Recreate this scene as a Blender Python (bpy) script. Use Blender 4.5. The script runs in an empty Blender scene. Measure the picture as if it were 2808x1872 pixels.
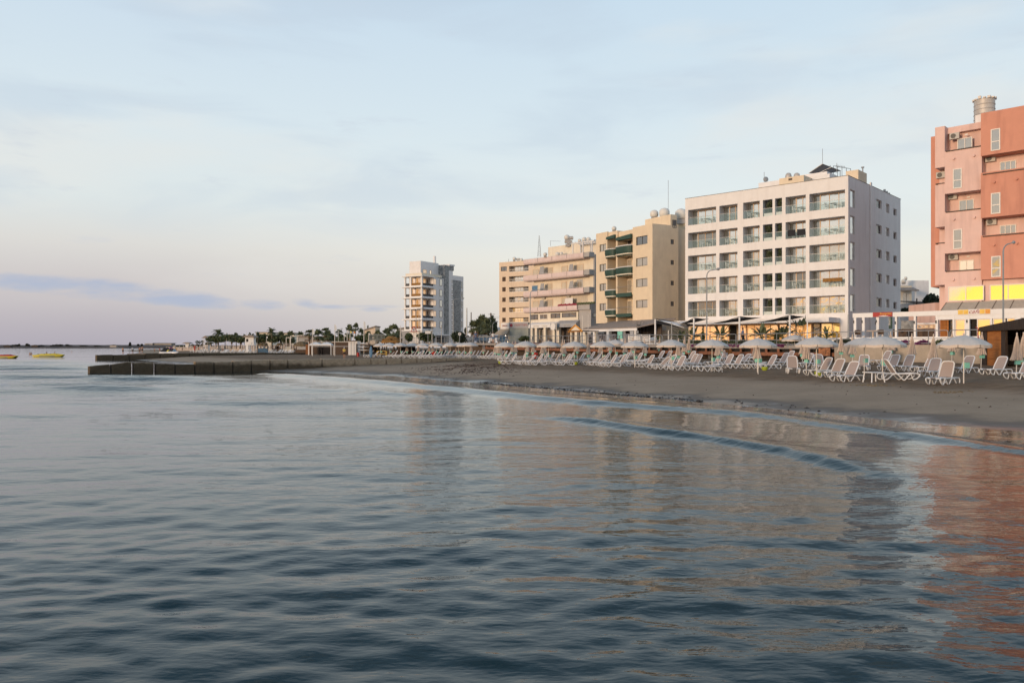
SUN_E, SKY_K = 2.4, 1.06
import bpy, math, random
import numpy as np
from mathutils import Vector, Matrix
random.seed(7)
rng = np.random.default_rng(11)
C = bpy.context.scene.collection
R = math.radians
H, F, CX, ZC = 952.5, 2150.0, 1404.0, 2.4      # measured: eye height above the sea 2.4 m

def P(px, py, Y):                                # the world point seen at a photo pixel at distance Y
    return Vector(((px - CX) / F * Y, Y, ZC + (H - py) / F * Y))
def X_(px, Y): return (px - CX) / F * Y
def Z_(py, Y): return ZC + (H - py) / F * Y

# ------------------------------------------------------------------ materials
MATS = {}
def new_mat(name):
    m = bpy.data.materials.new(name); m.use_nodes = True
    nt = m.node_tree; nt.nodes.clear()
    out = nt.nodes.new('ShaderNodeOutputMaterial')
    MATS[name] = m
    return m, nt, out
def N(nt, t, **kw):
    n = nt.nodes.new(t)
    for k, v in kw.items(): setattr(n, k, v)
    return n
def mat(name, col, rough=.8, var=.12, scale=3., bump=0., bscale=40., metal=0., spec=.5, stretch=(1, 1, 1), stain=None, stain_amt=.3, emit=0.):
    m, nt, out = new_mat(name)
    b = N(nt, 'ShaderNodeBsdfPrincipled')
    b.inputs['Roughness'].default_value = rough
    b.inputs['Metallic'].default_value = metal
    b.inputs['Specular IOR Level'].default_value = spec
    tc = N(nt, 'ShaderNodeTexCoord')
    mp = N(nt, 'ShaderNodeMapping'); mp.inputs['Scale'].default_value = stretch
    nt.links.new(tc.outputs['Object'], mp.inputs[0])
    no = N(nt, 'ShaderNodeTexNoise'); no.inputs['Scale'].default_value = scale; no.inputs['Detail'].default_value = 6
    no.inputs['Roughness'].default_value = .65
    nt.links.new(mp.outputs[0], no.inputs[0])
    rp = N(nt, 'ShaderNodeMapRange'); rp.inputs[1].default_value = .3; rp.inputs[2].default_value = .7
    rp.inputs[3].default_value = 1 - var; rp.inputs[4].default_value = 1 + var
    nt.links.new(no.outputs[0], rp.inputs[0])
    mx = N(nt, 'ShaderNodeVectorMath', operation='SCALE')
    mx.inputs[0].default_value = col[:3]
    nt.links.new(rp.outputs[0], mx.inputs['Scale'])
    src = mx.outputs[0]
    if stain:
        mp2 = N(nt, 'ShaderNodeMapping'); mp2.inputs['Scale'].default_value = (1.1, 1.1, .16)
        nt.links.new(tc.outputs['Object'], mp2.inputs[0])
        n2 = N(nt, 'ShaderNodeTexNoise'); n2.inputs['Scale'].default_value = 1.3; n2.inputs['Detail'].default_value = 8
        nt.links.new(mp2.outputs[0], n2.inputs[0])
        r2 = N(nt, 'ShaderNodeMapRange'); r2.inputs[1].default_value = .5; r2.inputs[2].default_value = .75; r2.inputs[4].default_value = stain_amt
        nt.links.new(n2.outputs[0], r2.inputs[0])
        mm = N(nt, 'ShaderNodeMix', data_type='RGBA')
        nt.links.new(r2.outputs[0], mm.inputs[0]); nt.links.new(src, mm.inputs[6]); mm.inputs[7].default_value = (*stain, 1)
        src = mm.outputs[2]
    nt.links.new(src, b.inputs['Base Color'])
    if bump:
        nb = N(nt, 'ShaderNodeTexNoise'); nb.inputs['Scale'].default_value = bscale; nb.inputs['Detail'].default_value = 5
        nt.links.new(mp.outputs[0], nb.inputs[0])
        bp = N(nt, 'ShaderNodeBump'); bp.inputs['Strength'].default_value = bump; bp.inputs['Distance'].default_value = .02
        nt.links.new(nb.outputs[0], bp.inputs['Height']); nt.links.new(bp.outputs[0], b.inputs['Normal'])
    if emit:
        b.inputs['Emission Color'].default_value = (*col[:3], 1); b.inputs['Emission Strength'].default_value = emit
    nt.links.new(b.outputs[0], out.inputs[0])
    return m
def glass_mat(name, col, refl=.5, folds=0., rough=.015, tint=(1, 1, 1), wob=.03, dark=.2, lit=0., lcol=(1, .6, .2)):
    """window pane: a coated pane over a curtain or a dim room"""
    m, nt, out = new_mat(name)
    tc = N(nt, 'ShaderNodeTexCoord')
    d = N(nt, 'ShaderNodeBsdfDiffuse')
    no = N(nt, 'ShaderNodeTexNoise'); no.inputs['Scale'].default_value = .55; no.inputs['Detail'].default_value = 2
    nt.links.new(tc.outputs['Object'], no.inputs[0])
    w = N(nt, 'ShaderNodeTexWave'); w.inputs['Scale'].default_value = 2.6; w.inputs['Distortion'].default_value = 1.2
    nt.links.new(tc.outputs['Object'], w.inputs[0])
    a = N(nt, 'ShaderNodeMapRange'); a.inputs[1].default_value = .35; a.inputs[2].default_value = .65
    a.inputs[3].default_value = 1 - dark; a.inputs[4].default_value = 1.0
    nt.links.new(no.outputs[0], a.inputs[0])
    b2 = N(nt, 'ShaderNodeMapRange'); b2.inputs[3].default_value = 1 - folds; b2.inputs[4].default_value = 1.0
    nt.links.new(w.outputs['Fac'], b2.inputs[0])
    mu = N(nt, 'ShaderNodeMath', operation='MULTIPLY'); nt.links.new(a.outputs[0], mu.inputs[0]); nt.links.new(b2.outputs[0], mu.inputs[1])
    sc = N(nt, 'ShaderNodeVectorMath', operation='SCALE'); sc.inputs[0].default_value = col; nt.links.new(mu.outputs[0], sc.inputs['Scale'])
    nt.links.new(sc.outputs[0], d.inputs[0])
    g = N(nt, 'ShaderNodeBsdfGlossy'); g.inputs['Roughness'].default_value = rough; g.inputs['Color'].default_value = (*tint, 1)
    nb = N(nt, 'ShaderNodeTexNoise'); nb.inputs['Scale'].default_value = .9
    nt.links.new(tc.outputs['Object'], nb.inputs[0])
    bp = N(nt, 'ShaderNodeBump'); bp.inputs['Strength'].default_value = 1; bp.inputs['Distance'].default_value = wob
    nt.links.new(nb.outputs[0], bp.inputs['Height']); nt.links.new(bp.outputs[0], g.inputs['Normal'])
    mx = N(nt, 'ShaderNodeMixShader'); mx.inputs[0].default_value = refl
    nt.links.new(d.outputs[0], mx.inputs[1]); nt.links.new(g.outputs[0], mx.inputs[2]); res = mx.outputs[0]
    if lit:                                                        # added emission: painted sunrise reflection, plus room light in the restaurant
        e = N(nt, 'ShaderNodeEmission'); e.inputs[0].default_value = (*lcol, 1); ls = N(nt, 'ShaderNodeMath', operation='MULTIPLY'); ls.inputs[1].default_value = lit; nt.links.new(mu.outputs[0], ls.inputs[0]); nt.links.new(ls.outputs[0], e.inputs[1])
        ad = N(nt, 'ShaderNodeAddShader'); nt.links.new(res, ad.inputs[0]); nt.links.new(e.outputs[0], ad.inputs[1]); res = ad.outputs[0]
    nt.links.new(res, out.inputs[0])
    return m
def clear_mat(name, tint=(.95, .975, .965), fac=.07):
    m, nt, out = new_mat(name)
    t = N(nt, 'ShaderNodeBsdfTransparent'); t.inputs[0].default_value = (*tint, 1)
    g = N(nt, 'ShaderNodeBsdfGlossy'); g.inputs['Roughness'].default_value = .02; g.inputs[0].default_value = (.8, .95, .92, 1)
    mx = N(nt, 'ShaderNodeMixShader'); mx.inputs[0].default_value = fac
    nt.links.new(t.outputs[0], mx.inputs[1]); nt.links.new(g.outputs[0], mx.inputs[2]); nt.links.new(mx.outputs[0], out.inputs[0])
    return m
def brick_mat(name, c1, c2, cm, scale=4., rough=.9):
    m, nt, out = new_mat(name)
    tc = N(nt, 'ShaderNodeTexCoord')
    mp = N(nt, 'ShaderNodeMapping'); mp.inputs['Rotation'].default_value = (R(90), 0, 0)
    nt.links.new(tc.outputs['Object'], mp.inputs[0])
    br = N(nt, 'ShaderNodeTexVoronoi'); br.inputs['Scale'].default_value = scale
    nt.links.new(tc.outputs['Object'], br.inputs[0])
    cr = N(nt, 'ShaderNodeValToRGB'); cr.color_ramp.elements[0].color = (*c1, 1); cr.color_ramp.elements[1].color = (*c2, 1)
    sx = N(nt, 'ShaderNodeSeparateXYZ'); nt.links.new(br.outputs['Color'], sx.inputs[0]); nt.links.new(sx.outputs[0], cr.inputs[0])
    b = N(nt, 'ShaderNodeBsdfPrincipled'); b.inputs['Roughness'].default_value = rough
    nt.links.new(cr.outputs[0], b.inputs['Base Color'])
    bp = N(nt, 'ShaderNodeBump'); bp.inputs['Distance'].default_value = .05; bp.inputs['Strength'].default_value = .6
    nt.links.new(br.outputs['Distance'], bp.inputs['Height']); nt.links.new(bp.outputs[0], b.inputs['Normal'])
    nt.links.new(b.outputs[0], out.inputs[0])
    return m
def wood_mat(name, c1, c2, gap=7., rough=.8, axis='X'):
    m, nt, out = new_mat(name)
    tc = N(nt, 'ShaderNodeTexCoord')
    w = N(nt, 'ShaderNodeTexWave', bands_direction=axis); w.inputs['Scale'].default_value = gap / 6.283; w.inputs['Distortion'].default_value = .0
    w.wave_profile = 'SAW'
    nt.links.new(tc.outputs['Object'], w.inputs[0])
    mp = N(nt, 'ShaderNodeMapping'); mp.inputs['Scale'].default_value = (6, 6, .6) if axis == 'X' else (.6, 6, 6)
    nt.links.new(tc.outputs['Object'], mp.inputs[0])
    no = N(nt, 'ShaderNodeTexNoise'); no.inputs['Scale'].default_value = 2.5; no.inputs['Detail'].default_value = 6
    nt.links.new(mp.outputs[0], no.inputs[0])
    cr = N(nt, 'ShaderNodeValToRGB'); cr.color_ramp.elements[0].color = (*c1, 1); cr.color_ramp.elements[1].color = (*c2, 1)
    cr.color_ramp.elements[0].position = .35; cr.color_ramp.elements[1].position = .65
    nt.links.new(no.outputs[0], cr.inputs[0])
    b = N(nt, 'ShaderNodeBsdfPrincipled'); b.inputs['Roughness'].default_value = rough
    nt.links.new(cr.outputs[0], b.inputs['Base Color'])
    r2 = N(nt, 'ShaderNodeMapRange'); r2.inputs[1].default_value = 0; r2.inputs[2].default_value = .12
    nt.links.new(w.outputs['Fac'], r2.inputs[0])
    bp = N(nt, 'ShaderNodeBump'); bp.inputs['Distance'].default_value = .03
    nt.links.new(r2.outputs[0], bp.inputs['Height']); nt.links.new(bp.outputs[0], b.inputs['Normal'])
    nt.links.new(b.outputs[0], out.inputs[0])
    return m

mat('foam_white', (.75, .77, .78), .6, .05, 8)
mat('white_stucco', (.78, .75, .74), .85, .05, 1.2, .25, 30, stain=(.55, .50, .47), stain_amt=.22)
mat('white_paint', (.76, .74, .73), .6, .05, 2., .1, 40)
mat('hotel_white', (.77, .74, .725), .85, .04, .7, .2, 30, stain=(.55, .50, .47), stain_amt=.35)
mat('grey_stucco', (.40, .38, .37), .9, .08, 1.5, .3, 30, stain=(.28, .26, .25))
mat('tan_stucco', (.70, .55, .41), .9, .06, 1.2, .35, 30, stain=(.44, .34, .26), stain_amt=.35)
mat('beige_stucco', (.73, .60, .44), .9, .06, 1.0, .35, 30, stain=(.50, .39, .29), stain_amt=.3)
mat('cream_stucco', (.74, .66, .54), .9, .06, 1.2, .3, 30, stain=(.50, .43, .35), stain_amt=.3)
mat('pink_band', (.68, .55, .53), .9, .06, 1.2, .3, 30, stain=(.46, .36, .34), stain_amt=.35)
mat('rose_stucco', (.74, .51, .45), .9, .05, .9, .3, 30, stain=(.46, .31, .28), stain_amt=.55)
mat('terracotta_stucco', (.62, .285, .20), .9, .05, .9, .3, 30, stain=(.38, .16, .12), stain_amt=.55)
mat('dark_green', (.025, .065, .05), .6, .2, 3, .2, 20)
mat('steel', (.33, .33, .34), .45, .1, 5, metal=.6)
mat('dark_metal', (.04, .04, .045), .5, .2, 5, metal=.3)
mat('lamp_grey', (.30, .31, .32), .5, .1, 4, metal=.4)
mat('plastic_white', (.74, .74, .76), .4, .04, 6)
mat('sling', (.36, .29, .265), .85, .12, 60, .3, 120)
mat('canvas_open', (.57, .54, .51), .9, .06, 6, .15, 60, stain=(.42, .40, .38), stain_amt=.3)
mat('canvas_trim', (.62, .52, .44), .9, .06, 6, .15, 60)
mat('canvas_closed', (.56, .46, .39), .9, .12, 5, .2, 50, stain=(.34, .27, .22), stain_amt=.45)
mat('mint', (.22, .56, .46), .6, .1, 8)
mat('lime', (.34, .40, .03), .6, .1, 8)
mat('concrete', (.30, .27, .235), .9, .18, 2.2, .5, 14, stain=(.14, .12, .10), stain_amt=.6)
mat('seawall_concrete', (.40, .335, .27), .9, .15, 1.5, .5, 20, stain=(.2, .16, .13), stain_amt=.5)
mat('rust_band', (.24, .10, .055), .9, .3, 2.5, .4, 20, stain=(.1, .05, .03), stain_amt=.6)
mat('dark_void', (.02, .018, .016), .9, .2, 2)
mat('paving', (.30, .27, .25), .9, .12, 1.2, .2, 30)
mat('asphalt', (.055, .055, .058), .9, .15, 2., .3, 60)
mat('foliage', (.075, .095, .040), .8, .45, 1.5)
mat('foliage_dark', (.035, .050, .025), .8, .45, 1.5)
mat('palm_leaf', (.10, .12, .06), .7, .4, 2.5)
mat('palm_leaf_dry', (.16, .11, .06), .8, .3, 2.5)
mat('palm_trunk', (.10, .075, .055), .95, .3, 6, .8, 20)
mat('magenta', (.17, .04, .13), .8, .4, 3)
mat('straw', (.17, .12, .065), .95, .35, 4, .8, 30, stretch=(1, 1, .25))
mat('straw_golden', (.26, .13, .035), .95, .35, 4, .8, 30)
mat('roof_tile', (.30, .245, .21), .9, .2, 3, .6, 12)
mat('awning_tan', (.40, .33, .25), .9, .08, 3, .1, 40)
mat('awning_grey', (.44, .38, .31), .9, .1, 3, .1, 40)
mat('sign_white', (.72, .69, .67), .6, .03, 4)
mat('sign_grey', (.33, .33, .345), .6, .06, 4)
mat('kiosk_wall', (.33, .35, .32), .8, .08, 2)
mat('sign_red', (.38, .03, .025), .6, .1, 4)
mat('ink_red', (.30, .03, .05), .6, .05, 4)
mat('ink_dark', (.05, .045, .05), .6, .05, 4)
mat('sign_yellow', (.80, .52, .10), .6, .1, 6)
mat('sign_orange', (.75, .33, .05), .6, .1, 6)
mat('ac_white', (.50, .47, .43), .6, .06, 4)
mat('tank_white', (.70, .67, .62), .6, .08, 2, stain=(.5, .45, .4))
mat('tank_metal', (.50, .46, .42), .5, .1, 2, metal=.2)
mat('solar', (.06, .06, .065), .25, .1, 4, spec=.3)
mat('skin', (.42, .22, .14), .6, .05, 6)
mat('cloth_blue', (.10, .14, .24), .9, .1, 6)
mat('cloth_dark', (.02, .02, .025), .9, .1, 6)
mat('cloth_yellow', (.55, .42, .10), .9, .1, 6)
mat('cloth_red', (.45, .04, .03), .9, .1, 6)
mat('dark_orange', (.22, .08, .025), .8, .2, 5)
mat('cloth_white', (.7, .7, .7), .9, .05, 6)
mat('hair', (.03, .02, .015), .7, .2, 9)
mat('boat_yellow', (.62, .48, .03), .5, .06, 4)
mat('boat_red', (.40, .03, .03), .5, .06, 4)
mat('boat_blue', (.05, .16, .28), .5, .06, 4)
mat('surf_blue', (.09, .20, .34), .6, .1, 4)
mat('car_silver', (.32, .35, .38), .25, .03, 4, metal=.5)
mat('car_blue', (.10, .17, .26), .25, .03, 4, metal=.4)
mat('car_white', (.62, .62, .64), .25, .03, 4)
mat('rubber', (.02, .02, .02), .8, .1, 8)
mat('terrace_stone', (.30, .275, .25), .9, .15, 3, .4, 20)
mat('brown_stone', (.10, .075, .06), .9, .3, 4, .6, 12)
mat('far_land', (.085, .065, .058), .95, .3, .02)
mat('far_tree', (.045, .045, .035), .95, .4, .05)
mat('far_house', (.42, .38, .35), .9, .1, .05)
mat('lounger_shadecloth', (.33, .33, .36), .9, .1, 8)
mat('flag_orange', (.6, .2, .02), .8, .1, 4)
mat('seaweed_line', (.018, .013, .010), .9, .4, 4)
mat('seaweed_red', (.05, .025, .016), .9, .4, 4)
mat('green_sign', (.02, .05, .035), .7, .1, 4)
mat('menu', (.30, .12, .05), .7, .9, 7)
mat('blue_sign', (.03, .09, .16), .6, .6, 1.5)
mat('planter_blue', (.06, .05, .22), .7, .1, 6)
mat('graffiti_pink', (.50, .20, .24), .8, .1, 5)
mat('lamp_glow', (1, .72, .4), .5, 0, emit=3.)
mat('room_lamp', (1, .62, .25), .5, 0, emit=1.5)
brick_mat('grey_stone', (.17, .17, .17), (.40, .40, .39), (.1, .1, .1), 3.2)
brick_mat('rubble', (.05, .04, .03), (.20, .15, .11), (.1, .1, .1), 2.2)
wood_mat('dark_wood', (.020, .012, .009), (.055, .032, .02), 6.)
wood_mat('door_wood', (.30, .10, .022), (.42, .16, .035), 3., axis='Z')
wood_mat('brown_wood', (.06, .036, .024), (.11, .066, .04), 5.)
mat('frame_wood', (.70, .50, .34), .6, .08, 5)
mat('frame_white', (.72, .66, .60), .5, .04, 5)
mat('frame_dark', (.07, .065, .06), .5, .1, 5)
glass_mat('glass_hotel', (.44, .43, .40), .58, .15)
glass_mat('glass_curtain', (.44, .40, .34), .22, .35)
glass_mat('glass_drawn', (.62, .58, .50), .38, .4)
glass_mat('glass_side', (.13, .135, .125), .2, .2)
glass_mat('glass_dark', (.035, .035, .04), .22, 0.)
glass_mat('glass_rose', (.30, .27, .21), .30, .2, wob=.015)
glass_mat('glass_glow', (.55, .36, .07), .70, .15, wob=.002, dark=.15, lit=.26, lcol=(1, .48, .05))  # yellow base and emission paint in the reflected sunrise
glass_mat('glass_ground', (.46, .22, .06), .50, .1, wob=.006, dark=.35, lit=.66, lcol=(1, .43, .11))  # orange base and emission: restaurant room light and painted sunrise reflection
glass_mat('glass_tower', (.42, .24, .09), .60, .1, lit=.38, lcol=(1, .5, .15))  # amber of the mirrored dawn sky put into colour and emission
glass_mat('glass_shutter', (.62, .54, .43), .06, 0.)
clear_mat('rail_glass')
clear_mat('clear_glass', (.8, .85, .85), .2)

# ------------------------------------------------------------------ mesh builder
class MB:
    def __init__(s): s.v = []; s.f = []; s.sm = False
    def box(s, x0, x1, y0, y1, z0, z1):
        b = len(s.v)
        s.v += [(x0, y0, z0), (x1, y0, z0), (x1, y1, z0), (x0, y1, z0), (x0, y0, z1), (x1, y0, z1), (x1, y1, z1), (x0, y1, z1)]
        s.f += [(b, b+3, b+2, b+1), (b+4, b+5, b+6, b+7), (b, b+1, b+5, b+4), (b+1, b+2, b+6, b+5), (b+2, b+3, b+7, b+6), (b+3, b, b+4, b+7)]
        return s
    def quad(s, *p):
        b = len(s.v); s.v += [tuple(q) for q in p]; s.f.append(tuple(range(b, b+len(p)))); return s
    def prism(s, pts, z0, z1):                   # pts ccw (x, y)
        b = len(s.v); n = len(pts)
        s.v += [(x, y, z0) for x, y in pts] + [(x, y, z1) for x, y in pts]
        s.f.append(tuple(b+i for i in reversed(range(n)))); s.f.append(tuple(b+n+i for i in range(n)))
        for i in range(n):
            j = (i+1) % n; s.f.append((b+i, b+j, b+n+j, b+n+i))
        return s
    def prism_x(s, pts, x0, x1):                 # pts (y, z) profile swept along x
        b = len(s.v); n = len(pts)
        s.v += [(x0, y, z) for y, z in pts] + [(x1, y, z) for y, z in pts]
        s.f.append(tuple(b+i for i in reversed(range(n)))); s.f.append(tuple(b+n+i for i in range(n)))
        for i in range(n):
            j = (i+1) % n; s.f.append((b+i, b+j, b+n+j, b+n+i))
        return s
    def prism_y(s, pts, y0, y1):                 # pts (x, z)
        b = len(s.v); n = len(pts)
        s.v += [(x, y0, z) for x, z in pts] + [(x, y1, z) for x, z in pts]
        s.f.append(tuple(b+i for i in range(n))); s.f.append(tuple(b+n+i for i in reversed(range(n))))
        for i in range(n):
            j = (i+1) % n; s.f.append((b+j, b+i, b+n+i, b+n+j))
        return s
    def tube(s, path, r, n=6, cap=True, closed=False, rs=None, flat=1.):
        path = [Vector(p) for p in path]; m = len(path); b = len(s.v)
        prev = None
        for i, p in enumerate(path):
            if closed: t = path[(i+1) % m] - path[i-1]
            else: t = path[min(i+1, m-1)] - path[max(i-1, 0)]
            t = t.normalized() if t.length > 1e-9 else Vector((0, 0, 1))
            up = Vector((0, 0, 1)) if abs(t.z) < .9 else Vector((0, 1, 0))
            if prev is not None:
                a = prev - t * prev.dot(t); a = a.normalized() if a.length > 1e-6 else t.cross(up).normalized()
            else: a = t.cross(up).normalized()
            c = t.cross(a); prev = a
            rr = rs[i] if rs else r
            for k in range(n):
                th = 2*math.pi*k/n
                q = p + a*rr*math.cos(th)*flat + c*rr*math.sin(th)
                s.v.append(tuple(q))
        for i in range(m if closed else m-1):
            j = (i+1) % m
            for k in range(n):
                l = (k+1) % n
                s.f.append((b+i*n+k, b+i*n+l, b+j*n+l, b+j*n+k))
        if cap and not closed:
            s.f.append(tuple(b+k for k in reversed(range(n)))); s.f.append(tuple(b+(m-1)*n+k for k in range(n)))
        return s
    def cyl(s, p0, p1, r0, r1=None, n=10): return s.tube([p0, p1], r0, n, rs=[r0, r0 if r1 is None else r1])
    def lathe(s, prof, c=(0, 0, 0), n=12, fold=0., ph=0.):  # prof [(r, z)]
        b = len(s.v); m = len(prof)
        for i, (r, z) in enumerate(prof):
            for k in range(n):
                th = 2*math.pi*k/n + ph
                rr = r*(1 + (fold if k % 2 else -fold)) if fold else r
                s.v.append((c[0]+rr*math.cos(th), c[1]+rr*math.sin(th), c[2]+z))
        for i in range(m-1):
            for k in range(n):
                l = (k+1) % n
                s.f.append((b+i*n+k, b+i*n+l, b+(i+1)*n+l, b+(i+1)*n+k))
        s.f.append(tuple(b+k for k in reversed(range(n)))); s.f.append(tuple(b+(m-1)*n+k for k in range(n)))
        return s
    def ball(s, c, rx, ry=None, rz=None, n=10, m=6):
        ry = ry or rx; rz = rz or rx; b = len(s.v)
        for i in range(1, m):
            ph = math.pi*i/m
            for k in range(n):
                th = 2*math.pi*k/n
                s.v.append((c[0]+rx*math.sin(ph)*math.cos(th), c[1]+ry*math.sin(ph)*math.sin(th), c[2]-rz*math.cos(ph)))
        t0 = len(s.v); s.v += [(c[0], c[1], c[2]-rz), (c[0], c[1], c[2]+rz)]
        for i in range(m-2):
            for k in range(n):
                l = (k+1) % n; s.f.append((b+i*n+k, b+i*n+l, b+(i+1)*n+l, b+(i+1)*n+k))
        for k in range(n):
            l = (k+1) % n; s.f.append((t0, b+l, b+k)); s.f.append((t0+1, b+(m-2)*n+k, b+(m-2)*n+l))
        return s
    def wall(s, a0, a1, z0, z1, d0, d1, ops, axis='x'):
        """wall a0..a1 by z0..z1, thickness d0..d1, with rectangular openings (a0,a1,z0,z1): only boundary faces"""
        As = sorted({a0, a1, *[o[0] for o in ops], *[o[1] for o in ops]}); Zs = sorted({z0, z1, *[o[2] for o in ops], *[o[3] for o in ops]})
        As = [a for a in As if a0-1e-6 <= a <= a1+1e-6]; Zs = [z for z in Zs if z0-1e-6 <= z <= z1+1e-6]
        na, nz = len(As)-1, len(Zs)-1
        def solid(i, j):
            if i < 0 or j < 0 or i >= na or j >= nz: return False
            ca, cz = (As[i]+As[i+1])/2, (Zs[j]+Zs[j+1])/2
            return not any(o[0] < ca < o[1] and o[2] < cz < o[3] for o in ops)
        T = (lambda a, d, z: (a, d, z)) if axis == 'x' else (lambda a, d, z: (d, a, z))
        def q(*p):
            p = p if axis == 'x' else p[::-1]
            s.quad(*[T(*c) for c in p])
        for i in range(na):
            for j in range(nz):
                if not solid(i, j): continue
                A, B, c, e = As[i], As[i+1], Zs[j], Zs[j+1]
                q((A, d0, c), (B, d0, c), (B, d0, e), (A, d0, e))
                q((B, d1, c), (A, d1, c), (A, d1, e), (B, d1, e))
                if not solid(i-1, j): q((A, d1, c), (A, d0, c), (A, d0, e), (A, d1, e))
                if not solid(i+1, j): q((B, d0, c), (B, d1, c), (B, d1, e), (B, d0, e))
                if not solid(i, j-1): q((A, d1, c), (B, d1, c), (B, d0, c), (A, d0, c))
                if not solid(i, j+1): q((A, d0, e), (B, d0, e), (B, d1, e), (A, d1, e))
        return s
    def build(s, name, m=None, parent=None, smooth=False, loc=None):
        me = bpy.data.meshes.new(name); me.from_pydata(s.v, [], s.f); me.update()
        if m: me.materials.append(MATS[m])
        if smooth or s.sm:
            me.polygons.foreach_set('use_smooth', [True]*len(me.polygons))
            try: me.set_sharp_from_angle(angle=R(42))
            except Exception: pass
        o = bpy.data.objects.new(name, me); C.objects.link(o)
        if parent is not None: o.parent = parent
        if loc is not None: o.location = loc
        return o

def tag(o, label=None, cat=None, group=None, kind=None):
    if label: o['label'] = label
    if cat: o['category'] = cat
    if group: o['group'] = group
    if kind: o['kind'] = kind
    return o
def empty(name, loc=(0, 0, 0), rz=0., label=None, cat=None, group=None):
    o = bpy.data.objects.new(name, None); C.objects.link(o)
    o.location = loc; o.rotation_euler = (0, 0, rz); o.empty_display_size = .1
    return tag(o, label, cat, group)
KIDS = {}
def copy_tree(o, parent=None, loc=None, rz=None, label=None, sc=None):
    c = o.copy(); C.objects.link(c)
    if parent is not None: c.parent = parent
    if loc is not None: c.location = loc
    if rz is not None: c.rotation_euler = (0, 0, rz)
    if sc is not None: c.scale = (sc, sc, sc) if not isinstance(sc, tuple) else sc
    if label: c['label'] = label
    ks = KIDS.get(o.name)
    if ks is None: ks = KIDS[o.name] = [k for k in list(o.children)]
    for ch in ks: copy_tree(ch, c)
    return c
class Proto:
    """first use moves the original, later ones copy it"""
    def __init__(s, root): s.r = root; s.used = False
    def put(s, loc, rz=0., label=None, sc=None, group=None):
        if not s.used:
            s.used = True; o = s.r
            # remember the children before anything is copied
            def rec(q):
                KIDS[q.name] = list(q.children)
                for k in KIDS[q.name]: rec(k)
            rec(o)
            o.location = loc; o.rotation_euler = (0, 0, rz)
            if sc is not None: o.scale = (sc, sc, sc) if not isinstance(sc, tuple) else sc
            if label: o['label'] = label
        else: o = copy_tree(s.r, None, loc, rz, label, sc if sc is not None else 1.)
        if group: o['group'] = group
        return o
ONES = ['', 'first', 'second', 'third', 'fourth', 'fifth', 'sixth', 'seventh', 'eighth', 'ninth', 'tenth', 'eleventh', 'twelfth', 'thirteenth',
        'fourteenth', 'fifteenth', 'sixteenth', 'seventeenth', 'eighteenth', 'nineteenth']
TENS = {2: 'twent', 3: 'thirt', 4: 'fort', 5: 'fift', 6: 'sixt', 7: 'sevent', 8: 'eight', 9: 'ninet'}
def nth(n):
    if n < 20: return ONES[n]
    t, o = divmod(n, 10)
    return TENS[t]+'ieth' if o == 0 else TENS[t]+'y-'+ONES[o]
def text(txt, size, m, parent, loc, name='lettering', ext=.01, sx=1., rot=(R(90), 0, 0), align='CENTER', shear=0.):
    cu = bpy.data.curves.new(name, 'FONT'); cu.body = txt; cu.size = size; cu.extrude = ext; cu.align_x = align; cu.align_y = 'CENTER'; cu.shear = shear
    cu.resolution_u = 2
    cu.materials.append(MATS[m])
    tmp = bpy.data.objects.new('tmp', cu); C.objects.link(tmp); bpy.context.view_layer.update()
    me = bpy.data.meshes.new_from_object(tmp.evaluated_get(bpy.context.evaluated_depsgraph_get())); bpy.data.objects.remove(tmp); bpy.data.curves.remove(cu)
    if not me.materials: me.materials.append(MATS[m])
    o = bpy.data.objects.new(name, me); C.objects.link(o); o.parent = parent; o.location = loc; o.rotation_euler = rot; o.scale = (sx, 1, 1)
    return o
class Fac:
    """vertical facade through two seen points; local x along it, y into the building, z up from z0"""
    def __init__(s, pa, YA, pb, YB, z0):
        s.A = Vector((X_(pa, YA), YA)); s.B = Vector((X_(pb, YB), YB)); s.L = (s.B-s.A).length
        s.u = (s.B-s.A)/s.L; s.n = Vector((-s.u.y, s.u.x)); s.z0 = z0
        s.rz = math.atan2(s.u.y, s.u.x)
    def sz(s, px, py, d=0.):
        k = (px-CX)/F; O = s.A + s.n*d
        t = (k*O.y - O.x)/(s.u.x - k*s.u.y)
        return t, ZC+(H-py)/F*(O.y+t*s.u.y) - s.z0
    def s(s, px, d=0.): return s.sz(px, 0, d)[0]
    def side(s, px, py, x):
        k = (px-CX)/F; O = s.A + s.u*x
        t = (k*O.y-O.x)/(s.n.x-k*s.n.y)
        return t, ZC+(H-py)/F*(O.y+t*s.n.y) - s.z0
    def w(s, x, d, z): 
        q = s.A + s.u*x + s.n*d
        return Vector((q.x, q.y, z+s.z0))
    def root(s, name, label, cat): return empty(name, (s.A.x, s.A.y, s.z0), s.rz, label, cat)
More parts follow.
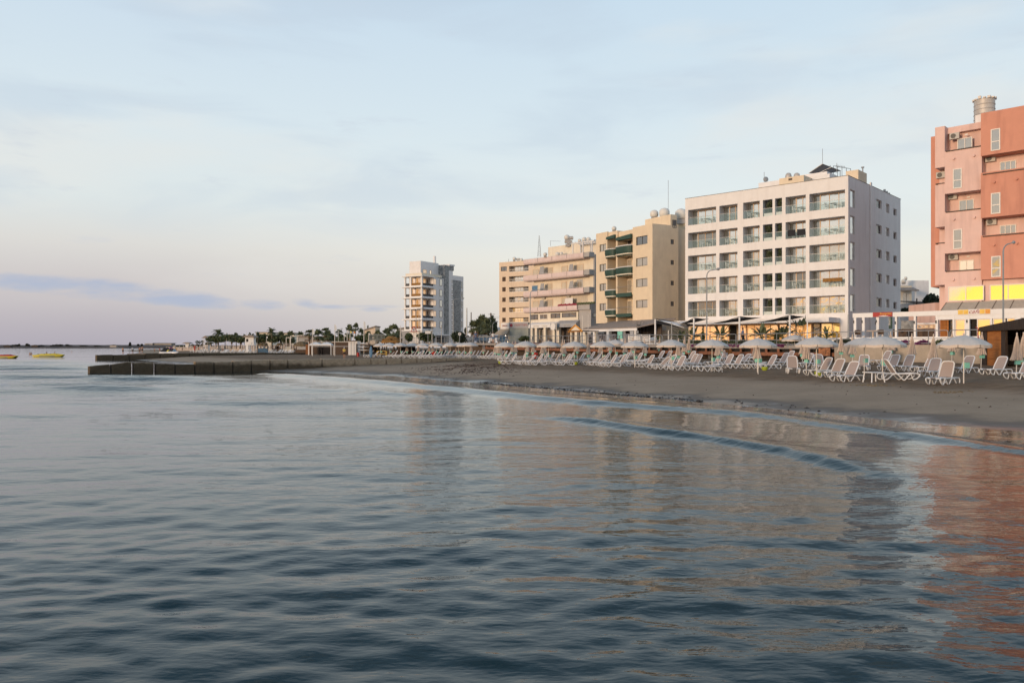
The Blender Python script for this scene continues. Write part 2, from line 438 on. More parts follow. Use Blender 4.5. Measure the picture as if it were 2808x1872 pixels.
def window(parent, x0, x1, z0, z1, d, mull=1, frame='frame_white', pane='glass_curtain', fw=.07, name='window', bar=None, ax='x'):
    """frame part with a pane sub-part; d = outer face, glass set 4 cm behind"""
    fr = MB()
    def bx(a0, a1, e0, e1, c0, c1):
        if ax == 'x': fr.box(a0, a1, e0, e1, c0, c1)
        else: fr.box(e0, e1, a0, a1, c0, c1)
    s = 1 if ax == 'x' else -1
    e0, e1 = sorted((d, d+s*.08))
    bx(x0, x1, e0, e1, z1-fw, z1); bx(x0, x1, e0, e1, z0, z0+fw)
    bx(x0, x0+fw, e0, e1, z0+fw, z1-fw); bx(x1-fw, x1, e0, e1, z0+fw, z1-fw)
    for i in range(1, mull+1):
        c = x0+(x1-x0)*i/(mull+1); bx(c-fw*.45, c+fw*.45, e0, e1, z0+fw, z1-fw)
    if bar:
        c = z0+(z1-z0)*bar; q = MB.box
        xs = [x0+fw]+[x0+(x1-x0)*i/(mull+1) for i in range(1, mull+1)]+[x1-fw]
        for i in range(len(xs)-1):
            a = xs[i]+(fw*.45 if i else 0); b = xs[i+1]-(fw*.45 if i < len(xs)-2 else 0)
            bx(a, b, e0, e1, c-fw*.5, c+fw*.5)
    f = fr.build(name, frame, parent)
    p = MB(); g0, g1 = sorted((d+s*.045, d+s*.06))
    if ax == 'x': p.box(x0+.02, x1-.02, g0, g1, z0+.02, z1-.02)
    else: p.box(g0, g1, x0+.02, x1-.02, z0+.02, z1-.02)
    p.build('pane', pane, f)
    return f
# ------------------------------------------------------------------ shore geometry
SHORE = np.array([(120, -60), (45, 0), (28, 10), (20, 17.5), (14.6, 22.4), (12.8, 25.2), (11.9, 27.2), (8.3, 34.7), (7.6, 36.7), (5.44, 39.5), (2.38, 45.3),
                  (-2.07, 52.9), (-3.85, 55.5), (-10.6, 67.5), (-18.8, 74.2), (-25, 78.8), (-31, 82), (-46, 113), (-57, 128), (-74, 153), (-79, 160), (-90, 183),
                  (-120, 240), (-181, 382), (-300, 600), (-330, 900)], float)
WALL_N = [(-36.7, 68.0), (-21.5, 85.0), (-5.1, 104.5)]            # near breakwater line
def seg_dist(x, y, pts):
    """distance to a polyline and the side of it (positive = to the right of its direction)"""
    best = np.full(x.shape, 1e9); side = np.zeros(x.shape)
    for (ax, ay), (bx, by) in zip(pts[:-1], pts[1:]):
        dx, dy = bx-ax, by-ay; L2 = dx*dx+dy*dy
        t = np.clip(((x-ax)*dx+(y-ay)*dy)/L2, 0, 1)
        d = np.hypot(x-(ax+t*dx), y-(ay+t*dy))
        c = (x-ax)*dy-(y-ay)*dx
        up = d < best-1e-9
        side = np.where(up, np.sign(c), side); best = np.where(up, d, best)
    return best, side
def sstep(a, b, x):
    t = np.clip((x-a)/(b-a), 0, 1); return t*t*(3-2*t)
def vnoise(x, y, seed=0):
    """smooth value noise, numpy"""
    xi = np.floor(x).astype(np.int64); yi = np.floor(y).astype(np.int64); fx = x-xi; fy = y-yi
    def h(a, b):
        n = (a*374761393 + b*668265263 + seed*974711) & 0x7fffffff
        n = ((n ^ (n >> 13))*1274126177) & 0x7fffffff
        return ((n ^ (n >> 16)) & 0xffff)/65535.
    u = fx*fx*(3-2*fx); v = fy*fy*(3-2*fy)
    return (h(xi, yi)*(1-u)+h(xi+1, yi)*u)*(1-v)+(h(xi, yi+1)*(1-u)+h(xi+1, yi+1)*u)*v
def terrain(x, y):
    x = np.asarray(x, float); y = np.asarray(y, float)
    d, s = seg_dist(x, y, SHORE); d = d*s
    east = sstep(-14, 2, x)
    flat = .80 + .0*x
    inland = sstep(16, 46, d)*.75*sstep(-2, 14, x)
    z = np.where(d < 0, np.maximum(d*.06, -1.6), np.minimum(d*.050, .68)) + np.where(d > 0, inland, 0)
    z = np.where(d > 14, z + (1-sstep(-2, 14, x))*sstep(14, 30, d)*.12, z)
    # the hollow in front of the near breakwater
    wa, wb = np.array(WALL_N[0]), np.array(WALL_N[2]); t = wb-wa; t = t/np.hypot(*t)
    across = (x-wa[0])*t[1]-(y-wa[1])*t[0]                        # positive on the camera side
    hollow = sstep(-.2, .5, across)*sstep(24, 8, across)*(1-sstep(-13, 2, x))*(y > 60)
    z = np.where((d > 0) & (hollow > 0), z*(1-hollow*.62), z)
    z = z + sstep(1.5, 9, d)*((vnoise(x*.25, y*.25, 3)-.5)*.10 + (vnoise(x*1.3, y*1.3, 4)-.5)*.05*sstep(6, 16, d))
    return z
def tz(x, y): return float(terrain(np.array([x]), np.array([y]))[0])

# promenade edge, from the right of the view to the far left
EDGE = [(60, 20), (37.8, 54), (34, 61), (28.4, 68.5), (24.6, 76), (15.5, 94), (5.1, 115), (-15, 155), (-45, 225), (-90, 310), (-200, 520)]
def deck_z(y): return 2.6 + .75*min(max((y-78)/80., 0), 1)

def grid_mesh(name, xs, ys, zf, m, kind='structure'):
    X, Y = np.meshgrid(xs, ys); Z = zf(X, Y)
    n, k = len(ys), len(xs)
    co = np.stack([X, Y, Z], -1).reshape(-1, 3).astype(np.float32)
    me = bpy.data.meshes.new(name)
    idx = np.arange(n*k).reshape(n, k)
    q = np.stack([idx[:-1, :-1], idx[:-1, 1:], idx[1:, 1:], idx[1:, :-1]], -1).reshape(-1, 4)
    me.vertices.add(len(co)); me.vertices.foreach_set('co', co.ravel())
    me.loops.add(q.size); me.loops.foreach_set('vertex_index', q.ravel().astype(np.int32))
    me.polygons.add(len(q)); me.polygons.foreach_set('loop_start', np.arange(0, q.size, 4, dtype=np.int32))
    me.polygons.foreach_set('loop_total', np.full(len(q), 4, np.int32))
    me.polygons.foreach_set('use_smooth', np.ones(len(q), bool))
    me.update(); me.validate()
    me.materials.append(MATS[m])
    o = bpy.data.objects.new(name, me); C.objects.link(o); tag(o, kind=kind)
    return o
def spread(a, b, step, grow, far):
    """coordinates: even step in a..b, then growing to far"""
    out = list(np.arange(a, b, step)); s = step; x = out[-1]
    while x < far: s *= grow; x += s; out.append(x)
    return out
# ---- sand
m, nt, out = new_mat('sand')
b = N(nt, 'ShaderNodeBsdfPrincipled'); geo = N(nt, 'ShaderNodeNewGeometry')
sx = N(nt, 'ShaderNodeSeparateXYZ'); nt.links.new(geo.outputs['Position'], sx.inputs[0])
def noise(scale, st=(1, 1, 1), detail=6, rough=.6, rotz=0.):
    mp = N(nt, 'ShaderNodeMapping'); mp.inputs['Scale'].default_value = st; mp.inputs['Rotation'].default_value = (0, 0, rotz)
    nt.links.new(geo.outputs['Position'], mp.inputs[0])
    no = N(nt, 'ShaderNodeTexNoise'); no.inputs['Scale'].default_value = scale; no.inputs['Detail'].default_value = detail; no.inputs['Roughness'].default_value = rough
    nt.links.new(mp.outputs[0], no.inputs[0]); return no
def mrange(src, a, b_, c, d):
    r = N(nt, 'ShaderNodeMapRange'); r.interpolation_type = 'SMOOTHSTEP'
    for i, v in zip((1, 2, 3, 4), (a, b_, c, d)): r.inputs[i].default_value = v
    nt.links.new(src, r.inputs[0]); return r.outputs[0]
def mixc(f, a, b_):
    mm = N(nt, 'ShaderNodeMix', data_type='RGBA')
    nt.links.new(f, mm.inputs[0])
    for i, v in ((6, a), (7, b_)):
        if isinstance(v, tuple): mm.inputs[i].default_value = (*v, 1)
        else: nt.links.new(v, mm.inputs[i])
    return mm.outputs[2]
def math_(op, a, b_):
    q = N(nt, 'ShaderNodeMath', operation=op)
    for i, v in enumerate((a, b_)):
        if isinstance(v, (int, float)): q.inputs[i].default_value = v
        else: nt.links.new(v, q.inputs[i])
    return q.outputs[0]
n1 = noise(.35); n2 = noise(9, (1, 1, 1), 8, .75); n3 = noise(2.0, (.35, 1.6, 1), 6, .7, R(-35))
lvl = math_('ADD', sx.outputs[2], math_('MULTIPLY', math_('SUBTRACT', n1.outputs[0], .5), .3))
dry = mixc(mrange(n3.outputs[0], .35, .65, 0, 1), (.14, .088, .048), (.26, .172, .105))     # raked upper sand, brown
smooth = mixc(mrange(n1.outputs[0], .3, .7, 0, 1), (.305, .222, .150), (.375, .277, .192))     # smooth grey sand
c = mixc(mrange(lvl, .46, .60, 0, 1), smooth, dry)
c = mixc(mrange(n2.outputs[0], .4, .8, 0, .3), c, (.09, .062, .04))
wet = mrange(lvl, .03, .17, 1, 0)
c = mixc(wet, c, (.13, .105, .085))
n4 = noise(5, (.12, 2.2, 1), 3, .6, R(-40)); c = mixc(math_('MULTIPLY', mrange(n4.outputs[0], .5, .72, 0, .6), mrange(lvl, .35, .6, .25, 1)), c, (.06, .042, .03))
nt.links.new(c, b.inputs['Base Color'])
nt.links.new(mrange(lvl, .0, .10, .28, .95), b.inputs['Roughness'])
b.inputs['Specular IOR Level'].default_value = .35
bp = N(nt, 'ShaderNodeBump'); bp.inputs['Distance'].default_value = .05
nt.links.new(mrange(lvl, .1, .6, .03, .75), bp.inputs['Strength'])
fp = N(nt, 'ShaderNodeTexVoronoi'); fp.inputs['Scale'].default_value = 2.3; fp.inputs['Randomness'].default_value = 1.; nt.links.new(geo.outputs['Position'], fp.inputs[0])
foot = math_('MULTIPLY', mrange(fp.outputs['Distance'], .05, .28, -1.8, 0), mrange(lvl, .35, .6, .12, 1))
hh = math_('ADD', foot, math_('ADD', math_('MULTIPLY', n4.outputs[0], 1.2), math_('ADD', n2.outputs[0], math_('MULTIPLY', n3.outputs[0], 1.5))))
nt.links.new(hh, bp.inputs['Height']); nt.links.new(bp.outputs[0], b.inputs['Normal'])
nt.links.new(b.outputs[0], out.inputs[0])

xs = sorted(set([-x for x in spread(0, 48, .7, 1.12, 4500)]+spread(0, 48, .7, 1.12, 4500)))
ys = [-80, -40, -10]+spread(0, 130, .7, 1.05, 5000)
sand = grid_mesh('beach', np.array(xs), np.array(ys), terrain, 'sand')

# ---- sea
m, nt, out = new_mat('sea_water')
geo = N(nt, 'ShaderNodeNewGeometry')
b = N(nt, 'ShaderNodeBsdfPrincipled'); b.inputs['Base Color'].default_value = (.008, .024, .026, 1)
b.inputs['Roughness'].default_value = .02; b.inputs['IOR'].default_value = 1.29; b.inputs['Specular Tint'].default_value = (.82, .93, 1, 1)
a1 = noise(1.9, (.55, 1.2, 1), 3, .55, R(6)); a2 = noise(5.5, (.55, 1.2, 1), 3, .6, R(-8)); a3 = noise(.33, (.35, 1, 1), 2, .5, R(4)); a4 = noise(17, (.6, 1.4, 1), 2, .5, R(12))
calm = noise(.05, (.5, 1, 1), 3, .5)
amp = mrange(calm.outputs[0], .35, .62, .55, 1.25)
hh = math_('ADD', math_('MULTIPLY', a1.outputs[0], .040), math_('ADD', math_('MULTIPLY', a2.outputs[0], .0115), math_('ADD', math_('MULTIPLY', a3.outputs[0], .045), math_('MULTIPLY', a4.outputs[0], .0020))))
hh = math_('MULTIPLY', hh, amp)
at = N(nt, 'ShaderNodeAttribute'); at.attribute_name = 'calm'
hh = math_('MULTIPLY', hh, at.outputs['Fac'])
sy = N(nt, 'ShaderNodeSeparateXYZ'); nt.links.new(geo.outputs['Position'], sy.inputs[0]); nt.links.new(mrange(sy.outputs[1], 30, 160, .02, .05), b.inputs['Roughness'])
bp = N(nt, 'ShaderNodeBump'); bp.inputs['Distance'].default_value = 1.; bp.inputs['Strength'].default_value = .9
nt.links.new(hh, bp.inputs['Height']); nt.links.new(bp.outputs[0], b.inputs['Normal'])
nt.links.new(b.outputs[0], out.inputs[0])

WAVE_A = [(-21, 68.3), (-11, 55.8), (-4.4, 45.9), (.6, 37.5), (3.06, 33.6), (8.3, 28.0), (10.2, 22.5), (12.0, 17.3), (15.5, 12)]
WAVE_B = [(.2, 27.5), (2.3, 25.2), (5.4, 20.1), (6.7, 16.4), (7.2, 13.4)]
WAVE_C = [(-3.5, 50.5), (0, 42.5), (3.2, 38.6), (6.2, 34.5), (9.0, 30.0)]
WAVE_D = [(-9, 44), (-5.5, 39), (-2.6, 36)]
comps = []; swell = []
wr = np.random.default_rng(5)
for lam, a, n_, spr in ((7.5, .0016, 3, .30), (4.2, .0018, 4, .32), (2.4, .0036, 6, .26), (1.45, .0036, 8, .34), (.9, .0033, 10, .6), (.55, .0034, 12, .75), (.36, .0021, 12, .9)):
    for _ in range(n_):
        l = lam*wr.uniform(.8, 1.25); th = R(90)+R(8)+wr.normal(0, spr)*.75
        comps.append((2*math.pi/l*math.cos(th), 2*math.pi/l*math.sin(th), wr.uniform(0, 6.28), a*wr.uniform(.7, 1.2)/math.sqrt(n_)*1.7, l))
for lam, a, n_ in ((13, .11, 4), (8.0, .095, 6), (5.0, .062, 8), (3.2, .030, 8)):
    for _ in range(n_):
        l = lam*wr.uniform(.75, 1.3); th = R(90)+R(5)+wr.normal(0, .16)
        swell.append((2*math.pi/l*math.cos(th), 2*math.pi/l*math.sin(th), wr.uniform(0, 6.28), a*wr.uniform(.7, 1.2)/math.sqrt(n_), l))
def sea(X, Y):
    d, s = seg_dist(X, Y, SHORE); d = -d*s                        # distance out from the shore
    cell = np.maximum(.06, .009*np.abs(Y)); 
    near = sstep(.0, 17, d)*.88+.12
    wx = X + 1.3*(vnoise(X*.12, Y*.12, 8)-.5)*2; wy = Y + .9*(vnoise(X*.16, Y*.2, 9)-.5)*2
    Z = np.zeros_like(X)
    for kx, ky, ph, a, l in comps:
        fade = np.clip((l/cell-2.5)/3, 0, 1)
        m_ = .7+.6*vnoise(X*.35/l+ph*7, Y*.5/l, int(ph*100))
        Z += a*np.sin(kx*wx+ky*wy+ph)*fade*m_
    off = sstep(13, 60, Y)*sstep(3, 18, d)                          # breezier further out
    for kx, ky, ph, a, l in swell:
        fade = np.clip((l/np.maximum(cell, .06)-2.2)/3, 0, 1)
        Z += off*a*np.sin(kx*wx+ky*wy+ph)*fade*(.25+1.5*vnoise(X*.10+ph*9, Y*.35/l, int(ph*91)))
    Z *= near*sstep(400, 120, np.hypot(X, Y))
    for line, h_, w1, w2, e in ((WAVE_B, .14, 1.1, .30, 1.0), (WAVE_A, .11, .8, .4, 1.6), (WAVE_C, .03, .5, .3, 1.), (WAVE_D, .08, .7, .35, 1.6)):
        L = np.array(line, float)
        jx = X+.30*(vnoise(X*.5, Y*.5, 31)-.5); jy = Y+.30*(vnoise(X*.5, Y*.5, 33)-.5)
        dd, ss = seg_dist(jx, jy, L); sd = dd*ss                    # positive = shore side
        along = np.minimum(np.hypot(X-L[0][0], Y-L[0][1]), np.hypot(X-L[-1][0], Y-L[-1][1]))
        w_ = sstep(0, 3.2, along); gr = np.maximum(1, 1+(Y-20)/22*(e > 1)); w1g, w2g = w1*gr, w2*gr
        prof = np.where(sd > 0, np.exp(-(sd/w2g)**2), np.exp(-(sd/w1g)**2))
        Z += h_*np.minimum(gr, 1.9)*prof*w_*(.92+.16*vnoise(X*.45, Y*.45, 17))
    Z += -.02*sstep(2, 0, d)*0
    return Z
xs = sorted(set([-x for x in spread(0, 4.5, .07, 1.0135, 75)]+spread(0, 4.5, .07, 1.0135, 75)+[s_*v for s_ in (-1, 1) for v in (90, 120, 170, 250, 400, 700, 1300, 2600, 6000)]))
ys = [-300, -100, -40, -15, -5, 0, 1.5, 2.5, 3.2]; y = 3.8; st = .05
while y < 160: ys.append(y); st = max(.045, .0085*y); y += st
ys += [170, 185, 205, 230, 270, 330, 420, 600, 900, 1400, 2300, 4000, 9000]
water = grid_mesh('sea', np.array(xs), np.array(ys), sea, 'sea_water')
co = np.empty(len(water.data.vertices)*3, np.float32); water.data.vertices.foreach_get('co', co); co = co.reshape(-1, 3)
d, s = seg_dist(co[:, 0].astype(float), co[:, 1].astype(float), SHORE); d = -d*s
at = water.data.attributes.new('calm', 'FLOAT', 'POINT')
at.data.foreach_set('value', ((.30+.70*sstep(.5, 18, d))*(1+1.3*sstep(14, 55, co[:, 1].astype(float))*sstep(4, 20, d))).astype(np.float32))

# ---- promenade slab and the road behind it
pm = MB()
outer = [(420, 20), (420, 620), (-200, 620)]
pts = EDGE + outer[::-1]
b0 = 0
top = [(x, y, deck_z(y)) for x, y in EDGE]
far = [(420, y, deck_z(y)) for x, y in EDGE]
for i in range(len(EDGE)-1):
    pm.quad(top[i], far[i], far[i+1], top[i+1])
    (x0, y0, z0), (x1, y1, z1) = top[i], top[i+1]
    pm.quad((x0, y0, z0-.32), top[i], top[i+1], (x1, y1, z1-.32))
    pm.quad((x0, y0, z0-.32), (x1, y1, z1-.32), (x1+3, y1+2, z1-.32), (x0+3, y0+2, z0-.32))
tag(pm.build('promenade', 'paving'), kind='structure')
def edge_at(px):
    """point of the promenade edge seen at photo column px"""
    k = (px-CX)/F
    for (ax, ay), (bx, by) in zip(EDGE[:-1], EDGE[1:]):
        fa, fb = ax-k*ay, bx-k*by
        if fa >= 0 >= fb or fa <= 0 <= fb:
            t = fa/(fa-fb); return Vector((ax+(bx-ax)*t, ay+(by-ay)*t))
    return Vector((k*100, 100))
def offset_line(off):
    out = []
    for i, p in enumerate(EDGE):
        a = Vector(EDGE[max(i-1, 0)]); c = Vector(EDGE[min(i+1, len(EDGE)-1)]); t = (c-a).normalized(); n_ = Vector((t.y, -t.x))
        out.append((p[0]+n_.x*off, p[1]+n_.y*off))               # positive = inland
    return out
def ribbon_wall(name, line, z0, z1f, th, m, label, cat, parent=None):
    w = MB()
    for (ax, ay), (bx, by) in zip(line[:-1], line[1:]):
        t = Vector((bx-ax, by-ay)).normalized(); n_ = Vector((t.y, -t.x))*th
        a0, a1 = z0, z1f(ay); b1 = z1f(by)
        v = [(ax, ay), (bx, by), (bx+n_.x, by+n_.y), (ax+n_.x, ay+n_.y)]
        b_ = len(w.v); w.v += [(*q, z0) for q in v]+[(*v[0], a1), (*v[1], b1), (*v[2], b1), (*v[3], a1)]
        w.f += [(b_, b_+4, b_+5, b_+1), (b_+1, b_+5, b_+6, b_+2), (b_+2, b_+6, b_+7, b_+3), (b_+3, b_+7, b_+4, b_), (b_+4, b_+7, b_+6, b_+5)]
    o = w.build(name, m, parent)
    if label: tag(o, label, cat)
    return o
# rust coloured deck beam with sockets, dark retaining wall set back under it
L2 = [p for p in offset_line(.0)]
mid = offset_line(2.2)
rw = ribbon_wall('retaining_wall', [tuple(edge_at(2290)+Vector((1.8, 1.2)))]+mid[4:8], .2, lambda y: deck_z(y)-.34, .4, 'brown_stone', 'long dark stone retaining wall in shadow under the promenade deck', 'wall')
line = [tuple(edge_at(q)) for q in (2290, 2200, 2090, 1960, 1800, 1700, 1600, 1500, 1400, 1330)]
root = empty('deck_beam', (0, 0, 0), 0, 'rust brown beam with dark sockets carrying the promenade edge above the beach', 'beam')
bb = MB(); sk = MB()
for (ax, ay), (bx, by) in zip(line[:-1], line[1:]):
    t = Vector((bx-ax, by-ay)); L = t.length; t /= L; n_ = Vector((t.y, -t.x))
    for k in range(max(1, int(L/1.55))):
        s0 = k*1.55; s1 = min(s0+1.25, L)
        for q, m0, m1, zz0, zz1 in ((sk, s0, s1, -.66, -.325),):
            c0 = Vector((ax, ay))+t*m0+n_*.35; c1 = Vector((ax, ay))+t*m1+n_*.35; z = deck_z(ay)
            q.quad((*c0, z+zz0), (*c1, z+zz0), (*c1, z+zz1), (*c0, z+zz1))
        c0 = Vector((ax, ay))+t*s1+n_*.02; c1 = Vector((ax, ay))+t*min(s1+.3, L)+n_*.02; z = deck_z(ay)
        bb.quad((*c0, z-.66), (*c1, z-.66), (*c1, z-.325), (*c0, z-.325))
    z0, z1 = deck_z(ay), deck_z(by)
    a = Vector((ax, ay))+n_*.01; c = Vector((bx, by))+n_*.01
    bb.quad((*a, z0-1.0), (*c, z1-1.0), (*c, z1-.66), (*a, z0-.66))
    a2, c2 = a+n_*.6, c+n_*.6
    bb.quad((*a, z0-1.0), (*a2, z0-1.0), (*c2, z1-1.0), (*c, z1-1.0)); bb.quad((*a, z0-.66), (*c, z1-.66), (*c2, z1-.66), (*a2, z0-.66))
bb.build('beam', 'rust_band', root); sk.build('socket_row', 'dark_void', root)
for px in (1345, 1490, 1632, 1820, 1933, 2000, 2137, 2215):
    e = edge_at(px); t_ = tz(e.x+.6, e.y+.5)
    MB().box(-.13, .13, -.13, .13, t_-.3, deck_z(e.y)-.35).build('column', 'steel', root, loc=(e.x+.6, e.y+.45, 0))
# concrete sea wall at the right
sw = [tuple(edge_at(q)) for q in (2296, 2420, 2560, 2690, 2900)]
ribbon_wall('seawall', sw, .2, lambda y: 2.61, .45, 'seawall_concrete', 'bare grey concrete sea wall with black and pink graffiti', 'wall')
W = bpy.data.objects['seawall']
def on_wall(px):
    e = edge_at(px); e2 = edge_at(px+12); t = (e2-e).normalized()
    return e, math.atan2(t.y, t.x)
def scrawl(strokes, px, z, m, name, r=.025, s=1.):
    e, rz = on_wall(px)
    o = MB()
    for st_ in strokes: o.tube([(x*s, -.02, y*s) for x, y in st_], r, 4)
    ob = o.build(name, m, W); ob.location = (e.x, e.y, z); ob.rotation_euler = (0, 0, rz); return ob
scrawl([[(0, 1.05), (.3, 1.12), (.5, .95), (.35, .8), (.6, .72), (.85, .85), (.9, 1.05), (1.1, .75)], [(0, .75), (.3, .62), (.6, .7), (1.05, .5)], [(.0, .5), (.4, .42), (.55, .6), (.9, .3), (1.1, .4)],
        [(0, .3), (.3, .15), (.5, .35), (.8, .1), (1.1, .2)], [(0, .28), (.05, -.1), (.2, 0), (.6, -.12), (1.0, -.08)]], 2529, 1.38, 'ink_dark', 'graffiti', .028, .82)
scrawl([[(0, .6+.13*i), (.5, .55+.13*i), (1.1, .62+.13*i), (2.0, .52+.13*i)] for i in range(-4, 3)]+[[(-.2, 0), (.1, .4), (.3, .9)]], 2632, 1.45, 'graffiti_pink', 'graffiti', .03, 1.)
scrawl([[(0, .9), (.2, .7), (.5, .75), (.4, .5), (.8, .55), (1.1, .4)], [(.3, .35), (.6, .25), (.9, .3), (1.3, .1)]], 2583, 1.5, 'concrete', 'graffiti', .018, .9)
# menu board at the sea wall, blue planters hung on it
e, rz = on_wall(2300)
t = empty('menu_board', (*(edge_at(2270)-Vector((.35, .25))), 0), rz, 'framed board with a food picture leaning at the promenade beam', 'sign')
zz = Z_(977, 70.5)
MB().box(-.62, .5, -.03, .03, zz, zz+.92).build('board', 'menu', t); MB().box(-.62, .5, -.045, -.031, zz+.78, zz+.92).build('header', 'ink_dark', t); MB().box(-.62, .5, -.045, -.031, zz, zz+.07).build('footer', 'ink_dark', t)
for i, px in enumerate((2488, 2510)):
    e, rz = on_wall(px)
    o = MB(); o.prism_y([(-.2, 2.1), (.2, 2.1), (.24, 2.56), (-.24, 2.56)], -.34, -.02)
    tag(o.build('wall_planter', 'planter_blue', None, loc=(e.x, e.y, 0)), 'blue box hung on the concrete sea wall, %s one of two' % ('left' if i == 0 else 'right'), 'planter', 'blue boxes on the sea wall').rotation_euler = (0, 0, rz)

# ---- breakwaters
def breakwater(pts, label, cells, base, thick, name, m, gaps=(), seed=1, ztop=1.):
    r_ = random.Random(seed); root = empty(name, (pts[0][0], pts[0][1], 0), 0, label, 'breakwater')
    P_ = [Vector(p) for p in pts]; segs = [(P_[i+1]-P_[i]).length for i in range(len(P_)-1)]; T = sum(segs)
    def at_(s):
        for i, l in enumerate(segs):
            if s <= l or i == len(segs)-1: return P_[i]+(P_[i+1]-P_[i])*(s/l)
            s -= l
    edges = cells(T)
    for i, (a, b__, zt, tilt) in enumerate(edges):
        pa, pb = at_(a), at_(b__); t = (pb-pa).normalized(); n_ = Vector((t.y, -t.x)); L = (pb-pa).length
        o = MB(); j = [r_.uniform(-.02, .02) for _ in range(4)]
        z_a, z_b = zt-tilt+j[0], zt+tilt+j[1]
        v = [(0, 0), (L, 0), (L, thick), (0, thick)]
        nx, nz = max(3, int(L/.3)), 7
        ring = []
        for q in range(nx+1):                                       # chipped, worn faces: a lofted section with uneven edges
            x = L*q/nx; zt_ = z_a+(z_b-z_a)*q/nx; g = lambda s_=.035: r_.uniform(-s_, s_)
            er = .05 if 0 < q < nx else .10
            sec = [(0, base)]+[(g(.03), base+(zt_-er-base)*k/nz) for k in range(1, nz)]+[(er*.3+g(.02), zt_-er+g(.02)), (er+g(.02), zt_+g(.025)), (thick*.5, zt_+g(.02)), (thick-.05, zt_+g(.025)), (thick, base)]
            ring.append([(x+(g(.025) if 0 < q < nx else 0), y, z_) for y, z_ in sec])
        ns = len(ring[0])
        for rg in ring: o.v += rg
        for q in range(nx):
            for k in range(ns-1): o.f.append((q*ns+k, (q+1)*ns+k, (q+1)*ns+k+1, q*ns+k+1))
        o.f.append(tuple(reversed(range(ns)))); o.f.append(tuple(nx*ns+k for k in range(ns)))
        ob = o.build('block', m, root); ob.location = (pa.x-pts[0][0], pa.y-pts[0][1], 0); ob.rotation_euler = (0, 0, math.atan2(t.y, t.x))
    return root
def sN(px):                                                        # distance along the near wall at column px
    px = max(px, 244.2); k = (px-CX)/F; tot = 0
    for (ax, ay), (bx, by) in zip(WALL_N[:-1], WALL_N[1:]):
        fa, fb = ax-k*ay, bx-k*by; l = math.hypot(bx-ax, by-ay)
        if fa*fb <= 0: return tot+l*fa/(fa-fb)
        tot += l
    return tot
def near_cells(T):
    e = [243, 303.5, 362, 423, 426.5, 480.5, 534.5, 587, 640, 690, 742, 790, 885, 975, 1037, 1062, 1103, 1146, 1187, 1225, 1265, 1305, 1345]
    out_ = []
    tops = [(.90, -.02), (.99, .07), None, (1.03, .0), (.93, .0), (.90, .0), (1.06, 0), (1.0, .02), (1.05, .02), (1.1, 0), (1.12, 0), (1.12, 0), (1.12, 0)]
    px = [(243, 303, .84, .07), (304.5, 362.2, 1.0, .12), (366.0, 423.2, 1.02, 0), (427.0, 480, .88, -.04), (481, 534, .82, 0), (535, 586, 1.02, -.02), (587.5, 638, .98, .02), (639, 689, 1.05, .03),
          (690, 740, 1.1, .02), (741, 788, 1.14, .01), (790, 883, 1.14, 0), (884, 973, 1.13, 0), (974, 1017, 1.1, 0), (1018, 1059, 1.08, 0), (1060, 1101, 1.08, 0), (1102, 1143, 1.07, 0), (1144, 1184, 1.06, 0), (1185, 1223, 1.05, 0),
          (1224.5, 1263, 1.03, 0), (1264, 1303, 1.0, 0)]
    for a, c, z, tl in px: out_.append((sN(a)+.06, sN(c)-.06, z, tl))
    return out_
# wall faces the camera along its right side: direction runs away to the right, thickness to the far side
def breakwater_far_side(*a, **k): return breakwater(*a, **k)
m, nt, out = new_mat('breakwater_stone')
geo = N(nt, 'ShaderNodeNewGeometry'); b = N(nt, 'ShaderNodeBsdfPrincipled'); b.inputs['Roughness'].default_value = .9
sx = N(nt, 'ShaderNodeSeparateXYZ'); nt.links.new(geo.outputs['Position'], sx.inputs[0])
n1 = noise(.9); n2 = noise(4, (1, 1, 3), 8, .8)
lv = math_('ADD', sx.outputs[2], math_('MULTIPLY', math_('SUBTRACT', n1.outputs[0], .5), .9))
xx = math_('MULTIPLY', sx.outputs[0], .045)                       # the seaward end is overgrown, the land end bare concrete
lv = math_('ADD', lv, math_('ADD', xx, 1.05))
c = mixc(mrange(lv, .35, .9, 0, 1), (.085, .060, .036), (.52, .39, .27))
c = mixc(mrange(n2.outputs[0], .4, .7, 0, .75), c, (.15, .11, .065))
nt.links.new(c, b.inputs['Base Color'])
bp = N(nt, 'ShaderNodeBump'); bp.inputs['Distance'].default_value = .06; nt.links.new(n2.outputs[0], bp.inputs['Height']); nt.links.new(bp.outputs[0], b.inputs['Normal'])
nt.links.new(b.outputs[0], out.inputs[0])
breakwater(WALL_N, 'near breakwater of dark weathered concrete blocks running out from the beach', near_cells, -1.2, .5, 'near_breakwater', 'breakwater_stone', seed=3)
FW = [(-77.9, 147), (-62.6, 164), (-47.3, 181), (-30, 200)]
def far_cells(T):
    n_ = 24; out_ = []
    for i in range(n_):
        z = 1.0 if i < 3 else 1.22 if i < 12 else 1.15
        out_.append((T*i/n_+.09, T*(i+1)/n_-.09, z, .02 if i < 3 else 0))
    return out_
breakwater(FW, 'low far breakwater of dark concrete blocks behind the near one', far_cells, -1.0, .9, 'far_breakwater', 'breakwater_stone', seed=5)
tag(MB().box(-.4, 8.5, 0, 1., -1, .95).build('breakwater_slab', 'breakwater_stone', None, loc=(X_(353, 178), 178, 0)), 'short dark outer slab showing just above the left end of the far breakwater', 'breakwater')

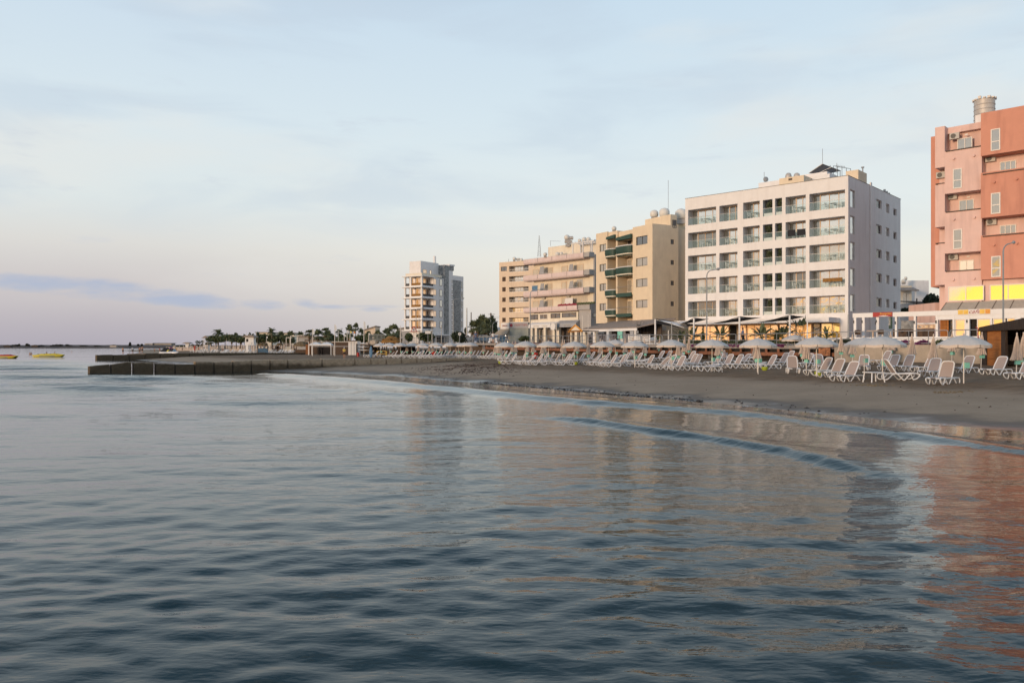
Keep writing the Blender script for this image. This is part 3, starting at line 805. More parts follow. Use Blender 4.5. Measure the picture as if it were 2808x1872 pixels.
# ---- seaweed: dark wrack line at the water and a red brown patch on the sand
def litter(name, pts, m, size=(.05, .16)):
    v = []; f = []
    for x, y in pts:
        z = tz_fast(x, y)
        s = random.uniform(*size); a = random.uniform(0, 3.14); h_ = random.uniform(.01, .05)
        for dx, dy, dz in ((-s, 0, 0), (0, -s*.4, 0), (s, 0, 0), (0, s*.4, 0)):
            v.append((x+dx*math.cos(a)-dy*math.sin(a), y+dx*math.sin(a)+dy*math.cos(a), z-.01))
        v.append((x+random.uniform(-.3, .3)*s, y, z+h_))
        b_ = len(v)-5; f += [(b_, b_+1, b_+4), (b_+1, b_+2, b_+4), (b_+2, b_+3, b_+4), (b_+3, b_, b_+4)]
    me = bpy.data.meshes.new(name); me.from_pydata(v, [], f); me.materials.append(MATS[m])
    o = bpy.data.objects.new(name, me); C.objects.link(o); tag(o, kind='stuff'); return o
def tz_fast(x, y): return tz(x, y)
pts = []
def along(line, n_, j, offs=0.):
    L = np.array(line, float); seg = np.hypot(*np.diff(L, axis=0).T); cum = np.r_[0, np.cumsum(seg)]
    out_ = []
    for _ in range(n_):
        s_ = random.uniform(0, cum[-1]); i = min(np.searchsorted(cum, s_)-1, len(seg)-1); i = max(i, 0); t = (s_-cum[i])/seg[i]
        p = L[i]+(L[i+1]-L[i])*t; d_ = (L[i+1]-L[i])/seg[i]; n__ = np.array((d_[1], -d_[0])); q = p+n__*(random.gauss(0, j)+offs); out_.append(tuple(q))
    return out_
sl = [tuple(p) for p in SHORE[6:14]]
dens = lambda p: random.random() < (.25+.75*(vnoise(np.array(p[0]*1.1), np.array(p[1]*1.1), 2) > .4))
pts = [p for p in along(sl[1:6], 900, .09, .15) if dens(p)]+along(sl, 160, .35, .8)
litter('seaweed_wrack', pts, 'seaweed_line', (.04, .15))
pts = []
while len(pts) < 1900:
    px = random.gauss(1290, 75); Y = random.gauss(76, 7.); x = X_(px, Y)
    if vnoise(np.array(x*.8), np.array(Y*.35), 6) > .38 and tz(x, Y) > .08: pts.append((x, Y))
litter('seaweed_patch', pts, 'seaweed_red', (.05, .2))
pts = [(X_(random.uniform(1250, 2800), y_), y_) for y_ in [random.uniform(27, 66) for _ in range(260)]]
pts = [p for p in pts if .15 < tz(*p) < .9]
litter('beach_debris', pts, 'seaweed_red', (.03, .09))
pts = []
for cx_, cy_ in ((X_(2371, 39.5), 39.5), (X_(2418, 38.6), 38.6), (X_(2600, 34), 34.)):
    for _ in range(70): pts.append((random.gauss(cx_, .35), random.gauss(cy_, .2)))
litter('seaweed_clumps', pts, 'straw', (.04, .12))

random.seed(21)
out_ = []
for p in along([tuple(q) for q in SHORE[3:14]], 2600, .10, -.05):
    if vnoise(np.array(p[0]*.9), np.array(p[1]*.9), 12) > .52: out_.append(p)
for W_, k_ in ((WAVE_A, 500), (WAVE_C, 500)):
    for p in along(W_[2:7] if W_ is WAVE_A else W_, k_, .10, .25):
        if vnoise(np.array(p[0]*.7), np.array(p[1]*.7), 14) > .55: out_.append(p)
v = []; f = []
for x, y in out_:
    z = max(tz(x, y), .0)+.012; s = random.uniform(.015, .06); a = random.uniform(0, 3.14); b_ = len(v)
    for k in range(5): t_ = a+k*1.2566; v.append((x+s*random.uniform(.6, 1.3)*math.cos(t_), y+s*random.uniform(.5, 1.)*math.sin(t_), z))
    f.append((b_, b_+1, b_+2, b_+3, b_+4))
me = bpy.data.meshes.new('sea_foam'); me.from_pydata(v, [], f); me.materials.append(MATS['foam_white'])
tag_ = bpy.data.objects.new('sea_foam', me); C.objects.link(tag_); tag(tag_, kind='stuff')
# ---- far shore across the bay
fl = MB(); v = []; n_ = 160
x0, x1 = X_(-700, 2500), X_(560, 2500)
row = []
for i in range(n_):
    x = x0+(x1-x0)*i/(n_-1)
    hgt = 8.2+3.2*vnoise(np.array(i*.13), np.array(.5), 3)+1.5*vnoise(np.array(i*.5), np.array(1.5), 4)
    hgt *= 1-.55*max(0, (i/(n_-1)-.93)/.07)
    row.append([(x, 2480, -1), (x, 2500, hgt*.45), (x, 2560, float(hgt)), (x, 3200, float(hgt)*.9), (x, 3400, 0)])
for i in range(n_-1):
    for k in range(4): fl.quad(row[i][k], row[i+1][k], row[i+1][k+1], row[i][k+1])
tag(fl.build('far_shore', 'far_land', smooth=True), kind='structure')
# ------------------------------------------------------------------ white hotel
Z0 = 2.6
hf = Fac(1879, 106.5, 2326, 92.0, Z0)
hotel = hf.root('hotel_building', 'white five storey seafront hotel with deep square balcony openings and glass railings', 'building')
L = hf.L
def hx(x): return 1860+x/3.1355
def hy(y): return 400+y/3.1355
top = hf.sz(2325.6, 481.3)[1]
bays = [(84, 325), (353, 509), (557, 700), (727, 810), (831, 892), (922, 1096), (1127, 1433)]
bays = [(hf.s(hx(a)), hf.s(hx(b_))) for a, b_ in bays]
rowsz = [(20.98-Z0-3.1*k, 18.90-Z0-3.1*k) for k in range(5)]
T = 1.25; D = 20.0
ops = [(a, b_, z0, z1) for a, b_ in bays for z1, z0 in rowsz]
w = MB(); w.wall(0, L-.3, 3.35, top, 0, T, ops)
w.box(0.01, L-.3, T, D, 0, top-.35)                                   # body
sideops = []
srows = []
for (xa, xb, ys_) in ((1478, 1521, [(372, 540), (597, 766), (822, 990), (1047, 1210), (1273, 1428)]),
                      (1703, 1749, [(455, 547), (672, 764), (885, 972), (1092, 1178), (1303, 1388)]),
                      (1785, 1815, [(493, 583), (700, 783), (905, 990), (1108, 1190), (1315, 1393)]),
                      (1850, 1877, [(537, 605), (738, 808), (940, 1010), (1140, 1210), (1340, 1405)])):
    d0 = hf.side(hx(xa), 0, L)[0]; d1 = hf.side(hx(xb), 0, L)[0]
    for k, (ya, yb) in enumerate(ys_):
        zt = hf.side(hx(xa), hy(ya), L)[1]; zb = hf.side(hx(xb), hy(yb), L)[1]
        sideops.append((d0, d1, zb, zt, xa))
w.wall(0, D, -.3, top, L-.3, L, [o[:4] for o in sideops], axis='y')
w.box(0.0, L-.3, D, D+.3, 0, top)                                     # back parapet
w.box(0, .3, T, D, top-.35, top)
w.build('wall', 'hotel_white', hotel)
MB().box(-.03, L+.03, -.03, .12, top, top+.05).box(L-.12, L+.03, .12, D+.2, top, top+.05).build('coping', 'frame_dark', hotel)
for d0, d1, zb, zt, xa in sideops:
    if xa == 1478: window(hotel, d0+.02, d1-.02, zb+.02, zt-.02, L-.12, 0, 'frame_white', 'glass_hotel', ax='y', name='side_window')
    else: window(hotel, d0+.02, d1-.02, zb+.02, zt-.02, L-.16, 0, 'frame_white', 'glass_hotel' if xa == 1785 else 'glass_dark', ax='y', name='side_window')
dp = hf.side(hx(1645), 0, L)[0]; dq = hf.side(hx(1664), 0, L)[0]
MB().box(L, L+.14, dp, dp+.5, -.2, top+.35).build('service_shaft', 'white_paint', hotel)
bay_word = ['leftmost bay', 'second bay from left', 'third bay from left', 'left planter bay', 'right planter bay', 'second bay from right', 'rightmost bay']
floor_word = ['fifth', 'fourth', 'third', 'second', 'first']
hr = random.Random(3)
# furniture prototypes
tb = empty('balcony_table', (0, 0, -50), 0, 'x', 'table'); MB().box(-.36, .36, -.36, .36, .70, .74).build('table_top', 'lamp_grey', tb); MB().cyl((0, 0, 0.02), (0, 0, .7), .05, .05, 8).box(-.22, .22, -.22, .22, 0, .03).build('pedestal', 'plastic_white', tb)
Tb = Proto(tb)
ch = empty('balcony_chair', (0, 0, -50), 0, 'x', 'chair')
o = MB().box(-.24, .24, -.22, .24, .42, .46); o.build('seat', 'plastic_white', ch)
o = MB()
for i in range(4): o.box(-.24, .24, .2, .23, .52+.1*i, .585+.1*i)
o.box(-.26, -.24, .19, .24, .46, .92); o.box(.24, .26, .19, .24, .46, .92); o.build('backrest', 'plastic_white', ch)
o = MB()
for sx_ in (-.25, .22):
    for sy_ in (-.22, .21): o.box(sx_, sx_+.03, sy_, sy_+.03, 0, .42 if sy_ > 0 else .42)
    o.box(sx_, sx_+.03, -.19, .19, .62, .65)
    o.box(sx_, sx_+.03, -.22, -.19, .42, .62)
o.build('leg_frame', 'plastic_white', ch)
Ch = Proto(ch)
for bi, (a, b_) in enumerate(bays):
    for k, (z1, z0) in enumerate(rowsz):
        fl_, bw = floor_word[k], bay_word[bi]
        if bi in (3, 4):
            MB().box(a+.05, b_-.05, .22, .8, z0, z0+.42).build('planter_box', 'white_paint', hotel)
            MB().box(a+.01, b_-.01, T-.45, T-.4, z0, z1).build('planter_screen', 'glass_dark', hotel)
        else:
            wd = b_-a; dark = .85 if wd > 2.2 else .5
            window(hotel, a+.012+dark, b_-.012, z0, z1-.02, T-.1, max(1, round((wd-dark)/1.15)-1), 'frame_wood', hr.choice(('glass_hotel', 'glass_hotel', 'glass_hotel', 'glass_drawn', 'glass_side')), .075, name='balcony_door')
            window(hotel, a+.012, a+dark, z0, z1-.02, T-.09, 0, 'frame_white', 'glass_side', .05, name='fixed_window')
        g = MB().box(a+.01, b_-.01, .06, .075, z0+.04, z0+.98); gl = g.build('glass_railing', 'rail_glass', hotel)
        MB().box(a+.005, b_-.005, .045, .09, z0+.98, z0+1.02).build('handrail', 'steel', gl)
        if bi in (0, 1, 2, 5, 6) and not (bi == 1 and k == 0):
            cx_ = a+(b_-a)*(.62 if b_-a > 2.5 else .6); t_ = hf.w(cx_, .62, z0)
            Tb.put(t_, hf.rz, 'small grey balcony table, %s floor of the white hotel, %s' % (fl_, bw), group='tables on the hotel balconies')
            for q, (dx, rz_) in enumerate(((-.68, R(90)), (.68, R(-90)))):
                if cx_+dx+.3 > b_: continue
                side_ = 'left' if q == 0 else 'right'
                Ch.put(hf.w(cx_+dx, .62+hr.uniform(-.08, .08), z0), hf.rz+rz_+hr.uniform(-.3, .3), 'white chair %s of its table, %s floor of the white hotel, %s' % (side_, fl_, bw), group='chairs on the hotel balconies')
# dark towels on the fourth floor, second bay from right; patterned one second floor right bay
a, b_ = bays[5]; z1, z0 = rowsz[1]
for i, (xa, xb) in enumerate(((.1, .48), (.58, .98))):
    o = MB().box(a+(b_-a)*xa, a+(b_-a)*xb, -.015, .04, z0+.3, z0+1.06)
    ob = o.build('towel', 'cloth_dark'); ob.location = (hf.A.x, hf.A.y, Z0); ob.rotation_euler = (0, 0, hf.rz)
    tag(ob, 'dark towel hung over a fourth floor glass railing of the hotel, %s one of two' % ('left' if i == 0 else 'right'), 'towel')
a, b_ = bays[6]; z1, z0 = rowsz[3]
ob = MB().box(a+1.6, a+3.9, -.015, .04, z0+.62, z0+1.06).build('towel', 'straw_golden'); ob.location = (hf.A.x, hf.A.y, Z0); ob.rotation_euler = (0, 0, hf.rz)
tag(ob, 'brown and gold cloth hung on the second floor railing of the hotel, rightmost bay', 'towel')
# roof things of the hotel
rz_ = top
def hroof(px0, px1, pyt, pyb, d, dd, name, m, parent=hotel):
    a_, zt = hf.sz(px0, pyt, d); b2, _ = hf.sz(px1, pyt, d); zt2 = zt; zb = hf.sz(px0, pyb, d)[1]
    return MB().box(a_, b2, d, d+dd, zb, max(zt, zt2)).build(name, m, parent), a_, b2, zb, max(zt, zt2)
hroof(2092, 2275, 503, 520, 5.0, 8, 'penthouse', 'hotel_white'); 
a_, zt = hf.sz(2082, 503, 3.6); b2, _ = hf.sz(2140, 500, 3.6)
MB().box(a_, b2+1.5, 3.4, 9, zt-.75, zt).build('roof_slab', 'hotel_white', hotel)
MB().box(hf.s(2137, 2.4), hf.s(2204, 2.4), 2.4, 5.0, top-.6, hf.sz(2204, 480, 2.4)[1]).build('plant_room', 'beige_stucco', hotel)
MB().box(hf.s(2162, 2.36), hf.s(2172, 2.36), 2.36, 2.5, hf.sz(2165, 495, 2.4)[1], hf.sz(2165, 489.5, 2.4)[1]).build('vent', 'brown_stone', hotel)
MB().box(hf.s(2201, 7), hf.s(2268, 7), 7, 12, top-.6, hf.sz(2268, 470, 7)[1]).build('lift_house', 'hotel_white', hotel)
for i, px in enumerate((2162, 2170, 2185)):
    p = hf.sz(px, 477, 8); q = hf.w(p[0], 8, 0)
    if i == 1: continue
    t = empty('water_tank', (q.x, q.y, Z0+p[1]-.9), hf.rz, 'round grey rooftop tank of the hotel, %s one of two' % ('left' if i == 0 else 'right'), 'tank', 'tanks on the hotel roof')
    MB().lathe([(.15, -.6), (.35, -.4), (.42, .0), (.42, .55), (.36, .85), (.2, 1.0), (.02, 1.03)], (0, 0, 0), 14).build('tank_body', 'tank_metal', t, smooth=True)
    MB().box(-.35, .35, -.35, .35, -2.2, -.5).build('stand', 'grey_stucco', t)
# solar rack
q = hf.sz(2232, 475, 8.5); sr = empty('solar_rack', hf.w(q[0], 8.5, q[1]), hf.rz, 'dark tilted solar panels on a steel frame on top of the white hotel', 'solar panels')
def hp(px, py, d=8.5): a_, z = hf.sz(px, py, d); return (a_-q[0], 0, z-q[1])
A_, B_, C_, D_ = hp(2218, 475), hp(2246.5, 445), hp(2293, 462), hp(2272, 474)
o = MB(); thick = .12
def slab(o, p, dy0, dy1):
    for (x, _, z), dy in zip(p, (dy0,)*len(p)): pass
for j in range(1):
    p1 = [(A_[0], 0, A_[2]), (D_[0], .3, D_[2]), (C_[0], 1.6, C_[2]), (B_[0], 1.2, B_[2])]
    o.quad(*p1); o.quad(*[(x, y+.12, z-.02) for x, y, z in reversed(p1)])
    for i in range(4):
        a1, b1 = p1[i], p1[(i+1) % 4]; o.quad(a1, (a1[0], a1[1]+.12, a1[2]-.02), (b1[0], b1[1]+.12, b1[2]-.02), b1)
o.build('panel', 'solar', sr)
o = MB(); o.cyl((A_[0], -.03, A_[2]), (B_[0], 1.15, B_[2]), .05, None, 5); m1 = [(A_[i]+D_[i])/2 for i in range(3)]; m2 = [(B_[i]+C_[i])/2 for i in range(3)]
o.cyl((m1[0], .1, m1[2]), (m2[0], 1.35, m2[2]), .05, None, 5)
o.build('bright_rail', 'frame_white', sr)
o = MB()
for x_, zt in ((B_[0], B_[2]), (B_[0]+.9, B_[2]-.3), (C_[0], C_[2])): o.cyl((x_, 1.4, -.6), (x_, 1.4, zt), .04, None, 5)
for i in range(5): o.cyl((C_[0]-.9+i*.55, 1.5, -.9), (C_[0]-.9+i*.55, 1.5, .9-i*.18), .03, None, 4)
o.tube([(C_[0]-.9, 1.5, .9), (C_[0]+1.3, 1.5, .18)], .03, 4)
o.build('rack_frame', 'dark_metal', sr)
def mast(px, pyt, pyb, Y, r, label, name='mast', m='lamp_grey', cat='mast', r1=None):
    z0 = Z_(pyb, Y); z1 = Z_(pyt, Y)
    o = MB().cyl((0, 0, 0), (0, 0, z1-z0), r, r1 or r, 6).build(name, m, None, loc=(X_(px, Y), Y, z0)); return tag(o, label, cat)
mast(2255.5, 408, 478, 104, .03, 'thin tall antenna rod above the solar panels on the hotel roof')
mast(2095.5, 472, 505, 104, .03, 'thin rod antenna at the left end of the hotel penthouse roof')
t = empty('television_aerial', (X_(2302, 101), 101, Z_(475, 101)), 0, 'spiky television aerial right of the solar panels', 'aerial')
MB().cyl((-.35, 0, 0), (-.35, 0, 1.3), .03, None, 5).build('pole', 'lamp_grey', t)
o = MB().cyl((-.5, 0, .95), (.75, 0, .8), .02, None, 4)
for i in range(6): o.cyl((-.3+.18*i, -.05, .72-.02*i), (-.26+.18*i, .05, 1.12-.03*i), .015, None, 4)
o.build('antenna_array', 'lamp_grey', t)
t = tag(MB().ball((0, 0, 0), .35, .15, .35).cyl((0, 0, -.8), (0, 0, 0), .04, None, 5).build('satellite_dish', 'lamp_grey', None, loc=(X_(2100, 103), 103, Z_(492, 103))), 'grey satellite dish beside the left antenna on the hotel roof', 'dish')
da = hf.side(2335, 0, L)[0]; db = hf.side(2391, 0, L)[0]
MB().box(L-2.2, L-.7, 5.5, 8.6, top-.6, hf.side(2391, 483, L-.7)[1]).build('stair_head', 'beige_stucco', hotel)
o = MB().cyl((L-1.0, 8.0, top), (L-1.0, 8.0, top+2.4), .08, None, 8).cyl((L-1.0, 8.0, top+2.4), (L-1.0, 8.0, top+2.52), .2, None, 8); o.build('flue', 'steel', hotel)
for i in range(3): MB().cyl((L-.6, 15.2+i*.9, top), (L-.6, 15.2+i*.9, top+.7-.1*i), .16, None, 8).build('vent', 'steel', hotel)
MB().box(L-1.4, L-.35, 12.5, 14.5, top-.3, top+.28).build('vent', 'white_paint', hotel)
# ground floor
gz = 3.35
xl = hf.s(1843)
glz0 = 0.25
MB().box(hf.s(1848, -3.4), L-1.0, -3.4, 0.0, 2.75, 3.3).build('canopy_slab', 'hotel_white', hotel)
MB().box(0, L-2.0, .9, T, -.3, 3.35).build('ground_wall', 'beige_stucco', hotel)
MB().box(L-1.9, L, -.02, .3, -.3, 3.35).box(L-1.9, L-1.0, .3, T, -.3, 3.35).build('corner_pier', 'hotel_white', hotel)
gx = [0.3, 2.3, 4.3, 6.1, 7.3, 8.5, 10.6, 12.8, 15.0, 17.0]
for i in range(len(gx)-1):
    if i in (3,):
        MB().box(gx[i]+.05, gx[i+1]-.25, .8, .88, glz0, 2.7).build('dark_doorway', 'dark_void', hotel); continue
    window(hotel, gx[i]+.03, gx[i+1]-.03, glz0, 2.72, .72, 1, 'frame_wood', 'glass_ground', .09, name='restaurant_window')
window(hotel, 17.1, 18.0, glz0, 2.72, .72, 0, 'frame_dark', 'glass_dark', .07, name='restaurant_door')
window(hotel, 18.05, L-2.0, glz0, 2.72, .70, 0, 'frame_wood', 'glass_glow', .07, name='restaurant_window')
window(hotel, L-1.85, L-.9, glz0, 2.7, -.1, 0, 'frame_wood', 'glass_glow', .07, name='restaurant_window')
MB().box(-2.2, L+1.5, -6.3, .9, -.35, .25).build('terrace_floor', 'terrace_stone', hotel)
MB().box(-2.2, L+.4, -6.5, -6.3, -.35, .42).build('terrace_edge', 'white_paint', hotel)

# stair terrace poles + shade sails
def spole(px, pyt, pyb, Y, r=.1):
    z0, z1 = Z_(pyb, Y), Z_(pyt, Y)
    return (X_(px, Y), Y, z0, z1)
sails = [(1797, 875, 96, 'leftmost'), (1902.8, 872, 93, 'second from left'), (2027.8, 869, 89, 'third from left'), (2165.5, 864.5, 85, 'rightmost')]
for i, (px, pyt, Y, wd) in enumerate(sails):
    x, y, z1 = X_(px, Y), Y, Z_(pyt, Y)
    tag(MB().cyl((0, 0, 0), (0, 0, z1-2.7), .12, .1, 10).build('sail_post', 'white_paint', None, loc=(x, y, 2.7)), 'white steel post holding a shade sail before the hotel, %s one' % wd.replace('second from left', 'second from left'), 'post', 'posts of the shade sails')
    if i == 0:
        pl, zl = Vector((x+3.4, y-1.5)), z1-1.2; pr, zr = Vector((x+7.5, y+1)), z1-.9; pb_, zb = Vector((x+6, y+5)), z1-.5
    else:
        lpx, lpy = (1862, 888.5) if i == 1 else (1945, 888) if i == 2 else (2070, 885)
        rpx, rpy = (1945, 874) if i == 1 else (2088, 870.5) if i == 2 else (2208, 867.5)
        pl = Vector((X_(lpx, Y+1), Y+1)); zl = Z_(lpy, Y+1); pr = Vector((X_(rpx, Y+3.5), Y+3.5)); zr = Z_(rpy, Y+3.5)
        pb_ = Vector((X_(px-40, Y+6.5), Y+6.5)); zb = Z_(pyt+10, Y+6.5)
    a3, b3, c3, d3 = Vector((x, y, z1-.05)), Vector((*pl, zl)), Vector((*pb_, zb)), Vector((*pr, zr))
    # hypar sail: bilinear patch with hollowed edges
    n_ = 10; o = MB()
    for u in range(n_+1):
        for v_ in range(n_+1):
            U, V = u/n_, v_/n_
            p = a3*(1-U)*(1-V)+b3*U*(1-V)+c3*U*V+d3*(1-U)*V
            cen = (a3+b3+c3+d3)/4; e = max(abs(U-.5), abs(V-.5))*2; k_ = (1-(abs(U-.5)*2 if e == abs(V-.5)*2 else abs(V-.5)*2))
            p = p.lerp(cen, .12*e*k_)
            o.v.append(tuple(p-Vector((x, y, 2.7))))
    for u in range(n_):
        for v_ in range(n_):
            q0 = u*(n_+1)+v_; o.f.append((q0, q0+n_+1, q0+n_+2, q0+1))
    sl_ = o.build('shade_sail', 'white_paint', None, smooth=True, loc=(x, y, 2.7)); tag(sl_, 'grey and white shade sail stretched before the hotel restaurant, %s one' % wd, 'shade sail', 'shade sails before the hotel')
    up = MB(); O3 = Vector((x, y, 2.7)); hi = a3+Vector((0, 0, .12)); ml = b3.lerp(hi, .5)-Vector((0, 0, .10)); mr = hi.lerp(d3, .5)-Vector((0, 0, .05)); lo = a3-Vector((0, 0, .45))+Vector((.3, 1.2, 0))
    up.quad(b3-O3, ml-O3, hi-O3, lo-O3); up.quad(hi-O3, mr-O3, d3-O3, lo-O3); up.build('upper_sail', 'dark_metal', sl_)
    sol = sl_.modifiers.new('thick', 'SOLIDIFY'); sol.thickness = .03; sol.offset = 0
    

# ------------------------------------------------------------------ beige block with green balconies
def bx5(x): return 1600+x/3.92
def by5(y): return 560+y/3.92
bf = Fac(1634.5, 125.6, 1786, 114.0, 2.8)
beige = bf.root('apartment_block', 'beige apartment block with curved dark green balconies next to the white hotel', 'building')
L = bf.L
S5 = lambda x, d=0.: bf.s(bx5(x), d)
def Zr(x, y, d=0.): return bf.sz(bx5(x), by5(y), d)[1]
tR = Zr(725, 210); tL = Zr(140, 318); rec = 2.0
r0, r1, r2, r3 = S5(256), S5(349), S5(365), S5(529)
zb = Zr(700, 1257)
wl = [(173, 243, [(430, 507), (643, 722), (852, 930), (1065, 1143)])]
wr_ = [(565, 688, [(343, 434), (574, 664), (800, 887), (1028, 1112)])]
opsL = [(S5(173), S5(243), Zr(208, b_), Zr(208, a)) for a, b_ in wl[0][2]]
opsR = [(S5(565), S5(688), Zr(626, b_), Zr(626, a)) for a, b_ in wr_[0][2]]
w = MB()
w.wall(0, r0, zb, tL, 0, .3, opsL)
w.wall(r3, L, zb, tR, 0, .3, opsR)
w.box(0, r0, .3, 12, zb, tL-.3); w.box(r3, L, .3, 12.5, 0, tR-.3)
w.box(r1, r2, .01, rec, zb, tR-.1); w.box(r0, r1, rec, 12, zb, tL-.1); w.box(r2, r3, rec, 12, zb, tR-.3)
w.box(r1, r2, rec, 12, zb, tR-.3)
w.box(r0, r1, .25, rec, tL-1.3, tL-.1); w.box(r2, r3, .25, rec, tR-1.5, tR-.2)
w.build('wall', 'beige_stucco', beige)
db_ = bf.side(1857, 0, L)[0]
zt2 = bf.side(1857, by5(262), L)[1]
sops = []
for ya, yb in ((382, 432), (603, 652), (823, 873), (1045, 1095)):
    d0, d1 = bf.side(bx5(925), 0, L)[0], bf.side(bx5(962), 0, L)[0]
    sops.append((d0, d1, bf.side(bx5(943), by5(yb), L)[1], bf.side(bx5(943), by5(ya), L)[1]))
MB().wall(0, db_, -.3, tR, L, L+.25, sops, axis='y').build('side_wall', 'grey_stucco' if False else 'beige_stucco', beige)
for o_ in sops: window(beige, o_[0]+.01, o_[1]-.01, o_[2]+.01, o_[3]-.01, L+.2, 1, 'frame_dark', 'glass_dark', .05, ax='y', name='side_window')
for i, o_ in enumerate(opsL): window(beige, o_[0]+.01, o_[1]-.01, o_[2]+.01, o_[3]-.01, .1, 1, 'frame_dark', 'glass_curtain', .05)
for i, o_ in enumerate(opsR): window(beige, o_[0]+.01, o_[1]-.01, o_[2]+.01, o_[3]-.01, .1, 1, 'frame_dark', 'glass_curtain' if i else 'glass_dark', .05)
def green_balcony(x0, x1, z0, z1, bulge, name='balcony'):
    """curved slatted front"""
    n_ = 12; o = MB(); sl = 8
    for k in range(sl):
        za = z0+(z1-z0)*k/sl; zb_ = z0+(z1-z0)*(k+.82)/sl; tp = .55+.45*min(1, (k+1)/sl*1.6)
        prev = None
        for i in range(n_+1):
            a = math.pi*i/n_; x = (x0+x1)/2-math.cos(a)*(x1-x0)/2*(.80+.20*tp); y = .1-math.sin(a)**.6*bulge*tp
            if prev: 
                px_, py_ = prev; o.quad((px_, py_, za), (x, y, za), (x, y, zb_), (px_, py_, zb_)); o.quad((px_, py_, zb_), (x, y, zb_), (x, y+.12, zb_), (px_, py_+.12, zb_))
                o.quad((px_, py_+.03, za), (px_, py_+.03, zb_+.05), (x, y+.03, zb_+.05), (x, y+.03, za))
            prev = (x, y)
    f = o.build(name, 'dark_green', beige)
    pts = [((x0+x1)/2-math.cos(math.pi*i/n_)*(x1-x0)/2, .1-math.sin(math.pi*i/n_)**.6*bulge) for i in range(n_+1)]
    MB().prism([(x0, rec)]+pts+[(x1, rec)], z0+.15, z0+.3).build('floor_slab', 'cream_stucco', f)
    MB().tube([(x, y, z1+.05) for x, y in pts], .07, 5).build('white_rail', 'white_paint', f)
for ya, yb in ((490, 580), (707, 795), (928, 1008), (1138, 1215)): green_balcony(r0-.3, r1, Zr(300, yb), Zr(300, ya), .75)
for ya, yb in ((455, 556), (683, 773)): green_balcony(r2-.15, r3, Zr(445, yb), Zr(445, ya), .85)
for ya, yb in ((955, 995), (1175, 1211)):
    z0, z1 = Zr(445, yb), Zr(445, ya)
    f = MB().box(r2, r3, -.3, -.15, z0, z1).box(r2, r3, -.15, rec, z0+.1, z0+.3).build('balcony', 'dark_green', beige)
    MB().tube([(r2-.1, -.2, Zr(445, ya-68)), (r3+.1, -.2, Zr(445, ya-68))], .03, 5).build('white_rail', 'steel', f)
o = MB().prism_y([(r0+.1, tL-1.3), (r1, tL-1.3), (r1, tL-.75), (r0+.1, tL-.95)], -.35, .25).prism_y([(r2+.05, tR-1.6), (r3, tR-1.6), (r3, tR-.95), (r2+.05, tR-1.15)], -.4, .25); o.build('green_canopy', 'dark_green', beige)
for k, (ya, yb) in enumerate(((380, 480), (600, 700), (815, 950), (1040, 1175))):
    window(beige, S5(440, rec), S5(520, rec), Zr(470, yb, rec), Zr(470, ya, rec), rec-.1, 1, 'frame_white', 'glass_curtain' if k else 'glass_dark', .07, name='balcony_door')
    window(beige, S5(332, rec)-.3, r1-.05, Zr(330, yb+30, rec), Zr(330, ya+35, rec), rec-.1, 0, 'frame_wood', 'glass_curtain', .07, name='balcony_door')
# roof box
za = Zr(700, 128, 3.5)
MB().box(S5(662, 3.5), L+.2, 3.5, db_-.3, tR-.4, bf.sz(bx5(880), by5(120), 3.5)[1]).build('roof_room', 'beige_stucco', beige)
window(beige, bf.side(bx5(955), 0, L+.2)[0], bf.side(bx5(995), 0, L+.2)[0], bf.side(bx5(975), by5(255), L+.2)[1], bf.side(bx5(975), by5(170), L+.2)[1], L+.29, 1, 'frame_dark', 'glass_dark', .05, ax='y', name='side_window')
# rear block seen between this one and the hotel
rb = Fac(1850, 124, 1893, 121, 2.8)
t = rb.root('rear_block', 'narrow beige block squeezed between the green balconied block and the white hotel', 'building')
MB().box(0, rb.L, 0, 9, 0, rb.sz(1870, 594)[1]).build('wall', 'beige_stucco', t); MB().cyl((.6, -.05, 0), (.2, -.05, 14), .05, None, 5).build('drain_pipe', 'brown_stone', t)
def tank(px, py, Y, w_, label, group, kind=0):
    t = empty('water_tank', (X_(px, Y), Y, Z_(py, Y)), random.uniform(-.3, .3), label, 'tank', group)
    r = w_/F*Y/2
    if kind == 0: MB().lathe([(r*.75, -r*.75), (r*.97, -r*.5), (r, 0), (r*.93, r*.4), (r*.6, r*.72), (r*.2, r*.86), (.01, r*.88)], (0, 0, 0), 14).build('tank_body', 'tank_white', t, smooth=True)
    else:
        MB().tube([(-r, 0, 0), (-r*.97, 0, 0), (-r*.9, 0, 0), (r*.9, 0, 0), (r*.97, 0, 0), (r, 0, 0)], r*.5, 12, rs=[r*.3, r*.42, r*.5, r*.5, r*.42, r*.3]).build('tank_body', 'tank_metal', t, smooth=True)
    MB().box(-r*.7, r*.7, -r*.5, r*.5, -r*1.6, -r*.75).build('stand', 'grey_stucco', t)
    return t
tank(1794, 586, 121, 23, 'white round water tank on the beige block roof, left one of the pair', 'tanks on the beige block')
tank(1822, 583, 120, 29, 'white round water tank on the beige block roof, right one of the pair', 'tanks on the beige block')
tank(1868, 587, 122.5, 34, 'white water tank half hidden beside the hotel, on the narrow rear block', 'tanks on the beige block')
tank(1684, 626, 126, 13, 'low white tank peeping over the parapet of the beige block', 'tanks on the beige block')
mast(1832.5, 494, 582, 122, .03, 'tall thin radio mast on the roof of the beige block')
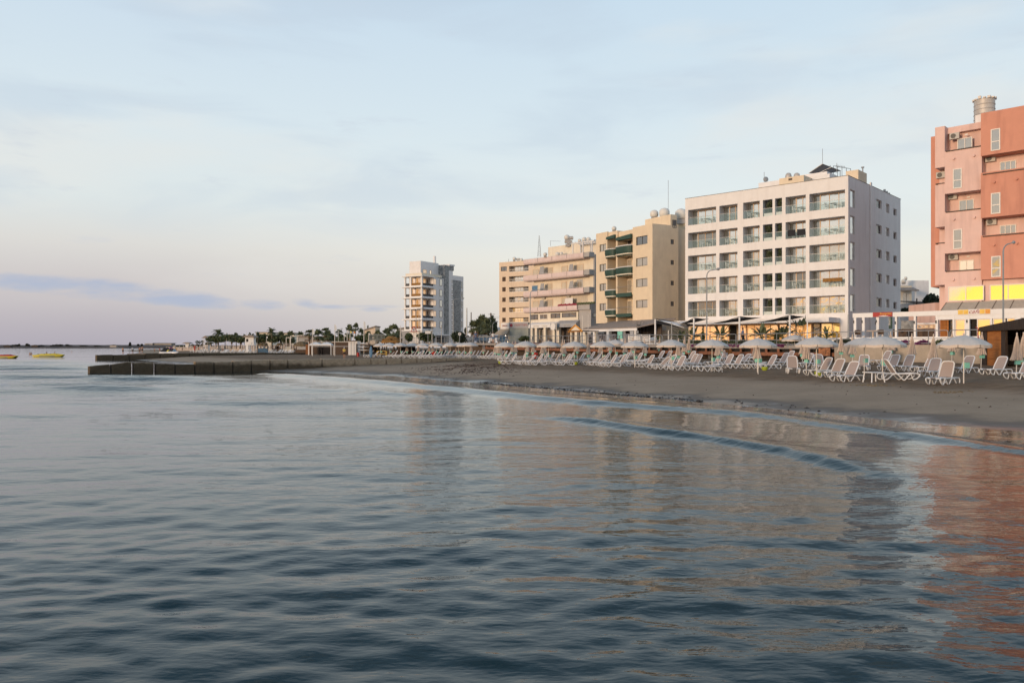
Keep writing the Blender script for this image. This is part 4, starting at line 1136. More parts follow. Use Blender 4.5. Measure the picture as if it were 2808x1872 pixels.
# tiled restaurant pavilion at its foot
pf = Fac(1592, 121, 1747, 108.5, 2.85)
pav = pf.root('restaurant_pavilion', 'low restaurant with sloping tiled roof, white fascia and pillars under the beige block', 'building')
L = pf.L; zf = pf.sz(1747, 901)[1]; zf0 = pf.sz(1747, 896.5)[1]
rt = bf.sz(bx5(725), by5(1255))[1]+.0
o = MB(); e0 = zf0+.02
o.v = [(0, 0, e0), (L, 0, e0), (L+2.0, 5.2, e0+1.25), (1.2, 5.2, e0+1.25), (0, 0, e0-.15), (L, 0, e0-.15), (L+2.0, 5.2, e0+1.05), (1.2, 5.2, e0+1.05)]
o.f = [(0, 1, 2, 3), (4, 7, 6, 5), (0, 4, 5, 1), (1, 5, 6, 2), (2, 6, 7, 3), (3, 7, 4, 0)]
o.build('roof', 'roof_tile', pav)
MB().box(0, L, -.06, .02, zf-.25, e0-.16).build('fascia', 'white_paint', pav)
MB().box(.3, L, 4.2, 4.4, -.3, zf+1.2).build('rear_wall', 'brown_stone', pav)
for px, m_ in ((1629, 'white_paint'), (1666, 'white_paint'), (1704, 'white_paint'), (1741.5, 'white_paint'), (1601, 'cream_stucco')):
    a = pf.s(px); MB().box(a-.32 if px < 1741 else a-.25, a+.3 if px < 1741 else a+.1, .03, .5, -.3, zf-.25).build('pillar', m_, pav)
for i, (pa, pb) in enumerate(((1607, 1622), (1637, 1660), (1673, 1698), (1711, 1735))):
    window(pav, pf.s(pa, 2.4), pf.s(pb, 2.4)+.6, .1, zf-.5, 2.4, 1, 'frame_dark', 'glass_dark', .06)
o = MB().box(pf.s(1695), pf.s(1708), -.12, -.06, zf-1.35, zf-.3); o.build('hanging_sign', 'mint', pav)
MB().box(pf.s(1729), pf.s(1739), -.12, -.06, zf-1.25, zf-.3).build('hanging_sign', 'sign_grey', pav)
tf = Fac(1747, 108.5, 1784, 114, 2.85)
o = MB()
for i in range(4): 
    a = i*tf.L/4; o.box(a, a+.07, 0, .07, -.3, 3.2)
o.box(0, tf.L, 0, .07, 1.4, 1.5).box(0, tf.L, 0, .07, 2.6, 2.7); o2 = o.build('side_lattice', 'frame_dark', pav); 
o2.matrix_parent_inverse = Matrix.Identity(4)
o2.matrix_basis = Matrix.Translation(Vector((*((Matrix.Rotation(-pf.rz, 2)@(tf.A-pf.A))), 0)))@Matrix.Rotation(tf.rz-pf.rz, 4, 'Z')
# gabled kiosk porch
kp = Fac(1564, 110, 1594, 108, 2.85)
t = kp.root('gable_porch', 'small ochre timber porch with a pointed gable at the promenade', 'porch')
h_ = kp.sz(1579, 908)[1]; ap = kp.sz(1579, 893)[1]; l_ = kp.L
o = MB().prism_y([(0-.2, h_), (l_+.2, h_), (l_/2, ap)], -.05, .1); o.build('gable', 'cream_stucco', t)
o = MB(); o.tube([(-.35, -.1, h_-.05), (l_/2, -.1, ap+.1), (l_+.35, -.1, h_-.05)], .12, 4); o.tube([(-.35, -.1, h_), (l_+.35, -.1, h_)], .1, 4); o.build('roof_edge', 'sign_orange', t)
o = MB().prism_x([(-.3, h_), (3, h_), (3, h_+.1), (-.3, h_+.1)], -.2, l_+.2); o.build('roof', 'brown_wood', t)
for a in (0, l_-.25): MB().box(a, a+.25, 0, .25, -.3, h_-.05).box(a, a+.25, 2.6, 2.85, -.3, h_-.05).build('post', 'cream_stucco', t)

# ------------------------------------------------------------------ cream block with pink balcony bands
def bx4(x): return 1340+x/4.6125
def by4(y): return 620+y/4.6125
cf = Fac(1449, 147, 1614, 135.6, 3.0)
crm = cf.root('balcony_block', 'cream apartment block with long curved pink balcony bands and shutters', 'building')
L = cf.L; S4 = lambda x, d=0.: cf.s(bx4(x), d)
Z4 = lambda x, y, d=0.: cf.sz(bx4(x), by4(y), d)[1]
rec = 1.4
dS = cf.side(1636, 0, L)[0]+1.5
ztop = Z4(1195, 335, -.0)
MB().box(0, L, rec, 12, -.3, ztop-.8).build('wall', 'cream_stucco', crm)
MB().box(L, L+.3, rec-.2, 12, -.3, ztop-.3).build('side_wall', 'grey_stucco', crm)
bands = [(335, 405, 1195), (555, 632, 1195), (775, 852, 1195), (1000, 1066, 1115)]
for i, (ya, yb, xr) in enumerate(bands):
    z1 = Z4(xr, ya, -.2); z0 = Z4(xr, yb, -.2); xe = cf.s(bx4(xr), -.25); xs_ = cf.s(1435, -.25)
    pr = [(rec, z0+.25), (rec, z0), (0, z0+.0), (-.15, z0+.12), (-.25, z0+.35), (-.25, z1), (-.1, z1), (-.1, z0+.4), (0, z0+.25)]
    f = MB().prism_x([(y, z) for y, z in pr], xs_, xe).build('balcony_band', 'pink_band', crm)
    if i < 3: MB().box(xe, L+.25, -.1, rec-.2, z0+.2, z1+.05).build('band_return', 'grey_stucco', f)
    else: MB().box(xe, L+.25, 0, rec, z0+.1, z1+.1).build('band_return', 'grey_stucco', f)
    for xj in (620, 800, 988):
        if xj < xr-60: MB().box(S4(xj, -.25)-.03, S4(xj, -.25)+.03, -.27, -.251, z0+.3, z1).build('expansion_joint', 'frame_dark', f)
    MB().tube([(xs_, -.18, z1+.18 if i in (1, 2) else z1+.08), (xe, -.18, z1+.18 if i in (1, 2) else z1+.08)], .025, 4).build('handrail', 'frame_white', f)
for ya, yb, xs4 in ((500, 610, [(560, 640, 0), (740, 815, 0), (925, 1000, 0), (1120, 1200, 0)]), (700, 830, [(550, 625, 1), (740, 805, 0), (925, 990, 0), (1117, 1195, 2)]), (900, 1030, [(560, 640, 0), (740, 815, 0), (925, 1000, 0), (1070, 1250, 3)])):
    for xa, xb, kd in xs4:
        sl = -.07*(((xa+xb)/2-860)); yt = ya+{0: 10, 1: 15, 2: 0, 3: -15}[kd]-(xa-860)*.11
        zt = Z4((xa+xb)/2, yt, rec); zb_ = zt-2.15
        window(crm, S4(xa, rec), S4(xb, rec), zb_, zt, rec-.09, 0 if kd < 2 else (1 if kd == 2 else 2), 'frame_white' if kd else 'frame_wood', ('glass_shutter', 'surf_blue', 'glass_curtain', 'glass_shutter')[kd], .06, name='shuttered_door')
for xa, xb, ya, yb in ((628, 692, 515, 600), (1000, 1060, 485, 560), (636, 692, 728, 800), (1003, 1065, 697, 775), (628, 690, 938, 1010), (945, 1058, 912, 995)):
    a, b_ = S4(xa, .2), S4(xb, .2); z1, z0 = Z4(xa, ya, .2), Z4(xa, yb, .2)-.4
    MB().prism_y([(a, z0), (b_, z0), (b_, z1), (a+.4, z1)], .3, .36).build('windbreak', 'sign_grey' if ya != 912 else 'sign_white', crm)
for x4, y4 in ((705, 905), (1018, 880)):
    a, z = cf.sz(bx4(x4), by4(y4), rec); MB().box(a-.4, a+.4, rec-.35, rec-.01, z-.3, z+.3).build('air_conditioner', 'ac_white', crm)
mt_ = MB(); zz = Z4(1115, 1000, -.2)
for i in range(14): mt_.ball((S4(890)+i*.34, -.1, zz+.12+.05*(i % 3)), .24, .2, .22, 6, 4)
mt_.build('flower_box', 'ink_red', crm); mt_ = MB()
for i in range(14): mt_.ball((S4(1130)+i*.3, -.1, zz+.25+.05*(i % 2)), .24, .2, .2, 6, 4)
mt_.build('flower_box', 'foliage', crm)
# floor under the bands
for xa, xb, ya, yb in ((530, 625, 1120, 1185), (650, 745, 1115, 1178), (788, 905, 1105, 1165), (930, 1108, 1098, 1155)):
    window(crm, S4(xa, .3), S4(xb, .3), Z4(xa, yb, .3), Z4(xa, ya, .3), .22, 1, 'frame_dark' if xa != 650 else 'frame_white', 'glass_dark', .06)
MB().box(0, S4(1118), .3, rec, Z4(900, 1230, .3), Z4(900, 1090, .3)-.02).build('mezzanine', 'cream_stucco', crm)
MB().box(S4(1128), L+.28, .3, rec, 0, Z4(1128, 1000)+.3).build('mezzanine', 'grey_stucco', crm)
for d0_, d1_ in ((0.8, 2.6), (3.6, 5.4)): window(crm, d0_, d1_, Z4(1270, 1150), Z4(1270, 1098), L+.36, 1, 'frame_dark', 'glass_dark', .06, ax='y', name='side_window')
# shop front band
z1, z0 = Z4(900, 1225, -.8), Z4(900, 1278, -.8)
o = MB().prism_x([(.3, z1+.35), (-.7, z1-.1), (-.8, z0), (.3, z0)], S4(540), S4(880)); o.build('shop_fascia', 'sign_white', crm)
o = MB().prism_x([(.3, z1+.5), (-.7, z1-.05), (-.8, z0), (.3, z0)], S4(884), S4(1140)); o.build('shop_fascia', 'sign_grey', crm)
text('CINEMA      CINEMA', .42, 'cream_stucco', crm, (S4(690), -.86, (z0+z1)/2-.05)); text('CINEMA', .45, 'ac_white', crm, (S4(1030), -.86, (z0+z1)/2-.02))
MB().box(0, L, 1.2, rec, -.3, z0).build('shop_back', 'brown_stone', crm)
for x4 in (570, 625, 735, 850, 905, 1130): MB().box(S4(x4)-.25, S4(x4)+.3, -.6, -.1, -.3, z0).build('pillar', 'cream_stucco', crm)
for xa, xb in ((640, 720), (760, 840)): window(crm, S4(xa, .8), S4(xb, .8), 1.0, z0-.3, .8, 1, 'frame_white', 'glass_curtain', .08)
s_ = MB().box(S4(782, -1.5), S4(858, -1.5), -1.6, -1.45, Z4(820, 1308, -1.5), Z4(820, 1230, -1.5)).build('hanging_sign', 'sign_grey', crm)
MB().cyl((S4(820, -1.5), -1.62, Z4(820, 1270, -1.5)), (S4(820, -1.5), -1.66, Z4(820, 1270, -1.5)), .62, None, 20).build('emblem', 'sign_white', s_)
MB().tube([(S4(782, -1.5), -1.5, Z4(820, 1228, -1.5)), (S4(858, -1.5), -1.5, Z4(820, 1228, -1.5)), (S4(858, -1.5), -1.5, -.2)], .06, 5).build('bracket', 'frame_white', s_)
# penthouse
zp = Z4(1000, 235, 3); MB().box(S4(752, 3), L+.3, 3, 9, ztop-1, zp).build('roof_room', 'cream_stucco', crm)
o = MB(); zq = Z4(1200, 208, .6)
for a in (S4(1058, .6), S4(1185, .6), S4(1300, .6)):
    o.box(a, a+.14, .6, .74, ztop, zq); o.box(a, a+.14, 2.6, 2.74, ztop, zq)
o.box(S4(1050, .6), S4(1330, .6), .55, .75, zq, zq+.18); o.box(S4(1050, .6), S4(1330, .6), 2.6, 2.8, zq, zq+.18)
for i in range(9): o.box(S4(1058, .6)+i*.75, S4(1058, .6)+i*.75+.08, .4, 3, zq+.18, zq+.28)
o.build('pergola', 'white_paint', crm)
for i, (x4, y4, w4, k_) in enumerate(((990, 140, 70, 0), (1025, 150, 90, 1), (1000, 195, 80, 1), (1207, 165, 60, 0), (1262, 165, 60, 0), (715, 355, 50, 0), (870, 355, 60, 0), (920, 350, 50, 0), (1150, 180, 45, 0))):
    tank(bx4(x4), by4(y4), 143, w4/4.61, 'white water tank on the roof of the pink banded block, %s from the left' % nth([4, 6, 5, 8, 9, 1, 2, 3, 7][i]), 'tanks on the pink banded block', k_)
o = MB()
lm = empty('lattice_mast', (X_(bx4(640), 146), 146, Z_(by4(385), 146)), 0, 'slender lattice radio mast on the pink banded block', 'mast')
hh_ = (385-118)/4.6125/F*146
for sx_, sy_ in ((-.3, 0), (.3, -.2), (.3, .25)): o.cyl((sx_, sy_, 0), (sx_*.15, sy_*.15, hh_), .035, .02, 4)
for i in range(11):
    t_ = i/11; t2 = (i+1)/11; a = .3*(1-t_*.85); a2 = .3*(1-t2*.85); o.cyl((-a, 0, hh_*t_), (a2, 0, hh_*t2), .02, None, 3); o.cyl((a, 0, hh_*t_), (-a2, 0, hh_*t2), .02, None, 3)
o.build('lattice', 'lamp_grey', lm)
mast(bx4(782), by4(185), by4(250), 145, .03, 'thin bent antenna rod beside the roof room of the pink banded block')
MB().cyl((0, 0, 0), (1.9, 0, -.05), .02, None, 4).build('aerial_arm', 'lamp_grey', bpy.data.objects['mast.003'] if 'mast.003' in bpy.data.objects else None, loc=(0, 0, Z_(by4(188), 145)-Z_(by4(250), 145)))

# ------------------------------------------------------------------ tan narrow block and kiosk
nf = Fac(1369, 220, 1449, 215, 3.0)
tan_ = nf.root('flats_building', 'narrow tan block of flats with brown shutters and recessed balconies beside the pink banded block', 'building')
S1 = lambda x, d=0.: nf.s(bx4(x), d); Zn = lambda x, y, d=0.: nf.sz(bx4(x), by4(y), d)[1]
w = MB(); rec = 1.8
br_ = [(500, 575), (630, 700), (768, 830), (890, 962), (1025, 1088), (1155, 1212)]
opsB = [(S1(258), S1(505), Zn(380, b_), Zn(380, a)) for a, b_ in br_]
wn = [(513, 570), (643, 700), (772, 828), (903, 958), (1030, 1085), (1158, 1213)]
opsW = [(S1(155 if i == 0 else 172), S1(230 if i == 0 else 216), Zn(190, b_), Zn(190, a)) for i, (a, b_) in enumerate(wn)]
w.wall(0, nf.L+5, 0, Zn(300, 448), 0, rec, opsB+opsW); w.box(.01, nf.L+5, rec, 12, 0, Zn(300, 448)-.4)
w.build('wall', 'tan_stucco', tan_)
for i, o_ in enumerate(opsW): window(tan_, o_[0]+.01, o_[1]-.01, o_[2]+.01, o_[3]-.01, .08, 1, 'brown_wood', 'brown_wood' if i else 'glass_dark', .08, name='shuttered_window')
for i, o_ in enumerate(opsB):
    window(tan_, o_[0]+.05, o_[1]-2.6, o_[2]+.01, o_[3]-.05, rec-.2, 3, 'frame_white', 'glass_glow' if i in (4, 5) else 'glass_hotel', .1, name='balcony_door')
    window(tan_, o_[1]-2.5, o_[1]-.1, o_[2]+.01, o_[3]-.05, rec-.25, 1, 'frame_dark', 'glass_dark', .1, name='balcony_door')
    r_ = MB()
    for q in range(int((o_[1]-o_[0])/1.2)): r_.box(o_[0]+q*1.2, o_[0]+q*1.2+.06, .05, .1, o_[2], o_[2]+.62)
    r_.box(o_[0], o_[1], .04, .12, o_[2]+.62, o_[2]+.7); r_.box(o_[0], o_[1], .04, .12, o_[2]+.02, o_[2]+.12); r_.build('balcony_rail', 'frame_white', tan_)
for i, (x4, w4) in enumerate(((325, 45), (372, 50), (415, 45))): tank(bx4(x4), by4(410+8*i), 222, w4/4.6, 'grey white rooftop tank on the narrow tan block, %s of three' % ('left', 'middle', 'right')[i], 'tanks on the tan block', i % 2)
mast(bx4(252), by4(415), by4(465), 219, .05, 'short rod antenna on the tan block roof')
kf = Fac(1397, 150, 1449, 148.5, 2.9)
k = kf.root('kiosk', 'grey green corner kiosk with red lettered sign boards', 'kiosk')
zs1, zs0 = kf.sz(1420, 883)[1], kf.sz(1420, 900)[1]; kd = 3.6
KL = kf.L
MB().box(0, KL, 0, 6, -.3, zs0).build('wall', 'kiosk_wall', k)
sg = MB().box(-.05, KL, -.15, 0, zs0, zs1).box(-.05, KL, 0, 6, zs0, zs1-.1).build('sign_board', 'sign_grey', k)
text('ΠΕΡΙΠΤΕΡΟ', .56, 'ink_red', sg, (KL*.62, -.17, (zs0+zs1)/2), sx=.85)
MB().cyl((KL*.11, -.15, (zs0+zs1)/2), (KL*.11, -.19, (zs0+zs1)/2), .30, None, 20).build('emblem', 'ink_red', sg)
lf = MB().prism([(-1.95, .35), (-.06, -.15), (-.06, .3), (-1.95, .8)], zs0-.1, zs1-.1).build('sign_board', 'sign_white', k)
text('ΠΕΡΙΠΤΕΡΟ', .36, 'ink_red', lf, (-1.0, .06, (zs0+zs1)/2-.1), rot=(R(90), 0, R(-14.8)), sx=.62)
o = MB(); o.v = [(-1.95, .3, zs0-.15), (-.05, 0, zs0-.15), (-.05, -1.5, zs0-1.3), (-3.0, -1.2, zs0-1.3), (-1.95, .3, zs0-.1), (-.05, 0, zs0-.1), (-.05, -1.5, zs0-1.25), (-3.0, -1.2, zs0-1.25)]
o.f = [(0, 1, 2, 3), (7, 6, 5, 4), (3, 2, 6, 7), (0, 3, 7, 4), (1, 5, 6, 2)]; o.build('awning', 'awning_tan', k)
o = MB().prism([(-1.95, .6), (-.05, .2), (-.05, 5), (-1.95, 5)], -.3, zs0-.1); o.build('shop_side', 'cream_stucco', k)
window(k, -1.3, -.3, .1, 1.9, .12, 1, 'frame_white', 'glass_dark', .07)

# ------------------------------------------------------------------ tall white tower at the left
tf_ = Fac(1157, 220, 1269, 236.5, 3.2)
tw = tf_.root('tower_block', 'tall white tower block with corner balconies, grey stone strips and a rooftop storey', 'building')
def bx3(x): return 1000+x/4.6125
def by3(y): return 660+y/4.6125
S3 = lambda x, d=0.: tf_.s(bx3(x), d); Z3 = lambda x, y, d=0.: tf_.sz(bx3(x), by3(y), d)[1]
zt = Z3(725, 437); pitch = 3.06; Dp = 6.2
xe = S3(870); xw = S3(1000)
hb = []
fl_z = [zt-pitch*i-.25 for i in range(6)]
w = MB()
# balcony corner: slabs, posts, inner core set back
for z in fl_z: pass
w.box(1.8, xw, 1.9, Dp-.1, 0, zt-.3)                                    # core
w.box(xe, xw, 0, 1.9, 3.0, zt-.25)
w.build('wall', 'white_stucco', tw)
for i, z in enumerate(fl_z):
    s_ = MB().box(-.5, xe+.1, -.5, Dp+.8, z, z+.22)
    s_.build('floor_slab', 'white_paint', tw)
    if i < 5:
        u = MB()
        zb_ = fl_z[i+1]+.22
        u.box(0, .45, 0, .45, zb_, z); u.box(0, .45, 3.9, 4.5, zb_, z); u.box(0, .4, Dp-.2, Dp+.2, zb_, z); 
        u.box(0, .3, .45, 3.9, zb_, zb_+.35); u.box(0, .3, 4.5, Dp-.2, zb_, zb_+.25); u.box(.45, xe, 0, .25, zb_, zb_+.35)
        u.build('balcony_frame', 'white_paint', tw)
        g = MB().box(.08, .13, .45, 3.9, zb_+.35, zb_+1.05); g.build('railing', 'straw_golden' if i < 4 else 'rust_band', tw)
        MB().box(.08, .13, 4.5, Dp-.2, zb_+.25, zb_+1.0).build('railing', 'dark_metal', tw)
        MB().box(.45, xe, .08, .13, zb_+.35, zb_+1.0).build('railing', 'dark_metal', tw)
        window(tw, 2.3, 4.0, zb_, z-.35, 1.8, 1, 'frame_wood', 'glass_tower', .1, name='balcony_door')
        window(tw, 4.4, xe-.1, zb_, z-.35, 1.8, 0, 'frame_wood', 'glass_dark', .1, name='balcony_door')
        f_ = MB().box(1.74, 1.795, 2.2, 5.2, zb_, z-.3).build('balcony_door', 'frame_wood', tw); MB().box(1.70, 1.738, 2.3, 3.6, zb_+.1, z-.4).box(1.70, 1.738, 3.8, 5.1, zb_+.1, z-.4).build('pane', 'glass_tower', f_)
        a, b_ = S3(872), S3(900); window(tw, a, b_, zb_+.9, z-.35, -.08, 1, 'frame_wood', 'glass_tower', .08)
        a, b_ = S3(946), S3(980); window(tw, a, b_, zb_+.75, z-.15, -.08, 1, 'frame_dark', 'glass_hotel', .08)
MB().box(1.8, xw, 1.9, Dp-.2, zt-.3, Z3(1000, 297, 1.9)).build('roof_storey', 'white_stucco', tw)
zr = Z3(900, 425, 0)
o = MB().box(.3, .4, .3, Dp, zt, zt+.75).box(.4, S3(985), .3, .4, zt, zt+.75); o.build('roof_railing', 'cream_stucco', tw)
window(tw, 2.8, 4.4, zt+.1, zt+2.0, 1.8, 2, 'frame_wood', 'glass_tower', .1); window(tw, 5.8, 6.6, zt+.1, zt+2.0, 1.8, 0, 'frame_wood', 'glass_glow', .1)
x1, x2, x3, x4_, x5 = S3(1008), S3(1056), S3(1108), S3(1212), S3(1240)
MB().box(x1-.3, x2, -.25, 6, 0, Z3(1010, 310)).build('stone_strip', 'grey_stone', tw)
st_ = MB().box(x2, x3, -.2, 8, 0, Z3(1060, 370)).box(x3, x5+.3, -.05, 9, 2.0, Z3(1108, 437)); st_.build('stair_tower', 'white_stucco', tw)
MB().box(x2, x3+.4, -.28, -.21, Z3(1080, 378), Z3(1080, 322)).build('stone_panel', 'grey_stone', tw)
MB().box(x2+.02, x3+.6, -.5, 6, Z3(1080, 320), Z3(1080, 314)+.3).build('roof_slab', 'white_paint', tw)
MB().box(x3+.3, x4_, -.12, -.052, 2.5, Z3(1150, 500)).build('stone_panel', 'grey_stone', tw)
o = MB()
for i in range(11):
    z = Z3(1098, 515)-i*(Z3(1098, 515)-Z3(1098, 1165))/10
    a = S3(1093); o.box(a, a+.5, -.23, -.205, z+.1, z+.45); o.box(a, a+.5, -.23, -.205, z-.45, z-.1)
for i in range(5):
    z = Z3(1215, 560)-i*2.95; o.box(x4_+.35, x4_+.95, -.09, -.055, z-1, z+1)
o.build('stair_windows', 'glass_dark', tw)
MB().cyl((S3(885, 4), 4, Z3(885, 300, 4)-.5), (S3(885, 4), 4, Z3(885, 196, 4)), .42, None, 10).build('chimney', 'white_paint', tw)
MB().box(2, xw+2.5, -1.2, 3, 2.6, 3.0).build('entrance_canopy', 'white_paint', tw)
for a in (0.1, 3.4, 6.2): MB().box(a, a+.6, 0.1, .7, -.2, fl_z[5]).build('pillar', 'white_paint', tw)
MB().box(1.2, xw, .9, 1.9, -.2, 2.6).build('ground_floor', 'brown_stone', tw)
MB().box(-.2, xe+.8, -.3, .2, fl_z[5]-1.2, fl_z[5]-.01).build('parapet', 'white_paint', tw)
# ------------------------------------------------------------------ terracotta and pink block at the right
rf = Fac(2564, 83.0, 2700, 79.77, 2.6)
# extend the facade on the same line to the right
u_ = rf.u; 
red = rf.root('seafront_block', 'tall pink and terracotta block with stacked box balconies and yellow sunrise-glow windows', 'building')
def bx7(x): return 2440+x/2.1766
def by7(y): return 240+y/2.1766
S7 = lambda x, d=0.: rf.s(bx7(x), d); Z7 = lambda x, y, d=0.: rf.sz(bx7(x), by7(y), d)[1]
R_ = 1.5                                                                # depth of the balconies behind the box fronts
a0, a1, a2 = S7(270), S7(328), S7(549)
a3 = a2+9.0
zA = Z7(410, 215); zB = Z7(560, 152, -.35)
m1, m2 = MB(), MB()
za_s = Z7(328, 1178)
# pink bay
m1.box(a0, a2, R_, 14, 0, zA-.02)
m1.box(a0, a1, 0, R_, Z7(300, 478), zA); m1.box(a1, a2, .9, R_, Z7(440, 330, .9)+1.2, zA-.02)
bx_ = [(Z7(440, 622), Z7(440, 366)), (Z7(440, 983), Z7(440, 733)), (2.9+1.6, Z7(440, 1092))]
for z0, z1 in bx_: m1.box(a1, a2, 0, R_, z0, z1)
m1.box(a0, a1, 0.02, R_, Z7(300, 832), Z7(300, 580)); m1.box(a0, a1, .02, R_, Z7(300, 1178), Z7(300, 938))
m1.box(a1, a2, .015, R_, 2.9, 4.49)
# lower storey of the pink bay, with the big window openings
m1b = MB()
m1.build('pink_wall', 'rose_stucco', red)
# terracotta bay
f = -.35
m2.box(a2, a3, R_-.1, 14, 0, zB-.05)
tb_ = [(Z7(640, 395, f), zB), (Z7(640, 770, f), Z7(640, 498, f)), (Z7(640, 1142, f), Z7(640, 876, f))]
for z0, z1 in tb_: m2.box(a2, a3, f, R_-.1, z0, z1)
m2.box(S7(245, R_), a0, R_, 14, Z7(258, 1190, R_), Z7(258, 293, R_))
m2.build('terracotta_wall', 'terracotta_stucco', red)
MB().box(a2+.01, a3, .35, R_-.1, 0, Z7(640, 1142, f)-.01).build('lower_wall', 'rose_stucco', red)
for i, (z0, z1) in enumerate(((tb_[1][1], tb_[0][0]), (tb_[2][1], tb_[1][0]))):
    MB().box(a2+.01, a3, R_-.25, R_-.11, z0, z1).build('recess_wall', 'rose_stucco', red)
MB().box(S7(462), S7(562), 3, 8, zA, Z7(500, 186, 3)+.3).build('roof_room', 'hotel_white', red)
# windows
for x0, x1, y0, y1 in ((377, 431, 485, 604), (379, 433, 846, 965)): window(red, S7(x0), S7(x1), Z7(400, y1), Z7(400, y0), -.07, 0, 'frame_white', 'glass_rose', .1, bar=.42, name='tall_window')
for y0, y1, x0 in ((247, 377, 603), (629, 754, 604), (1006, 1131, 606)): window(red, S7(x0, f), S7(x0+57, f), Z7(632, y1, f), Z7(632, y0, f), f-.07, 0, 'frame_white', 'glass_rose', .1, bar=.42, name='tall_window')
for y0, y1, y0b, pn in ((308, 362, 348, 'glass_rose'), (670, 730, 720, 'glass_rose'), (1030, 1090, 1085, 'glass_glow')):
    window(red, S7(414, R_), S7(503, R_), Z7(458, y1+25, R_), Z7(458, y0, R_), (R_-.08) if y0 > 400 else .82, 1, 'frame_white', pn, .08, name='balcony_window')
for y0, y1 in ((440, 500), (820, 880)): window(red, S7(657, R_-.3), S7(755, R_-.3), Z7(700, y1+20, R_-.3), Z7(700, y0, R_-.3), R_-.34, 2, 'frame_white', 'glass_rose', .08, name='balcony_window')
zsA, ztA = Z7(455, 1273), Z7(455, 1184)
window(red, S7(348), S7(563)-.0, zsA, ztA, -.06, 1, 'frame_white', 'glass_glow', .09, name='wide_window')
window(red, S7(596, .3), S7(820, .3), Z7(700, 1268, .3), Z7(700, 1173, .3), .28, 1, 'frame_white', 'glass_glow', .09, name='wide_window')
def hand(xa, ya, xb, yb, d):
    pa = (S7(xa, d), d, Z7(xa, ya, d)); pb = (S7(xb, d), d, Z7(xb, yb, d)); MB().tube([(pa[0], d+.6, (pa[2]+pb[2])/2), (pa[0], d, (pa[2]+pb[2])/2), (pb[0], d, (pa[2]+pb[2])/2)], .06, 5).build('handrail', 'brown_stone', red)
hand(335, 383, 548, 348, -.04); hand(335, 747, 548, 720, -.04); hand(335, 1099, 550, 1084, -.04)
hand(555, 520, 801, 487, f-.04); hand(555, 890, 801, 868, f-.04)
hand(275, 578, 326, 570, -.02); hand(275, 933, 328, 925, -.02)
def acu(x, y, d, sc=1.):
    a, z = rf.sz(bx7(x), by7(y), d); b = MB().box(a-.45, a+.45, d-.38, d, z-.32, z+.32).build('air_conditioner', 'ac_white', red)
    MB().cyl((a-.1, d-.385, z), (a-.1, d-.40, z), .25, None, 14).build('fan', 'frame_dark', b)
acu(391, 293, .88); acu(378, 652, R_-.01); acu(384, 1012, R_-.01); acu(605, 427, R_-.27); acu(611, 803, R_-.27); acu(310, 525, R_-.02)
for x, y in ((458, 282), (462, 651), (460, 1005), (706, 424), (706, 799)):
    a, z = rf.sz(bx7(x), by7(y), .9); MB().box(a-.14, a+.14, (.8 if y < 300 else R_-.12), (.88 if y < 300 else R_-.005), z-.07, z+.07).build('wall_lamp', 'frame_white', red)
for x, y, d in ((383, 424, 0), (503, 407, 0), (384, 787, 0), (506, 775, 0), (381, 1146, 0), (504, 1140, 0), (624, 565, f), (758, 547, f), (622, 940, f), (759, 930, f)):
    a, z = rf.sz(bx7(x), by7(y), d); MB().tube([(a, d, z), (a, d-.22, z)], .13, 8, cap=True).build('water_spout', 'rose_stucco' if x < 549 else 'terracotta_stucco', red)
# lattice tank on the roof
q = rf.sz(bx7(565), by7(185), 4.5)
t = empty('roof_cistern', rf.w(q[0], 4.5, 0), rf.rz, 'large banded grey round cistern with a ragged rim on top of the terracotta block', 'tank')
rr = 55/2.1766/F*84; z0 = zA-.3; z1 = Z7(565, 78, 4.5)
MB().lathe([(rr, z0), (rr, z1)], (0, 0, 0), 20).build('drum', 'tank_metal', t, smooth=True)
o = MB()
for i in range(5): o.lathe([(rr+.01, z0+.8+i*(z1-z0-.9)/5), (rr+.045, z0+.84+i*(z1-z0-.9)/5), (rr+.01, z0+.88+i*(z1-z0-.9)/5)], (0, 0, 0), 20)
o.build('band', 'tank_metal', t); o = MB()
for i in range(14): a = i*.449; o.box(rr*math.cos(a)-.14, rr*math.cos(a)+.14, rr*math.sin(a)-.14, rr*math.sin(a)+.14, z1, z1+random.uniform(.08, .3))
o.build('rim', 'tank_metal', t)
# awning over the cafe roof
aw = MB(); zt = zsA-.12; xl, xr = S7(330), a3
yo, zo = -3.3, zt-1.75
aw.v = [(xl+.2, -.3, zt), (xr, -.3, zt), (xr, yo, zo), (xl, yo, zo), (xl+.2, -.3, zt-.08), (xr, -.3, zt-.08), (xr, yo, zo-.08), (xl, yo, zo-.08)]
aw.f = [(3, 2, 1, 0), (4, 5, 6, 7), (3, 0, 4, 7), (2, 3, 7, 6), (1, 2, 6, 5), (0, 1, 5, 4)]
aw = aw.build('awning', 'awning_grey', red); o = MB()
for i in range(9):
    t_ = i/8; x_ = xl+.2+(xr-xl-.2)*t_; x2 = xl+(xr-xl)*t_; o.tube([(x_, -.3, zt+.03), (x2, yo, zo+.03)], .03, 4)
o.tube([(xl, yo, zo), (xr, yo, zo)], .06, 5); o.build('awning_frame', 'brown_stone', aw)
